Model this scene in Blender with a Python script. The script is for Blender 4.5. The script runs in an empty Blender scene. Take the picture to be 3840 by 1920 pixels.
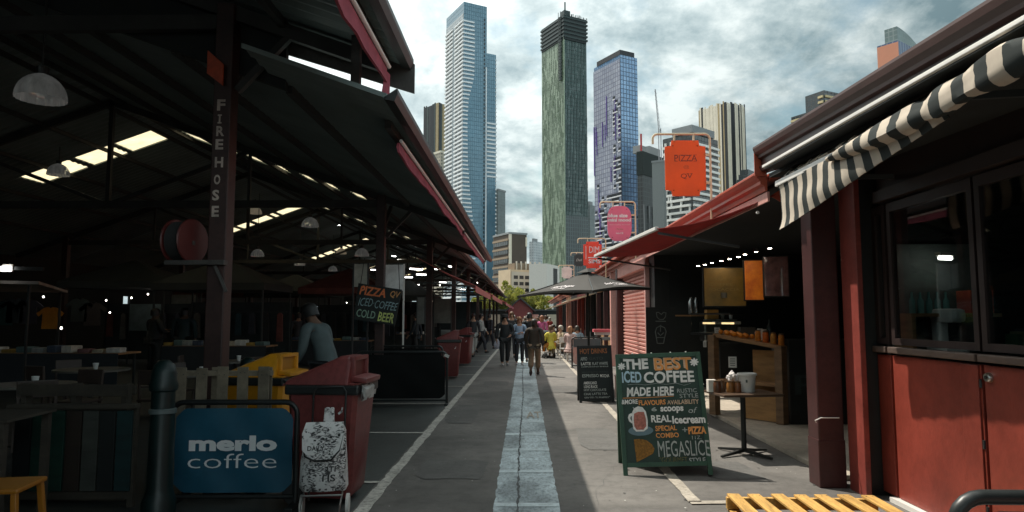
import bpy, bmesh, math, random
from mathutils import Vector, Matrix, Euler
random.seed(7)
R = math.radians
scn = bpy.context.scene
COL = scn.collection

# ------------------------------------------------------------------ camera
CAM_H = 1.58
F = 2600.0                       # focal length in photo pixels (3840 wide)
cam_d = bpy.data.cameras.new("camera")
cam = bpy.data.objects.new("camera", cam_d)
COL.objects.link(cam)
cam_d.sensor_width = 36.0
cam_d.lens = 36.0 * F / 3840.0
cam_d.clip_start = 0.05
cam_d.clip_end = 6000
cam.location = (0, 0, CAM_H)
cam.rotation_euler = (R(90 + 5.06), 0, R(1.06))
scn.camera = cam

# ------------------------------------------------------------------ light
SUN_DIR = Vector((-0.405, 0.35, 0.845)).normalized()
BRIGHT_CLOUD = Vector((-0.41, 0.345, 0.845)).normalized()   # the thin, bright part of the cloud cover
EXPOSURE = 0.12
world = bpy.data.worlds.new("World")
scn.world = world
world.use_nodes = True
scn.view_settings.view_transform = 'Standard'
scn.view_settings.look = 'None'
scn.view_settings.exposure = EXPOSURE
scn.view_settings.gamma = 1.0


def build_world():
    nt = world.node_tree
    nt.nodes.clear()
    N, L = nt.nodes.new, nt.links.new
    out = N('ShaderNodeOutputWorld')
    bg = N('ShaderNodeBackground')
    bg.inputs['Strength'].default_value = 0.10
    L(bg.outputs[0], out.inputs[0])
    sky = N('ShaderNodeTexSky')
    sky.sky_type = 'NISHITA'
    sky.sun_disc = False
    sky.sun_elevation = math.asin(SUN_DIR.z)
    sky.sun_rotation = math.atan2(SUN_DIR.x, SUN_DIR.y)
    sky.air_density = 1.3
    sky.dust_density = 1.5
    tc = N('ShaderNodeTexCoord')
    sep = N('ShaderNodeSeparateXYZ')
    L(tc.outputs['Generated'], sep.inputs[0])

    def math_(op, a, b=None):
        m = N('ShaderNodeMath')
        m.operation = op
        for i, v in enumerate((a, b)):
            if v is None:
                continue
            if isinstance(v, (int, float)):
                m.inputs[i].default_value = v
            else:
                L(v, m.inputs[i])
        return m.outputs[0]
    den = math_('ADD', math_('MAXIMUM', sep.outputs['Z'], 0.0), 0.42)
    cx = math_('DIVIDE', sep.outputs['X'], den)
    cy = math_('DIVIDE', sep.outputs['Y'], den)
    comb = N('ShaderNodeCombineXYZ')
    L(cx, comb.inputs[0])
    L(cy, comb.inputs[1])

    def noise(scale, detail, rough, off, dist=0.0, sc=(1, 1, 1)):
        mp = N('ShaderNodeMapping')
        mp.inputs['Location'].default_value = off
        mp.inputs['Scale'].default_value = sc
        L(comb.outputs[0], mp.inputs[0])
        n = N('ShaderNodeTexNoise')
        n.inputs['Scale'].default_value = scale
        n.inputs['Detail'].default_value = detail
        n.inputs['Roughness'].default_value = rough
        n.inputs['Distortion'].default_value = dist
        L(mp.outputs[0], n.inputs['Vector'])
        return n.outputs['Fac']

    def ramp(fac, stops):
        r = N('ShaderNodeValToRGB')
        e = r.color_ramp.elements
        while len(e) < len(stops):
            e.new(0.5)
        for el, (p, c) in zip(e, stops):
            el.position = p
            el.color = c if len(c) == 4 else (*c, 1)
        L(fac, r.inputs[0])
        return r.outputs[0]
    cover = ramp(noise(3.4, 10, 0.60, (3.1, 0.4, 0), 0.12), [(0.30, (.05, .05, .05)), (0.47, (1, 1, 1))])
    body = ramp(noise(5.2, 11, 0.62, (7.7, 2.2, 0), 0.15),
                [(0.35, (1.9, 2.8, 3.15)), (0.47, (4.1, 4.95, 5.15)), (0.60, (7.4, 8.0, 7.95))])
    # whiter, denser cloud towards the sun
    dot = N('ShaderNodeVectorMath')
    dot.operation = 'DOT_PRODUCT'
    L(tc.outputs['Generated'], dot.inputs[0])
    dot.inputs[1].default_value = BRIGHT_CLOUD
    glow = math_('POWER', math_('MAXIMUM', dot.outputs['Value'], 0.0), 5.0)
    glow = math_('MULTIPLY', glow, 1.5)
    mixg = N('ShaderNodeMix')
    mixg.data_type = 'RGBA'
    gclamp = math_('MINIMUM', glow, 1.0)
    L(gclamp, mixg.inputs['Factor'])
    L(body, mixg.inputs[6])
    mixg.inputs[7].default_value = (10.5, 10.8, 10.6, 1)
    mixc = N('ShaderNodeMix')
    mixc.data_type = 'RGBA'
    cov2 = math_('MINIMUM', math_('ADD', cover, math_('MULTIPLY', gclamp, 0.6)), 1.0)
    L(cov2, mixc.inputs['Factor'])
    tint = N('ShaderNodeMix')
    tint.data_type = 'RGBA'
    tint.blend_type = 'MULTIPLY'
    tint.inputs['Factor'].default_value = 1.0
    L(sky.outputs[0], tint.inputs[6])
    tint.inputs[7].default_value = (1.0, 1.08, 0.92, 1)
    L(tint.outputs[2], mixc.inputs[6])
    L(mixg.outputs[2], mixc.inputs[7])
    # sky gain: bright towards the sun, raised again behind the viewer as added fill
    gain = ramp(math_('ADD', math_('MULTIPLY', dot.outputs['Value'], 0.5), 0.5), [(0.14, (2.3, 2.4, 2.4)), (0.42, (2.2, 2.3, 2.3)), (0.52, (.50, .55, .57)), (0.60, (.40, .44, .45)), (0.72, (1.04, 1.06, 1.05)), (0.79, (1.3, 1.32, 1.31)), (0.90, (1.6, 1.62, 1.60))])
    fin = N('ShaderNodeMix')
    fin.data_type = 'RGBA'
    fin.blend_type = 'MULTIPLY'
    fin.inputs['Factor'].default_value = 1.0
    L(mixc.outputs[2], fin.inputs[6])
    L(gain, fin.inputs[7])
    L(fin.outputs[2], bg.inputs['Color'])


build_world()
sun_d = bpy.data.lights.new("sun", 'SUN')
sun_d.energy = 5.0
sun_d.angle = R(0.6)
sun_d.color = (1.0, 0.93, 0.82)
sun = bpy.data.objects.new("sun", sun_d)
COL.objects.link(sun)
sun.rotation_euler = SUN_DIR.to_track_quat('Z', 'Y').to_euler()

# ------------------------------------------------------------------ measuring: a photo pixel to a point of the place
CM = cam.rotation_euler.to_matrix()


def ray(px, py):
    return CM @ Vector(((px - 1920) / F, (960 - py) / F, -1))


def onY(px, py, Y):
    d = ray(px, py)
    return d * (Y / d.y) + Vector((0, 0, CAM_H))


def onX(px, py, X):
    d = ray(px, py)
    return d * (X / d.x) + Vector((0, 0, CAM_H))


def onZ(px, py, Z=0.0):
    d = ray(px, py)
    return d * ((Z - CAM_H) / d.z) + Vector((0, 0, CAM_H))


# ------------------------------------------------------------------ materials
def srgb(r, g, b):
    def f(c):
        c /= 255.0
        return c / 12.92 if c <= 0.04045 else ((c + 0.055) / 1.055) ** 2.4
    return (f(r), f(g), f(b))


_mats = {}


def mat(name, col, rough=0.6, metal=0.0, var=0.18, scale=3.0, bump=0.0, bscale=60.0, spec=0.5, col2=None,
        stretch=(1, 1, 1), coat=0.0, translucent=0.0, emit=0.0, dirt=0.0, stain=0.0):
    if name in _mats:
        return _mats[name]
    m = bpy.data.materials.new(name)
    m.use_nodes = True
    nt = m.node_tree
    N, L = nt.nodes.new, nt.links.new
    b = nt.nodes['Principled BSDF']
    b.inputs['Roughness'].default_value = rough
    b.inputs['Metallic'].default_value = metal
    b.inputs['Specular IOR Level'].default_value = spec
    b.inputs['Coat Weight'].default_value = coat
    tc = N('ShaderNodeTexCoord')
    mp = N('ShaderNodeMapping')
    mp.inputs['Scale'].default_value = stretch
    L(tc.outputs['Object'], mp.inputs[0])
    n = N('ShaderNodeTexNoise')
    n.inputs['Scale'].default_value = scale
    n.inputs['Detail'].default_value = 6
    n.inputs['Roughness'].default_value = 0.65
    L(mp.outputs[0], n.inputs['Vector'])
    rp = N('ShaderNodeValToRGB')
    c = Vector(col[:3])
    lo = c * (1 - var) if col2 is None else c
    hi = c * (1 + var) if col2 is None else Vector(col2[:3])
    rp.color_ramp.elements[0].position = 0.32
    rp.color_ramp.elements[1].position = 0.68
    rp.color_ramp.elements[0].color = (*lo, 1)
    rp.color_ramp.elements[1].color = (*[min(1, x) for x in hi], 1)
    L(n.outputs['Fac'], rp.inputs[0])
    last = rp.outputs[0]
    if dirt:
        n2 = N('ShaderNodeTexNoise')
        n2.inputs['Scale'].default_value = scale * 7
        n2.inputs['Detail'].default_value = 8
        n2.inputs['Roughness'].default_value = 0.75
        L(mp.outputs[0], n2.inputs['Vector'])
        r2 = N('ShaderNodeValToRGB')
        r2.color_ramp.elements[0].position = 0.30
        r2.color_ramp.elements[0].color = (1 - dirt, 1 - dirt, 1 - dirt, 1)
        r2.color_ramp.elements[1].position = 0.55
        r2.color_ramp.elements[1].color = (1, 1, 1, 1)
        L(n2.outputs['Fac'], r2.inputs[0])
        mx = N('ShaderNodeMix')
        mx.data_type = 'RGBA'
        mx.blend_type = 'MULTIPLY'
        mx.inputs['Factor'].default_value = 1
        L(last, mx.inputs[6])
        L(r2.outputs[0], mx.inputs[7])
        last = mx.outputs[2]
    if stain:
        n3 = N('ShaderNodeTexNoise')
        n3.inputs['Scale'].default_value = scale * 0.45
        n3.inputs['Detail'].default_value = 7
        n3.inputs['Distortion'].default_value = 0.8
        L(mp.outputs[0], n3.inputs['Vector'])
        r3 = N('ShaderNodeValToRGB')
        r3.color_ramp.elements[0].position = 0.36
        r3.color_ramp.elements[0].color = (1 - stain, 1 - stain, 1 - stain, 1)
        r3.color_ramp.elements[1].position = 0.58
        r3.color_ramp.elements[1].color = (1, 1, 1, 1)
        L(n3.outputs['Fac'], r3.inputs[0])
        m3 = N('ShaderNodeMix')
        m3.data_type = 'RGBA'
        m3.blend_type = 'MULTIPLY'
        m3.inputs['Factor'].default_value = 1
        L(last, m3.inputs[6])
        L(r3.outputs[0], m3.inputs[7])
        last = m3.outputs[2]
    L(last, b.inputs['Base Color'])
    # gloss varies a little as well
    mr = N('ShaderNodeMapRange')
    mr.inputs[3].default_value = max(0.02, rough * 0.8)
    mr.inputs[4].default_value = min(1, rough * 1.2)
    L(n.outputs['Fac'], mr.inputs[0])
    L(mr.outputs[0], b.inputs['Roughness'])
    if bump:
        nb = N('ShaderNodeTexNoise')
        nb.inputs['Scale'].default_value = bscale
        nb.inputs['Detail'].default_value = 5
        L(mp.outputs[0], nb.inputs['Vector'])
        bp = N('ShaderNodeBump')
        bp.inputs['Strength'].default_value = bump
        bp.inputs['Distance'].default_value = 0.02
        L(nb.outputs['Fac'], bp.inputs['Height'])
        L(bp.outputs[0], b.inputs['Normal'])
    if translucent:
        t = N('ShaderNodeBsdfTranslucent')
        L(last, t.inputs[0])
        ms = N('ShaderNodeMixShader')
        ms.inputs[0].default_value = translucent
        L(b.outputs[0], ms.inputs[1])
        L(t.outputs[0], ms.inputs[2])
        L(ms.outputs[0], nt.nodes['Material Output'].inputs[0])
    if emit:
        L(last, b.inputs['Emission Color'])
        b.inputs['Emission Strength'].default_value = emit
    _mats[name] = m
    return m


def glass(name, col=(0.9, 0.95, 0.95), rough=0.02, alpha=0.12):
    if name in _mats:
        return _mats[name]
    m = bpy.data.materials.new(name)
    m.use_nodes = True
    nt = m.node_tree
    N, L = nt.nodes.new, nt.links.new
    out = nt.nodes['Material Output']
    nt.nodes.remove(nt.nodes['Principled BSDF'])
    tr = N('ShaderNodeBsdfTransparent')
    tr.inputs[0].default_value = (*col, 1)
    gl = N('ShaderNodeBsdfGlossy')
    gl.inputs['Roughness'].default_value = rough
    lw = N('ShaderNodeLayerWeight')
    lw.inputs['Blend'].default_value = 0.5
    pw = N('ShaderNodeMath')
    pw.operation = 'POWER'
    L(lw.outputs['Facing'], pw.inputs[0])
    pw.inputs[1].default_value = 4.0
    fr = N('ShaderNodeMath')
    fr.operation = 'MULTIPLY_ADD'
    L(pw.outputs[0], fr.inputs[0])
    fr.inputs[1].default_value = 0.9
    fr.inputs[2].default_value = 0.045
    ms = N('ShaderNodeMixShader')
    L(fr.outputs[0], ms.inputs[0])
    L(tr.outputs[0], ms.inputs[1])
    L(gl.outputs[0], ms.inputs[2])
    L(ms.outputs[0], out.inputs[0])
    _mats[name] = m
    return m


def facade(name, g1, g2, frame, cw, ch, mortar=0.12, rough=0.12, metal=0.0, frame_rough=0.6, vary=0.5, spec=0.8, offset=0.0):
    """Curtain wall: a grid of panes over object space, panes varying in tone like real blinds and glass."""
    if name in _mats:
        return _mats[name]
    m = bpy.data.materials.new(name)
    m.use_nodes = True
    nt = m.node_tree
    N, L = nt.nodes.new, nt.links.new
    b = nt.nodes['Principled BSDF']
    tc = N('ShaderNodeTexCoord')
    sp = N('ShaderNodeSeparateXYZ')
    L(tc.outputs['Object'], sp.inputs[0])
    ad = N('ShaderNodeMath')
    L(sp.outputs[0], ad.inputs[0])
    L(sp.outputs[1], ad.inputs[1])
    cb = N('ShaderNodeCombineXYZ')
    L(ad.outputs[0], cb.inputs[0])
    L(sp.outputs[2], cb.inputs[1])
    br = N('ShaderNodeTexBrick')
    br.offset = offset
    br.inputs['Scale'].default_value = 1.0
    br.inputs['Brick Width'].default_value = cw
    br.inputs['Row Height'].default_value = ch
    br.inputs['Mortar Size'].default_value = mortar
    br.inputs['Mortar Smooth'].default_value = 0.1
    br.inputs['Color1'].default_value = (*g1, 1)
    br.inputs['Color2'].default_value = (*g2, 1)
    br.inputs['Mortar'].default_value = (*frame, 1)
    L(cb.outputs[0], br.inputs['Vector'])
    n = N('ShaderNodeTexNoise')
    n.inputs['Scale'].default_value = 0.06
    n.inputs['Detail'].default_value = 4
    L(tc.outputs['Object'], n.inputs['Vector'])
    mr = N('ShaderNodeMapRange')
    mr.inputs[3].default_value = 1 - vary
    mr.inputs[4].default_value = 1 + vary
    L(n.outputs['Fac'], mr.inputs[0])
    mx = N('ShaderNodeMix')
    mx.data_type = 'RGBA'
    mx.blend_type = 'MULTIPLY'
    mx.inputs['Factor'].default_value = 1
    L(br.outputs['Color'], mx.inputs[6])
    L(mr.outputs[0], mx.inputs[7])
    L(mx.outputs[2], b.inputs['Base Color'])
    r2 = N('ShaderNodeMapRange')
    r2.inputs[3].default_value = rough
    r2.inputs[4].default_value = frame_rough
    L(br.outputs['Fac'], r2.inputs[0])
    L(r2.outputs[0], b.inputs['Roughness'])
    b.inputs['Metallic'].default_value = metal
    b.inputs['Specular IOR Level'].default_value = spec
    # panes are never perfectly flat
    n2 = N('ShaderNodeTexNoise')
    n2.inputs['Scale'].default_value = 0.25
    L(tc.outputs['Object'], n2.inputs['Vector'])
    bp = N('ShaderNodeBump')
    bp.inputs['Strength'].default_value = 0.15
    bp.inputs['Distance'].default_value = 0.4
    L(n2.outputs['Fac'], bp.inputs['Height'])
    L(bp.outputs[0], b.inputs['Normal'])
    _mats[name] = m
    return m


def stripes(name, c1, c2, period, axis=1, rough=0.8, translucent=0.25, duty=0.5, phase=0.0):
    if name in _mats:
        return _mats[name]
    m = bpy.data.materials.new(name)
    m.use_nodes = True
    nt = m.node_tree
    N, L = nt.nodes.new, nt.links.new
    b = nt.nodes['Principled BSDF']
    tc = N('ShaderNodeTexCoord')
    sp = N('ShaderNodeSeparateXYZ')
    L(tc.outputs['Object'], sp.inputs[0])

    def mth(op, a, v):
        k = N('ShaderNodeMath')
        k.operation = op
        L(a, k.inputs[0])
        k.inputs[1].default_value = v
        return k.outputs[0]
    v = mth('FRACT', mth('ADD', mth('DIVIDE', sp.outputs[axis], period), 100.0 + phase), 0)
    v = mth('GREATER_THAN', v, duty)
    nz = N('ShaderNodeTexNoise')
    nz.inputs['Scale'].default_value = 9
    nz.inputs['Detail'].default_value = 5
    L(tc.outputs['Object'], nz.inputs['Vector'])
    mx = N('ShaderNodeMix')
    mx.data_type = 'RGBA'
    L(v, mx.inputs['Factor'])
    mx.inputs[6].default_value = (*c1, 1)
    mx.inputs[7].default_value = (*c2, 1)
    rr = N('ShaderNodeMapRange')
    rr.inputs[3].default_value = 0.75
    rr.inputs[4].default_value = 1.2
    L(nz.outputs['Fac'], rr.inputs[0])
    mm = N('ShaderNodeMix')
    mm.data_type = 'RGBA'
    mm.blend_type = 'MULTIPLY'
    mm.inputs['Factor'].default_value = 1
    L(mx.outputs[2], mm.inputs[6])
    L(rr.outputs[0], mm.inputs[7])
    L(mm.outputs[2], b.inputs['Base Color'])
    b.inputs['Roughness'].default_value = rough
    b.inputs['Specular IOR Level'].default_value = 0.2
    t = N('ShaderNodeBsdfTranslucent')
    L(mm.outputs[2], t.inputs[0])
    ms = N('ShaderNodeMixShader')
    ms.inputs[0].default_value = translucent
    L(b.outputs[0], ms.inputs[1])
    L(t.outputs[0], ms.inputs[2])
    L(ms.outputs[0], nt.nodes['Material Output'].inputs[0])
    _mats[name] = m
    return m


# ------------------------------------------------------------------ mesh building
class MB:
    def __init__(self):
        self.bm = bmesh.new()

    def verts(self, pts):
        return [self.bm.verts.new(p) for p in pts]

    def face(self, pts):
        try:
            return self.bm.faces.new(self.verts(pts))
        except ValueError:
            return None

    def hexa(self, p):
        """eight corners: bottom ring then top ring, both anticlockwise seen from above"""
        v = self.verts(p)
        for f in ((3, 2, 1, 0), (4, 5, 6, 7), (0, 1, 5, 4), (1, 2, 6, 5), (2, 3, 7, 6), (3, 0, 4, 7)):
            self.bm.faces.new([v[i] for i in f])
        return self

    def box(self, c, s, rot=None, taper=1.0):
        hx, hy, hz = s[0] / 2, s[1] / 2, s[2] / 2
        t = taper
        p = [(-hx, -hy, -hz), (hx, -hy, -hz), (hx, hy, -hz), (-hx, hy, -hz),
             (-hx * t, -hy * t, hz), (hx * t, -hy * t, hz), (hx * t, hy * t, hz), (-hx * t, hy * t, hz)]
        M = Matrix.Identity(3)
        if rot is not None:
            M = Euler(rot).to_matrix() if not isinstance(rot, Matrix) else rot
        self.hexa([M @ Vector(q) + Vector(c) for q in p])
        return self

    def span(self, a, b):
        """axis-aligned box between two corners"""
        a, b = Vector(a), Vector(b)
        lo = Vector([min(a[i], b[i]) for i in range(3)])
        hi = Vector([max(a[i], b[i]) for i in range(3)])
        return self.box((lo + hi) / 2, hi - lo)

    def bar(self, a, b, w, h=None, up=(0, 0, 1)):
        """rectangular bar from a to b"""
        a, b = Vector(a), Vector(b)
        h = h or w
        d = (b - a)
        z = d.normalized()
        u = Vector(up)
        if abs(z.dot(u)) > 0.98:
            u = Vector((1, 0, 0))
        x = u.cross(z).normalized()
        y = z.cross(x)
        M = Matrix((x, y, z)).transposed()
        self.box((a + b) / 2, (w, h, d.length), M)
        return self

    def rings(self, rings, closed=True, cap=True):
        vs = [self.verts(r) for r in rings]
        n = len(vs[0])
        for i in range(len(vs) - 1):
            for j in range(n if closed else n - 1):
                k = (j + 1) % n
                try:
                    self.bm.faces.new((vs[i][j], vs[i][k], vs[i + 1][k], vs[i + 1][j]))
                except ValueError:
                    pass
        if cap and closed:
            for r, rev in ((vs[0], True), (vs[-1], False)):
                try:
                    self.bm.faces.new(list(reversed(r)) if rev else r)
                except ValueError:
                    pass
        return self

    def tube(self, pts, r, n=8, cap=True):
        pts = [Vector(p) for p in pts]
        rr = r if isinstance(r, (list, tuple)) else [r] * len(pts)
        rings = []
        prev = None
        for i, p in enumerate(pts):
            d = (pts[min(i + 1, len(pts) - 1)] - pts[max(i - 1, 0)]).normalized()
            if prev is None:
                u = Vector((0, 0, 1)) if abs(d.z) < 0.9 else Vector((1, 0, 0))
                x = u.cross(d).normalized()
            else:
                x = (prev - d * prev.dot(d)).normalized()
            prev = x
            y = d.cross(x)
            rings.append([p + x * (rr[i] * math.cos(2 * math.pi * k / n)) + y * (rr[i] * math.sin(2 * math.pi * k / n)) for k in range(n)])
        return self.rings(rings, True, cap)

    def lathe(self, prof, c=(0, 0, 0), n=20, axis='z', cap=True):
        rings = []
        c = Vector(c)
        for r, h in prof:
            ring = []
            for k in range(n):
                a = 2 * math.pi * k / n
                p = Vector((r * math.cos(a), r * math.sin(a), h))
                if axis == 'x':
                    p = Vector((p.z, p.x, p.y))
                elif axis == 'y':
                    p = Vector((p.x, -p.z, p.y))
                ring.append(c + p)
            rings.append(ring)
        return self.rings(rings, True, cap)

    def prism(self, poly, a, b, M=None):
        """extrude a 2-D outline: M maps (u, v, w) to space, w from a to b"""
        f = M or (lambda u, v, w: (u, v, w))
        lo = [f(u, v, a) for u, v in poly]
        hi = [f(u, v, b) for u, v in poly]
        vl, vh = self.verts(lo), self.verts(hi)
        n = len(poly)
        self.bm.faces.new(list(reversed(vl)))
        self.bm.faces.new(vh)
        for i in range(n):
            k = (i + 1) % n
            self.bm.faces.new((vl[i], vl[k], vh[k], vh[i]))
        return self

    def add_mesh(self, me, M):
        self.bm.from_mesh(me)
        return self

    def build(self, name, m, parent=None, smooth=False, bevel=0.0, loc=None, fix=True):
        if fix:
            bmesh.ops.recalc_face_normals(self.bm, faces=self.bm.faces[:])
        if bevel:
            bmesh.ops.bevel(self.bm, geom=self.bm.edges[:], offset=bevel, segments=2, profile=0.6, affect='EDGES', clamp_overlap=True)
        me = bpy.data.meshes.new(name)
        self.bm.to_mesh(me)
        self.bm.free()
        me.materials.append(m)
        if smooth:
            me.polygons.foreach_set('use_smooth', [True] * len(me.polygons))
            try:
                me.set_sharp_from_angle(angle=R(40))
            except Exception:
                pass
        o = bpy.data.objects.new(name, me)
        COL.objects.link(o)
        if parent is not None:
            o.parent = parent
        if loc is not None:
            o.location = loc
        return o


def tag(o, label=None, cat=None, group=None, kind=None):
    if label:
        o['label'] = label
    if cat:
        o['category'] = cat
    if group:
        o['group'] = group
    if kind:
        o['kind'] = kind
    return o


def thing(name, label, cat, loc=(0, 0, 0), rz=0.0, group=None, rot=None):
    o = bpy.data.objects.new(name, None)
    COL.objects.link(o)
    o.empty_display_size = 0.2
    o.location = loc
    o.rotation_euler = rot if rot is not None else (0, 0, rz)
    return tag(o, label, cat, group)


def copy_tree(o, parent=None, loc=None, rz=None, label=None, group=None):
    c = o.copy()
    COL.objects.link(c)
    if parent is not None:
        c.parent = parent
    for ch in list(o.children):
        copy_tree(ch, c)
    if loc is not None:
        c.location = loc
    if rz is not None:
        c.rotation_euler = (0, 0, rz)
    if label:
        c['label'] = label
    if group:
        c['group'] = group
    return c


_txt = {}


def text_mesh(s, bold=0.0, shear=0.0, depth=0.0):
    key = (s, bold, shear, depth)
    if key in _txt:
        return _txt[key]
    cu = bpy.data.curves.new("lettering", 'FONT')
    cu.body = s
    cu.size = 1.0
    cu.offset = bold
    cu.shear = shear
    cu.extrude = depth
    cu.resolution_u = 3
    o = bpy.data.objects.new("lettering", cu)
    COL.objects.link(o)
    dg = bpy.context.evaluated_depsgraph_get()
    me = bpy.data.meshes.new_from_object(o.evaluated_get(dg))
    bpy.data.objects.remove(o)
    pts = [v.co.copy() for v in me.vertices]
    fs = [tuple(p.vertices) for p in me.polygons]
    bpy.data.meshes.remove(me)
    bpy.data.curves.remove(cu)
    _txt[key] = (pts, fs)
    return pts, fs


def put_text(mb, s, box, f, bold=0.0, shear=0.0, jitter=0.0, lift=0.0):
    """letters fitted into box = (u0, u1, v0, v1) of a surface; f maps (u, v, lift) to space.
    jitter > 0 places each letter by hand, a little uneven."""
    u0, u1, v0, v1 = box
    pts, fs = text_mesh(s, bold, shear)
    if not pts:
        return
    xs = [p.x for p in pts]
    ys = [p.y for p in pts]
    xa, xb, ya, yb = min(xs), max(xs), min(ys), max(ys)
    # group vertices into letters by connectivity of faces on x (approximate: by cell)
    n = max(1, len(s))
    rnd = random.Random(sum(map(ord, s)) + len(s))
    jit = [(rnd.uniform(-1, 1) * jitter, rnd.uniform(-1, 1) * jitter, rnd.uniform(-1, 1) * jitter) for _ in range(n + 1)]
    vs = []
    for p in pts:
        a = (p.x - xa) / max(1e-6, xb - xa)
        b_ = (p.y - ya) / max(1e-6, yb - ya)
        j = jit[min(n, int(a * n + 0.5))]
        if jitter:
            b_ = (b_ - 0.5) * (1 + j[0]) + 0.5 + j[1] * 0.7
        vs.append(mb.bm.verts.new(f(u0 + a * (u1 - u0), v0 + b_ * (v1 - v0), lift)))
    for q in fs:
        try:
            mb.bm.faces.new([vs[i] for i in q])
        except ValueError:
            pass

# ------------------------------------------------------------------ palette
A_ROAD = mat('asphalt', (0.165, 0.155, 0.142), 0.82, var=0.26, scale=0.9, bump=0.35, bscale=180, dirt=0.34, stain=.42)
A_SHED = mat('shed_floor', (0.055, 0.062, 0.058), 0.6, var=0.3, scale=0.8, bump=0.25, bscale=120, dirt=0.3, stain=.4)  # floor darkened, the hall's shade put into its colour
M_LINE = mat('white_road_paint', (0.52, 0.50, 0.45), 0.8, var=0.25, scale=3, dirt=0.75)
M_LINE2 = mat('worn_road_paint', (0.40, 0.36, 0.30), 0.85, var=0.25, scale=5, dirt=0.5)
M_BLUE = mat('pale_blue_paint', (0.50, 0.585, 0.61), 0.8, var=0.25, scale=2.2, dirt=0.72, stretch=(1.8, .9, 1), stain=.45)
M_BLUE2 = mat('paler_blue_paint', (0.53, 0.61, 0.63), 0.8, var=0.2, scale=2.2, dirt=0.4)
M_CRACK = mat('crack_filler', (0.075, 0.08, 0.082), 0.8, var=0.3)
M_CONC = mat('concrete_step', (0.48, 0.42, 0.34), 0.85, var=0.22, scale=2, bump=0.2, bscale=90, dirt=0.25)
M_ROOF = mat('roof_sheet', (0.16, 0.20, 0.193), 0.55, var=0.3, scale=0.7)
M_ROOFTOP = mat('roof_underside', (0.075, 0.085, 0.080), 0.6, var=0.3, scale=0.7)
M_TIMBER_D = mat('dark_timber', (0.035, 0.036, 0.034), 0.65, var=0.35, scale=2.5)
M_STEEL_D = mat('dark_steel', (0.030, 0.034, 0.034), 0.45, var=0.3)
M_COLRED = mat('maroon_post_paint', (0.046, 0.022, 0.019), 0.5, var=0.3, scale=3, dirt=0.35)
M_COLDK = mat('dark_post_paint', (0.065, 0.060, 0.055), 0.55, var=0.3, scale=3, dirt=0.3)
M_MAROON = mat('maroon_canvas', (0.46, 0.12, 0.16), 0.8, var=0.2, scale=4, translucent=0.35)
M_REDCAN = mat('red_canvas', (0.28, 0.034, 0.030), 0.8, var=0.2, scale=3, translucent=0.38)
M_PINKCAN = mat('faded_red_canvas', (0.62, 0.20, 0.18), 0.8, var=0.12, scale=3, translucent=0.3)
M_CREAMCAN = mat('cream_canvas', (0.66, 0.58, 0.46), 0.8, var=0.12, scale=3, translucent=0.3)
M_WHITEMET = mat('white_metal', (0.72, 0.70, 0.66), 0.4, var=0.08)
M_SKYLT = mat('skylight_sheet', (0.56, 0.48, 0.32), 0.5, var=0.16, translucent=0.92)
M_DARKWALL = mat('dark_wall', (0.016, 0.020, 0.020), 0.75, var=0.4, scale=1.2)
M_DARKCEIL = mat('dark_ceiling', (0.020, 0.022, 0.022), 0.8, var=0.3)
M_REDDOOR = mat('red_door_paint', (0.255, 0.046, 0.030), 0.40, var=0.22, scale=1.6, bump=0.10, bscale=24, dirt=0.20, stain=.22)
M_REDPOST = mat('dark_red_paint', (0.058, 0.019, 0.018), 0.42, var=0.25, scale=3, dirt=0.3)
M_GUTTER = mat('red_gutter_paint', (0.42, 0.085, 0.045), 0.42, var=0.16, scale=2.5, dirt=0.2, stretch=(1, .3, 1))
M_GUTTERD = mat('brown_gutter_paint', (0.075, 0.036, 0.030), 0.42, var=0.22, scale=2.5, dirt=0.25, stretch=(1, .3, 1))
M_PINKPAINT = mat('faded_pink_paint', (0.66, 0.33, 0.28), 0.6, var=0.12, scale=3, dirt=0.2)
M_SILL = mat('bare_timber_sill', (0.12, 0.085, 0.07), 0.55, var=0.3, scale=6, stretch=(1, .2, 1), dirt=0.3)
M_GLASS = glass('clear_glass')
M_BLACK = mat('black_paint', (0.015, 0.017, 0.017), 0.5, var=0.3)
M_BLACKPL = mat('black_plastic', (0.018, 0.021, 0.021), 0.38, var=0.2)
M_PLY = mat('ply_timber', (0.40, 0.22, 0.085), 0.6, var=0.25, scale=3, stretch=(1, 1, 5))
M_WARMTIM = mat('warm_timber', (0.30, 0.165, 0.075), 0.6, var=0.3, scale=3, stretch=(1, 1, 6))

# ------------------------------------------------------------------ ground
def sheet(name, x0, x1, y0, y1, z, m, kind='structure', nx=1, ny=1):
    b = MB()
    for i in range(nx):
        for j in range(ny):
            xa, xb = x0 + (x1 - x0) * i / nx, x0 + (x1 - x0) * (i + 1) / nx
            ya, yb = y0 + (y1 - y0) * j / ny, y0 + (y1 - y0) * (j + 1) / ny
            b.face([(xa, ya, z), (xb, ya, z), (xb, yb, z), (xa, yb, z)])
    return tag(b.build(name, m, fix=False), kind=kind)


sheet('ground', -3000, 3000, -600, 4500, 0.0, A_ROAD)
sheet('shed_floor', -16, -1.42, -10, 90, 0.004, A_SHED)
LX = -1.334
SHADE = None


def ragged(name, x0, x1, y0, y1, z, m, step=0.12, amp=0.006, seed=1):
    """a painted band with a slightly uneven edge"""
    rnd = random.Random(seed)
    b = MB()
    n = max(2, int((y1 - y0) / step))
    prev = None
    for i in range(n + 1):
        y = y0 + (y1 - y0) * i / n
        a = Vector((x0 + rnd.uniform(-amp, amp), y, z))
        c = Vector((x1 + rnd.uniform(-amp, amp), y, z))
        if prev:
            b.face([prev[0], prev[1], c, a])
        prev = (a, c)
    return tag(b.build(name, m, fix=False), kind='structure')


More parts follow.
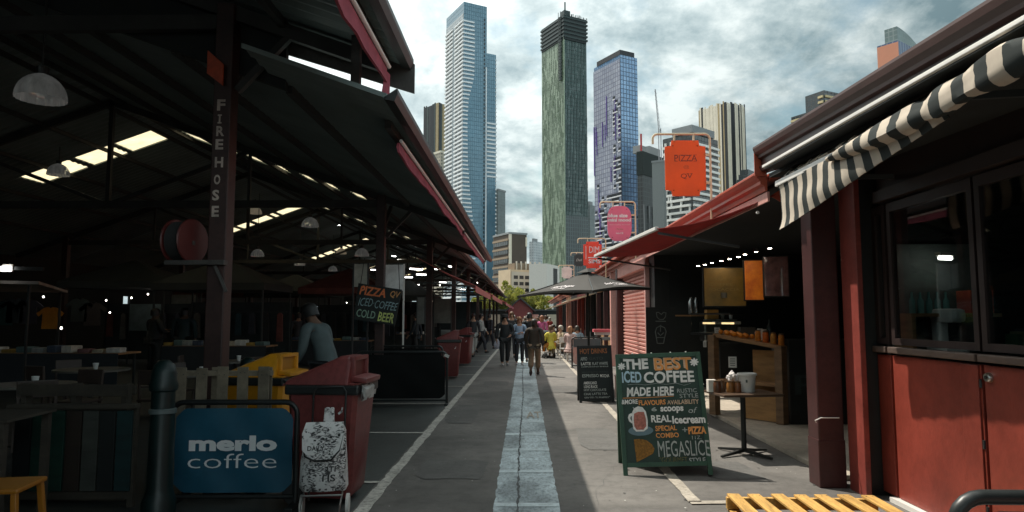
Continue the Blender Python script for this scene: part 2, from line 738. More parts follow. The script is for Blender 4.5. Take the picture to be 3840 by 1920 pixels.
ragged('road_line', LX - 0.055, LX + 0.055, 0, 62, 0.010, M_LINE, seed=2, amp=0.010)
ragged('road_strip', -0.265, 0.287, 0, 70, 0.008, M_BLUE, seed=3, amp=0.010)
b = MB()
for y in (5.35, 5.93, 7.2, 8.35, 9.45, 10.55, 13.7, 17.0, 21.0, 26.0):
    w = 0.05 + 0.012 * y
    b.face([(-0.265, y, 0.012), (0.287, y + 0.01, 0.012), (0.287, y + w, 0.012), (-0.265, y + w, 0.012)])
tag(b.build('road_strip_joint', M_BLUE2, fix=False), kind='structure')
b = MB()
prev = None
rnd = random.Random(5)
for i in range(420):
    y = 3 + i * 0.09
    x = -0.055 + 0.014 * math.sin(y * 0.55) + rnd.uniform(-0.010, 0.010)
    w = 0.003 + 0.011 * rnd.random() ** 2
    cur = (Vector((x - w, y, 0.016)), Vector((x + w, y, 0.016)))
    if prev:
        b.face([prev[0], prev[1], cur[1], cur[0]])
    prev = cur
tag(b.build('road_crack', M_CRACK, fix=False), kind='structure')
b = MB()
put_text(b, 'AT', (0.02, 0.26, 11.0, 11.75), lambda u, v, l: Vector((u, v, 0.016)), bold=0.02)
tag(b.build('road_lettering', M_LINE2, fix=False), kind='structure')
for k, y in enumerate((6.75, 9.6, 12.8, 16.0, 19.2, 22.4, 25.6, 28.8)):
    b = MB()
    b.face([(-3.6, y, 0.012), (LX - 0.06, y - 0.02, 0.012), (LX - 0.06, y + 0.06, 0.012), (-3.6, y + 0.08, 0.012)])
    tag(b.build('stall_line', M_LINE, fix=False), kind='structure')
RX = 1.456
ragged('road_line', RX - 0.055, RX + 0.05, 6.12, 60, 0.010, M_LINE2, seed=8)
b = MB()
b.face([(RX - 0.05, 6.05, 0.010), (2.45, 6.12, 0.010), (2.45, 6.2, 0.010), (RX - 0.05, 6.15, 0.010)])
tag(b.build('road_line', M_LINE2, fix=False), kind='structure')
# leaves, gum and scraps on the asphalt
M_SCRAP = mat('paper_scrap', (0.55, 0.54, 0.50), 0.8, var=0.2)
b = MB()
rnd = random.Random(9)
for i in range(130):
    x, y = rnd.uniform(-1.2, 2.8), rnd.uniform(4.6, 20)
    s = rnd.uniform(0.004, 0.013)
    a = rnd.uniform(0, 6)
    b.face([(x + s * math.cos(a + k * 1.57) * (1 if k % 2 else .6), y + s * math.sin(a + k * 1.57), 0.018) for k in range(4)])
tag(b.build('litter', M_SCRAP, fix=False), kind='stuff')

M_PATCH = mat('asphalt_patch', (0.115, 0.112, 0.105), 0.85, var=0.25, scale=2, bump=0.35, bscale=150, dirt=0.3)
rnd = random.Random(14)
for x, y, w, d in ((-.75, 7.4, .7, .9), (.95, 9.3, .5, 1.6), (-1.0, 11.6, .45, 2.2), (2.1, 7.4, .55, .8), (.8, 15.5, .8, 1.4), (-.7, 16.8, .6, 1.1)):
    b = MB()
    n = 14
    b.face([(x + w / 2 * (1 if abs(math.cos(a)) > abs(math.sin(a)) else abs(math.cos(a)) * 1.3) * math.copysign(1, math.cos(a)) + rnd.uniform(-.02, .02),
             y + d / 2 * (1 if abs(math.sin(a)) >= abs(math.cos(a)) else abs(math.sin(a)) * 1.3) * math.copysign(1, math.sin(a)) + rnd.uniform(-.03, .03), .005) for a in [2 * math.pi * k / n + .1 for k in range(n)]])
    tag(b.build('road_patch', M_PATCH, fix=False), kind='structure')
M_GUM = mat('old_gum', (.06, .06, .058), .8)
b = MB()
for i in range(260):
    x, y = rnd.uniform(-1.25, 2.9), rnd.uniform(4.4, 18)
    r_ = rnd.uniform(.006, .018)
    b.face([(x + r_ * math.cos(k * 1.047), y + r_ * math.sin(k * 1.047), .006) for k in range(6)])
tag(b.build('gum_spots', M_GUM, fix=False), kind='stuff')
b = MB()
for x0, y0, dx, dy, n in ((.5, 5.2, .05, .22, 22), (-1.2, 8.6, .11, .06, 16), (1.0, 12.2, -.03, .25, 18), (-.3, 13.2, -.09, .05, 10), (2.4, 6.6, -.08, .10, 12)):
    x, y = x0, y0
    for k in range(n):
        x2, y2 = x + dx + rnd.uniform(-.05, .05), y + dy + rnd.uniform(-.05, .05)
        w = rnd.uniform(.0005, .002)
        b.face([(x - w, y, .007), (x + w, y + w, .007), (x2 + w, y2 + w, .007), (x2 - w, y2, .007)])
        x, y = x2, y2
tag(b.build('road_crack', M_CRACK, fix=False), kind='structure')

# ------------------------------------------------------------------ the open market shed on the left
SL = 0.36                        # roof pitch
RIDGE_X = -9.4
EAVE_X = -1.33
BACK_X = -17.47


def corrugated(b, x0, z0, x1, z1, y0, y1, th=0.05, ny=None, amp=0.012):
    """roof sheet between two eave lines, ribs running down the slope"""
    n = ny or max(2, int((y1 - y0) / 0.11))
    top, bot = [], []
    for i in range(n + 1):
        y = y0 + (y1 - y0) * i / n
        d = amp if i % 2 else -amp
        bot.append(((x0, y, z0 + d), (x1, y, z1 + d)))
    vs = [(b.bm.verts.new(p), b.bm.verts.new(q)) for p, q in bot]
    vt = [(b.bm.verts.new((p[0], p[1], p[2] + th)), b.bm.verts.new((q[0], q[1], q[2] + th))) for p, q in bot]
    for i in range(n):
        b.bm.faces.new((vs[i][0], vs[i][1], vs[i + 1][1], vs[i + 1][0]))
        b.bm.faces.new((vt[i][0], vt[i + 1][0], vt[i + 1][1], vt[i][1]))
    for a in (0, n):
        b.bm.faces.new((vs[a][0], vs[a][1], vt[a][1], vt[a][0]))
    for s in (0, 1):
        for i in range(n):
            b.bm.faces.new((vs[i][s], vs[i + 1][s], vt[i + 1][s], vt[i][s]))


def shed(name, label, y0, y1, eave_z, openings, cols, EAVE_X=EAVE_X):
    t = thing(name, label, 'market hall', (0, y0, 0))
    zr = eave_z + SL * (EAVE_X - RIDGE_X)
    zb_ = zr - SL * abs(BACK_X - RIDGE_X)
    cuts = [y0] + [v for o in openings for v in o] + [y1]
    b = MB()
    for i in range(0, len(cuts), 2):
        a, c = cuts[i] - y0, cuts[i + 1] - y0
        corrugated(b, EAVE_X, eave_z, RIDGE_X, zr, a, c)
        corrugated(b, RIDGE_X, zr, BACK_X, zb_, a, c)
    # between the openings the roof closes at eaves, ridge and back
    for a, c in openings:
        for xa, xb in ((EAVE_X, -3.9), (-4.55, -5.0), (-5.9, -6.35), (-7.4, -7.75), (-9.05, -9.75), (-10.75, -10.87), (-11.8, -11.95), (-13.2, BACK_X)):
            za = zr - SL * abs(xa - RIDGE_X)
            zb = zr - SL * abs(xb - RIDGE_X)
            if xa > RIDGE_X > xb:
                corrugated(b, xa, za, RIDGE_X, zr, a - y0, c - y0)
                corrugated(b, RIDGE_X, zr, xb, zb, a - y0, c - y0)
            else:
                corrugated(b, xa, za, xb, zb, a - y0, c - y0)
    b.build('roof', M_ROOF, t, fix=False)
    for a, c in openings:
        for xa, xb in ((-3.9, -4.55), (-5.0, -5.9), (-6.35, -7.4), (-7.75, -9.05), (-9.75, -10.75), (-10.87, -11.8), (-11.95, -13.2)):
            s = MB()
            za = zr - SL * abs(xa - RIDGE_X)
            zb = zr - SL * abs(xb - RIDGE_X)
            s.face([(xa, a - y0, za + .02), (xa, c - y0, za + .02), (xb, c - y0, zb + .02), (xb, a - y0, zb + .02)])
            s.build('skylight', M_SKYLT, t, fix=False)
    # purlins under the sheets
    for k, x in enumerate((EAVE_X - .17, -2.6, -3.9, -5.2, -6.5, -7.9, -9.15, -9.65, -11.0, -12.4, -13.8, -15.4)):
        z = zr - SL * abs(x - RIDGE_X) - 0.06
        MB().box((x, (y1 - y0) / 2, z), (0.07, y1 - y0 - .02, 0.09)).build('purlin', M_TIMBER_D, t)
    # gutter at the eave
    g = MB()
    prof = [(0, 0), (0.10, -0.02), (0.13, 0.05), (0.13, 0.10), (0.115, 0.10), (0.11, 0.06), (0.09, 0.0), (0.0, 0.02)]
    g.prism(prof, 0, y1 - y0, lambda u, v, w: (EAVE_X - 0.02 + u, w, eave_z - 0.02 + v))
    g.build('gutter', M_STEEL_D, t)
    # columns and roof trusses
    for y in cols:
        yy = y - y0
        xs = (-3.2, -15.6)
        for x in xs:
            zt = zr - SL * abs(x - RIDGE_X) - 0.06
            c = MB()
            c.box((x, yy, zt / 2), (0.19, 0.19, zt))
            c.box((x, yy, 0.25), (0.26, 0.26, 0.5))
            c.build('column', M_COLRED, t, bevel=0.012)
        zt = zr - SL * abs(-3.2 - RIDGE_X)
        tr = MB()
        tr.bar((-3.2, yy, zt - .25), (-15.6, yy, zt - .25), 0.10, 0.16)
        tr.bar((EAVE_X - .17, yy, eave_z - .06), (RIDGE_X, yy, zr - .12), 0.09, 0.15)
        tr.bar((RIDGE_X, yy, zr - .12), (-17.3, yy, zb_ - .02), 0.09, 0.15)
        tr.bar((RIDGE_X, yy, zt - .25), (RIDGE_X, yy, zr - .1), 0.09)
        for x in (-6.2, -12.6):
            zz = zr - SL * abs(x - RIDGE_X)
            tr.bar((x, yy, zt - .25), (x, yy, zz - .1), 0.06)
            tr.bar((RIDGE_X, yy, zt - .25), (x, yy, zz - .12), 0.08)
        tr.build('truss', M_TIMBER_D, t)
        br = MB()
        br2 = MB()
        br.bar((-3.08, yy, zt - 1.0), (-2.5, yy, zr - SL * abs(-2.5 - RIDGE_X) - .12), 0.07, 0.07)
        br2.bar((-3.2, yy + .12, zt - .9), (-3.2, yy + 1.1, zt - .14), 0.07, 0.07)
        br.build('bracket', M_TIMBER_D, t)
        br2.build('bracket', M_TIMBER_D, t)
    return t


near_shed = shed('market_hall', 'open market hall with the higher dark roof and canopy nearest the camera', -9.0, 7.4, 4.33, [],
                 (-0.8, 7.2))
far_shed = shed('market_hall', 'long open market hall with lower dark roof, skylight strips and hanging dome lamps', 7.41, 26.0, 3.69,
                [(17.6, 18.5)], (15.3, 23.2))
last_shed = shed('market_hall', 'far end of the open market halls behind the pink awnings', 26.01, 90.0, 4.07,
                 [(29.4, 30.3), (42.4, 43.4), (55, 56.1), (68, 69.1)], (31.2, 39.2, 47.2, 55.2, 63.2, 71.2, 79.2), -2.4)
# the lower canopy starts before the upper one ends
b = MB()
zr = 3.69 + SL * (EAVE_X - -2.75)
corrugated(b, EAVE_X, 3.69, -2.75, zr, -0.93, 0.0)
b.build('canopy', M_ROOF, far_shed, fix=False)
b = MB()
b.prism([(0, 0), (0.10, -0.02), (0.13, 0.05), (0.13, 0.10), (0.115, 0.10), (0.0, 0.02)], -0.93, -0.005,
        lambda u, v, w: (EAVE_X - 0.02 + u, w, 3.67 + v))
b.build('gutter', M_STEEL_D, far_shed)
b = MB()
b.bar((-1.72, -0.55, 3.86), (-1.72, -0.55, 4.45), 0.09, 0.09)
b.build('strut', M_COLDK, far_shed)
# back and end walls with openings towards the daylight
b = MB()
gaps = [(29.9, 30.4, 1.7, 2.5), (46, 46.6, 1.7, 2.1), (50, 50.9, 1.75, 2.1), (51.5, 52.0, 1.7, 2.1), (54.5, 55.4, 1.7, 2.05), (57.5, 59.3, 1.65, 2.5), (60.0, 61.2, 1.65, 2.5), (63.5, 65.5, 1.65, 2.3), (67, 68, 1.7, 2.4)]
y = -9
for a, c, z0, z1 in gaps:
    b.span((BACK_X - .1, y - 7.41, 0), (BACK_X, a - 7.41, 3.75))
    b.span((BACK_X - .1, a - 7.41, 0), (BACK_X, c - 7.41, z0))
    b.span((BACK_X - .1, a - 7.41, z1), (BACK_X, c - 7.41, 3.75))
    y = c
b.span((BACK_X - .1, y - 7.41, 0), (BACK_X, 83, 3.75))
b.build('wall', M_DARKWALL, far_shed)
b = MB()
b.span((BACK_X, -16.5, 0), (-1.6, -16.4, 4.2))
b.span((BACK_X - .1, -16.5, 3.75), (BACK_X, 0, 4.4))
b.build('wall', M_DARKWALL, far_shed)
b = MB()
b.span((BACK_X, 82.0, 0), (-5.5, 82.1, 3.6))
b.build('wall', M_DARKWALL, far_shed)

b = MB()
zn = 4.33 + SL * (EAVE_X - RIDGE_X)
zf = 3.69 + SL * (EAVE_X - RIDGE_X)
b.prism([(-2.6, zf - SL * (-2.6 - RIDGE_X) - .10), (-2.6, zn - SL * (-2.6 - RIDGE_X) + .02), (RIDGE_X, zn + .02), (BACK_X, 4.35), (BACK_X, 3.5), (RIDGE_X, zf - .10)], 16.30, 16.38, lambda u, v, w: (u, w, v))
b.build('gable_board', M_DARKWALL, near_shed)

# bargeboard closing the end of the upper roof, and an added wall behind the viewer
b = MB()
b.hexa([(EAVE_X + .12, 16.40, 4.03), (EAVE_X + .12, 16.43, 4.03), (-3.1, 16.43, 4.63), (-3.1, 16.40, 4.63),
        (EAVE_X + .12, 16.40, 4.36), (EAVE_X + .12, 16.43, 4.36), (-3.1, 16.43, 4.36 + SL * 1.77), (-3.1, 16.40, 4.36 + SL * 1.77)])
b.build('bargeboard', M_COLDK, near_shed)
b = MB()
b.span((BACK_X, 0, 0), (-5.2, .1, 4.4))
b.build('end_wall', M_DARKWALL, near_shed)  # unseen wall, added to block light from behind

# rolled maroon side screens under the eaves
def screen(label, y0, y1, z, x=-1.44, drop=0.16):
    t = thing('side_screen', label, 'awning', (x, y0, z), group='maroon screens rolled up under the shed eaves')
    L_ = y1 - y0
    MB().tube([(0.02, 0, 0), (0.02, L_, 0)], 0.022, 8).build('roller', M_WHITEMET, t, smooth=True)
    n = int(L_ * 3)
    rnd = random.Random(int(y0 * 10))
    rings = []
    for i in range(n + 1):
        y = L_ * i / n
        s = rnd.uniform(-.012, .012)
        e = drop * (0.88 + 0.10 * math.sin(i * .55) + rnd.uniform(-.05, .05))
        rings.append([(0.0, y, -.02), (-0.01 + s, y, -e * .5), (0.0 + s, y, -e), (-.025 + s, y, -e), (-.035, y, -e * .5), (-.025, y, -.02)])
    MB().rings(rings).build('canvas', M_MAROON, t, smooth=True)
    return t


s = screen('maroon canvas screen rolled along the upper canopy edge with a loose hanging end', -3.0, 7.05, 4.20, drop=0.20)
b = MB()
b.rings([[(0.0, 10.05, -.05), (0.012, 10.15, -.05), (0.01, 10.15, -.30), (-.005, 10.05, -.34)],
         [(-.03, 10.0, -.18), (-.02, 10.08, -.2), (-.05, 10.06, -.42), (-.06, 10.0, -.40)]])
b.build('loose_flap', M_MAROON, s)
screen('maroon canvas screen rolled under the eave just past the step in the roof', 7.8, 15.9, 3.60)
screen('short maroon canvas screen rolled under the eave further down the hall', 16.3, 24.2, 3.58)

# red fabric awnings reaching out of the far bays
for k, (y0, y1, xo, zo, m) in enumerate(((21, 30, -1.50, 2.55, M_PINKCAN), (31, 44, -1.45, 2.60, M_PINKCAN), (47, 62, -1.3, 2.62, M_PINKCAN),
                                      (63, 80, -1.3, 2.7, M_MAROON))):
    t = thing('fabric_awning', ['faded red awning hanging from the left hall nearest the strollers',
                                'second faded red awning along the left hall',
                                'third and smaller faded red awning along the left hall',
                                'last dull maroon awning at the end of the left hall'][k], 'awning', (xo, y0, zo),
              group='red awnings along the left hall')
    b = MB()
    n = 8
    rings = []
    for i in range(n + 1):
        y = (y1 - y0) * i / n
        sg = 0.03 * math.sin(i * 1.7)
        rings.append([(0, y, 0), (-.9, y, .42 - .04 + sg), (-1.8, y, .86), (-1.8, y, .84), (-.9, y, .36 + sg), (0, y, -.02)])
    b.rings(rings)
    b.build('canvas', m, t)
    v = MB()
    v.box((0.012, (y1 - y0) / 2, -.11), (0.015, y1 - y0, .2))
    v.build('valance', m, t)
    for y in (0.05, (y1 - y0) / 2, y1 - y0 - .05):
        MB().bar((-.02, y, -.03), (-1.75, y, .1), .035).build('arm', M_STEEL_D, t)

# ------------------------------------------------------------------ right side: kiosk with red doors (near)
KX = 3.19                        # door plane
kiosk = thing('shop_kiosk', 'red shop kiosk with glazed upper doors under the striped awning', 'shop', (3.0, 0, 0))


def kx(x):
    return x - 3.0


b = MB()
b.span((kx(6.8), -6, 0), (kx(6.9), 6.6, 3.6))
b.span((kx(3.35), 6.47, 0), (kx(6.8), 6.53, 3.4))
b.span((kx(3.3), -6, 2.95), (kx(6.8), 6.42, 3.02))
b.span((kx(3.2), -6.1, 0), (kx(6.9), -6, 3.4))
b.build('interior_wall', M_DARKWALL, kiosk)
# stub wall beside the post
b = MB()
b.span((kx(3.0), 6.31, 0), (kx(3.05), 6.62, 3.0))
b.build('corner_panel', mat('mid_red_paint', (.25, .052, .040), .42, var=.25, scale=3, dirt=.25), kiosk, bevel=0.006)
b = MB()
b.span((kx(3.051), 6.40, 0), (kx(3.26), 6.46, 3.0))
b.build('recess_shade', M_BLACK, kiosk)  # black sheet painted in for the shadow of the recess
# doors: red panel below, glass above; leaf edges along Y
leafs = [(6.39, 6.17, 'strip'), (6.13, 4.96, 'door'), (4.93, 3.72, 'door'), (3.69, 2.6, 'door'), (2.57, 1.4, 'door'), (1.37, 0.2, 'door'),
         (0.17, -1.0, 'door'), (-1.03, -2.2, 'door')]
for i, (ya, yb, k) in enumerate(leafs):
    d = MB()
    d.span((kx(KX), yb, 0.045), (kx(KX + .045), ya, 1.25))
    p = d.build('door', M_REDDOOR, kiosk, bevel=0.004)
    if k == 'door':
        e = MB()
        e.span((kx(KX - .012), yb + .02, 0.06), (kx(KX + .0), yb + .22, 1.245))
        e.build('stile', M_REDDOOR, p, bevel=0.003)
    if k == 'door':
        for z in (.25, .70, 1.12):
            MB().lathe([(0, -.03), (.009, -.03), (.009, .03), (0, .03)], (kx(KX - .006), yb + .006, z), 8).build('hinge', M_STEEL_D, p)
    f = MB()
    w = 0.055
    for a, c in ((ya, ya - w), (yb + w, yb)):
        f.span((kx(KX), c, 1.345), (kx(KX + .05), a, 2.58))
    f.span((kx(KX), yb + w, 1.345), (kx(KX + .05), ya - w, 1.40))
    f.span((kx(KX), yb + w, 2.50), (kx(KX + .05), ya - w, 2.58))
    wf = f.build('window_frame', mat('dark_red_frame', (0.032, 0.019, 0.017), 0.5, var=.25), kiosk)
    g = MB()
    g.box((kx(KX + .02), (ya + yb) / 2, 1.95), (0.006, abs(ya - yb) - 2 * w - .004, 1.09))
    g.build('pane', M_GLASS, wf)
    s = MB()
    s.span((kx(KX - .045), yb, 1.272), (kx(KX + .05), ya, 1.325))
    s.build('sill', M_SILL, kiosk, bevel=0.008)
lk = MB()
lk.lathe([(0.0, -.03), (0.028, -.03), (0.034, -.02), (0.034, 0)], (kx(KX), 4.87, 1.17), 16, 'x')
lk.build('lock', mat('nickel', (0.6, 0.58, 0.53), 0.3, 1.0, var=.1), kiosk, smooth=True)
lk = MB()
lk.lathe([(0.0, -.036), (0.011, -.036), (0.013, -.031)], (kx(KX), 4.87, 1.17), 10, 'x')
lk.build('keyhole', M_BLACK, kiosk)
b = MB()
b.span((kx(KX - .05), -2.2, 0.0), (kx(KX + .05), 6.2, .04))
b.build('threshold', M_WHITEMET, kiosk)
b = MB()
b.span((kx(KX - .06), -6, 2.60), (kx(KX + .06), 6.24, 2.70))
b.span((kx(KX - .02), -6, 2.70), (kx(KX + .06), 6.24, 3.0))
b.build('head_rail', mat('dark_red_frame', (0.032, 0.019, 0.017)), kiosk)
# soffit, roof and the deep brown gutter
b = MB()
b.prism([(2.47, 2.99), (3.25, 2.99), (3.25, 3.03), (2.47, 3.03)], -6, 6.95, lambda u, v, w: (kx(u), w, v - (7.05 - w) * .030))
b.build('soffit', M_DARKCEIL, kiosk)
b = MB()
b.prism([(2.47, 3.05), (2.47, 3.28), (7.0, 4.6), (7.0, 4.5)], -6, 7.05, lambda u, v, w: (kx(u), w, v - (7.05 - w) * .037))
b.build('roof', M_GUTTERD, kiosk)
OGEE = [(0.11, -.25), (0.075, -.245), (0.06, -.20), (0.085, -.185), (0.085, -.125), (0.05, -.115), (0.045, -.09), (0.012, -.06), (0.0, -.02), (0.0, 0.0),
        (0.02, 0.012), (0.12, 0.012), (0.12, -.25)]
b = MB()
b.prism(OGEE, -6, 7.08, lambda u, v, w: (kx(2.355 + u), w, 3.325 + v - (7.05 - w) * .037))
b.build('gutter', M_GUTTERD, kiosk)
b = MB()
b.prism([(0, 0), (0.12, 0), (0.12, -.3), (0, -.3)], 0, .012, lambda u, v, w: (kx(2.37 + u), 7.085 + w, 3.33 + v))
b.build('gutter_end', M_GUTTER, kiosk)

# posts between kiosk and pizza shop
def post(label, x0, x1, y0, y1, h, m, hook=False):
    t = thing('timber_post', label, 'post', ((x0 + x1) / 2, (y0 + y1) / 2, 0))
    w, d = x1 - x0, y1 - y0
    MB().box((0, 0, h / 2), (w, d, h)).build('shaft', m, t, bevel=0.012)
    MB().box((0, 0, 0.22), (w + .012, d + .012, .44)).build('plinth', m, t, bevel=0.01)
    if hook:
        MB().tube([(-w / 2 - .02, -d / 2 - .005, .60), (-w / 2 - .035, -d / 2 - .02, .62), (-w / 2 + .02, -d / 2 - .022, .645), (w / 2 - .05, -d / 2 - .018, .645)], .006, 6).build('hook', M_WHITEMET, t)
    return t


post('dark red timber post where the striped awning ends', 2.745, 2.985, 6.66, 6.90, 3.0, M_REDPOST, True)

# ------------------------------------------------------------------ pizza and coffee shop (open front)
shop = thing('pizza_shop', 'dark open fronted pizza and coffee shop with timber counter', 'shop', (3.0, 6.9, 0))


def sh(x, y, z):
    return (x - 3.0, y - 6.9, z)


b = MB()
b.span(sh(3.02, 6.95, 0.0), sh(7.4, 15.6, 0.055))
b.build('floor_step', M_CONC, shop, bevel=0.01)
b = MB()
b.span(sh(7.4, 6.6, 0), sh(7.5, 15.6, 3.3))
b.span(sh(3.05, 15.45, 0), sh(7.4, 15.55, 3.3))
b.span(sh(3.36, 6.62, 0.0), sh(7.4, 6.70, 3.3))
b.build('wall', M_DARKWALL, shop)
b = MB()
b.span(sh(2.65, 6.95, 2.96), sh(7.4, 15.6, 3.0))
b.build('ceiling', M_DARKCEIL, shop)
b = MB()
b.prism([(2.52, 2.99), (2.52, 3.06), (7.4, 4.4), (7.4, 4.3)], 7.10, 16.4, lambda u, v, w: (u - 3.0, w - 6.9, v))
b.build('roof', M_GUTTER, shop)
b = MB()
EAVE = [(0.12, -.19), (0.10, -.19), (0.09, -.14), (0.05, -.12), (0.05, -.09), (0.02, -.06), (0.0, -.02), (0.0, 0.0), (0.015, .012), (0.12, .012)]
b.prism(EAVE, 7.10, 16.4, lambda u, v, w: (2.38 + u - 3.0, w - 6.9, 3.07 + v + (w - 7.1) * .006))
b.build('gutter', M_GUTTER, shop)
b = MB()
b.prism([(0.14, -.30), (0.12, -.30), (0.115, -.2), (0.14, -.2)], 7.10, 16.4, lambda u, v, w: (2.38 + u - 3.0, w - 6.9, 3.07 + v + (w - 7.1) * .006))
b.build('fascia', M_PINKPAINT, shop)

# red canvas canopy of the pizza shop
pa, pb = onY(2463, 857, 8.7), onY(2232, 960, 12.6)
pc, pd = onY(2868, 752, 7.45), onY(2500, 872, 13.2)
pc = Vector((2.62, 7.2, 2.86))
pd = Vector((2.66, 12.9, 2.86))
t = thing('canvas_canopy', 'deep red canvas canopy slanting out over the open shop front', 'awning', pa, group=None)
b = MB()
n = 10
rows = []
for i in range(n + 1):
    f = i / n
    row = []
    for j in range(7):
        g = j / 6
        p = pa.lerp(pc, g).lerp(pb.lerp(pd, g), f) - pa
        p = p + Vector((0, 0, -0.07 * math.sin(g * math.pi) - .02 * math.sin(f * math.pi * 3) * math.sin(g * math.pi)))
        row.append(p)
    rows.append(row + [q + Vector((0, 0, -.008)) for q in reversed(row)])
b.rings(rows)
b.build('canvas', M_REDCAN, t, smooth=True)
b = MB()
b.bar(Vector((0, 0, 0)), pb - pa, 0.05, 0.045)
b.build('front_rail', M_WHITEMET, t, bevel=.006)
MB().bar(Vector((.02, .05, -.05)), Vector((2.66, 8.6, 2.45)) - pa, .03).build('arm', M_STEEL_D, t)
MB().bar(pb - pa + Vector((.03, -.1, -.05)), Vector((2.66, 12.7, 2.45)) - pa, .03).build('arm', M_STEEL_D, t)
b = MB()
f0, f1, f2 = Vector((2.60, 7.30, 2.86)) - pa, Vector((2.78, 7.12, 2.98)) - pa, Vector((2.76, 7.14, 2.70)) - pa
b.rings([[f0, f1, f2], [f0 + Vector((0, .01, 0)), f1 + Vector((0, .01, 0)), f2 + Vector((0, .01, 0))]])
b.build('corner_flap', M_GUTTER, t)
t2 = MB()
t2.lathe([(0, -.015), (.016, -.012), (.016, .012), (0, .015)], (2.50 - pa.x, 7.42 - pa.y, 2.70 - pa.z), 10, 'y')
t2.build('eyelet', M_WHITEMET, t)

# shop fitting: timber counter frame, shelf, fridge
ct = thing('timber_counter', 'ply counter with square timber posts and open shelf in the pizza shop', 'counter', (3.0, 10.9, .055))
cl = lambda x, y, z: Vector((x - 3.0, y - 10.9, z - .055))
A0, A1 = (2.99, 11.15), (3.68, 10.15)     # counter front line ends
def along(f, off=0.0):
    d = Vector((A1[0] - A0[0], A1[1] - A0[1], 0)).normalized()
    nrm = Vector((d.y, -d.x, 0)) * -1
    p = Vector((A0[0], A0[1], 0)).lerp(Vector((A1[0], A1[1], 0)), f)
    return p + nrm * off
def cpt(f, off, z):
    p = along(f, off)
    return cl(p.x, p.y, z)
for f in (0.0, 1.0):
    for z0, z1 in ((.06, 1.30 if f == 0 else 1.16),):
        p = along(f)
        MB().box(cl(p.x, p.y, (z0 + z1) / 2), (.12, .12, z1 - z0), (0, 0, -.96)).build('post', mat('stained_timber', (0.20, .12, .065), .55, var=.3, scale=4, stretch=(1, 1, 4)), ct)
b = MB()
b.bar(cpt(0, .2, 1.30), cpt(1.02, .2, 1.14), .42, .05)
b.build('counter_top', M_WARMTIM, ct)
b = MB()
b.bar(cpt(0.04, .12, .60), cpt(.96, .12, .60), .30, .04)
b.build('shelf', M_WARMTIM, ct)
b = MB()
b.hexa([cpt(.42, .30, .07), cpt(.95, .30, .07), cpt(.95, .33, .07), cpt(.42, .33, .07), cpt(.42, .30, 1.08), cpt(.95, .30, 1.08), cpt(.95, .33, 1.08), cpt(.42, .33, 1.08)])
b.build('back_panel', M_PLY, ct)
b = MB()
b.hexa([cpt(.4, .02, .07), cpt(.94, .02, .07), cpt(.94, .04, .07), cpt(.4, .04, .07), cpt(.4, .02, .50), cpt(.94, .02, .50), cpt(.94, .04, .50), cpt(.4, .04, .50)])
b.build('front_panel', M_PLY, ct)

fr = thing('drink_fridge', 'black fridge cabinet lettered beside the timber counter', 'fridge', (4.25, 10.5, .055))
b = MB()
b.span((-.45, -.35, 0), (.75, .35, 1.2))
b.build('body', M_BLACKPL, fr, bevel=.01)
b = MB()
put_text(b, 'PI', (-.38, .1, .42, .70), lambda u, v, l: Vector((u, -.355, v)), bold=.01)
b.build('lettering', mat('dim_teal_letter', (0.035, .05, .05), .6), fr)

# menu boards above the counter
def lightbox(name, label, p, w, h, m, extra=None, rz=0.0):
    t = thing(name, label, 'menu board', p, rz)
    MB().box((0, 0, 0), (w, .05, h)).build('panel', m, t, bevel=.004)
    MB().box((0, .04, 0), (w + .04, .03, h + .04)).build('backing', M_BLACK, t)
    return t


def boardpix(x0, x1, y0, y1, Y):
    a, c = onY(x0, y0, Y), onY(x1, y1, Y)
    return ((a + c) / 2), c.x - a.x, a.z - c.z


p, w, h = boardpix(2641, 2795, 1006, 1147, 10.9)
m1 = mat('olive_menu_print', (0.34, .18, .03), .35, var=.55, scale=2.5, col2=(0.13, .09, .025), emit=.05)
t = lightbox('menu_board', 'wide dull mustard menu board hanging at left over the counter', p, w, h, m1, rz=R(-6))
b = MB()
b.lathe([(0.0, -.03), (.045, -.03), (.05, .05), (.0, .05)], (-.02, -.032, -.14), 12)
b.build('cup_print', mat('grey_print', (.16, .15, .12), .6), t)
b = MB()
for r_ in range(3):
    put_text(b, ('PIZZA SLICE', 'COFFEE', 'FOCACCIA')[r_], (-.25, .02 + .1 * r_, .1 - .08 * r_, .14 - .08 * r_), lambda u, v, l: Vector((u, -.0275, v)), bold=.01)
b.build('lettering', mat('tan_print', (.30, .2, .06), .6), t)
p, w, h = boardpix(2793, 2862, 978, 1124, 10.4)
t = lightbox('menu_board', 'bright orange menu board between the mustard and the dark glossy one', p, w, h,
             mat('orange_menu_print', (0.80, .24, .02), .3, var=.5, scale=5, col2=(.50, .08, .012), emit=.16), rz=R(-10))
p, w, h = boardpix(2866, 2956, 964, 1110, 10.1)
t = lightbox('menu_board', 'dark glossy plastic covered menu board nearest the red post', p, w, h,
             mat('plum_plastic', (0.16, .075, .07), .16, var=.5, scale=6, bump=.5, bscale=7, coat=.6), rz=R(-16))

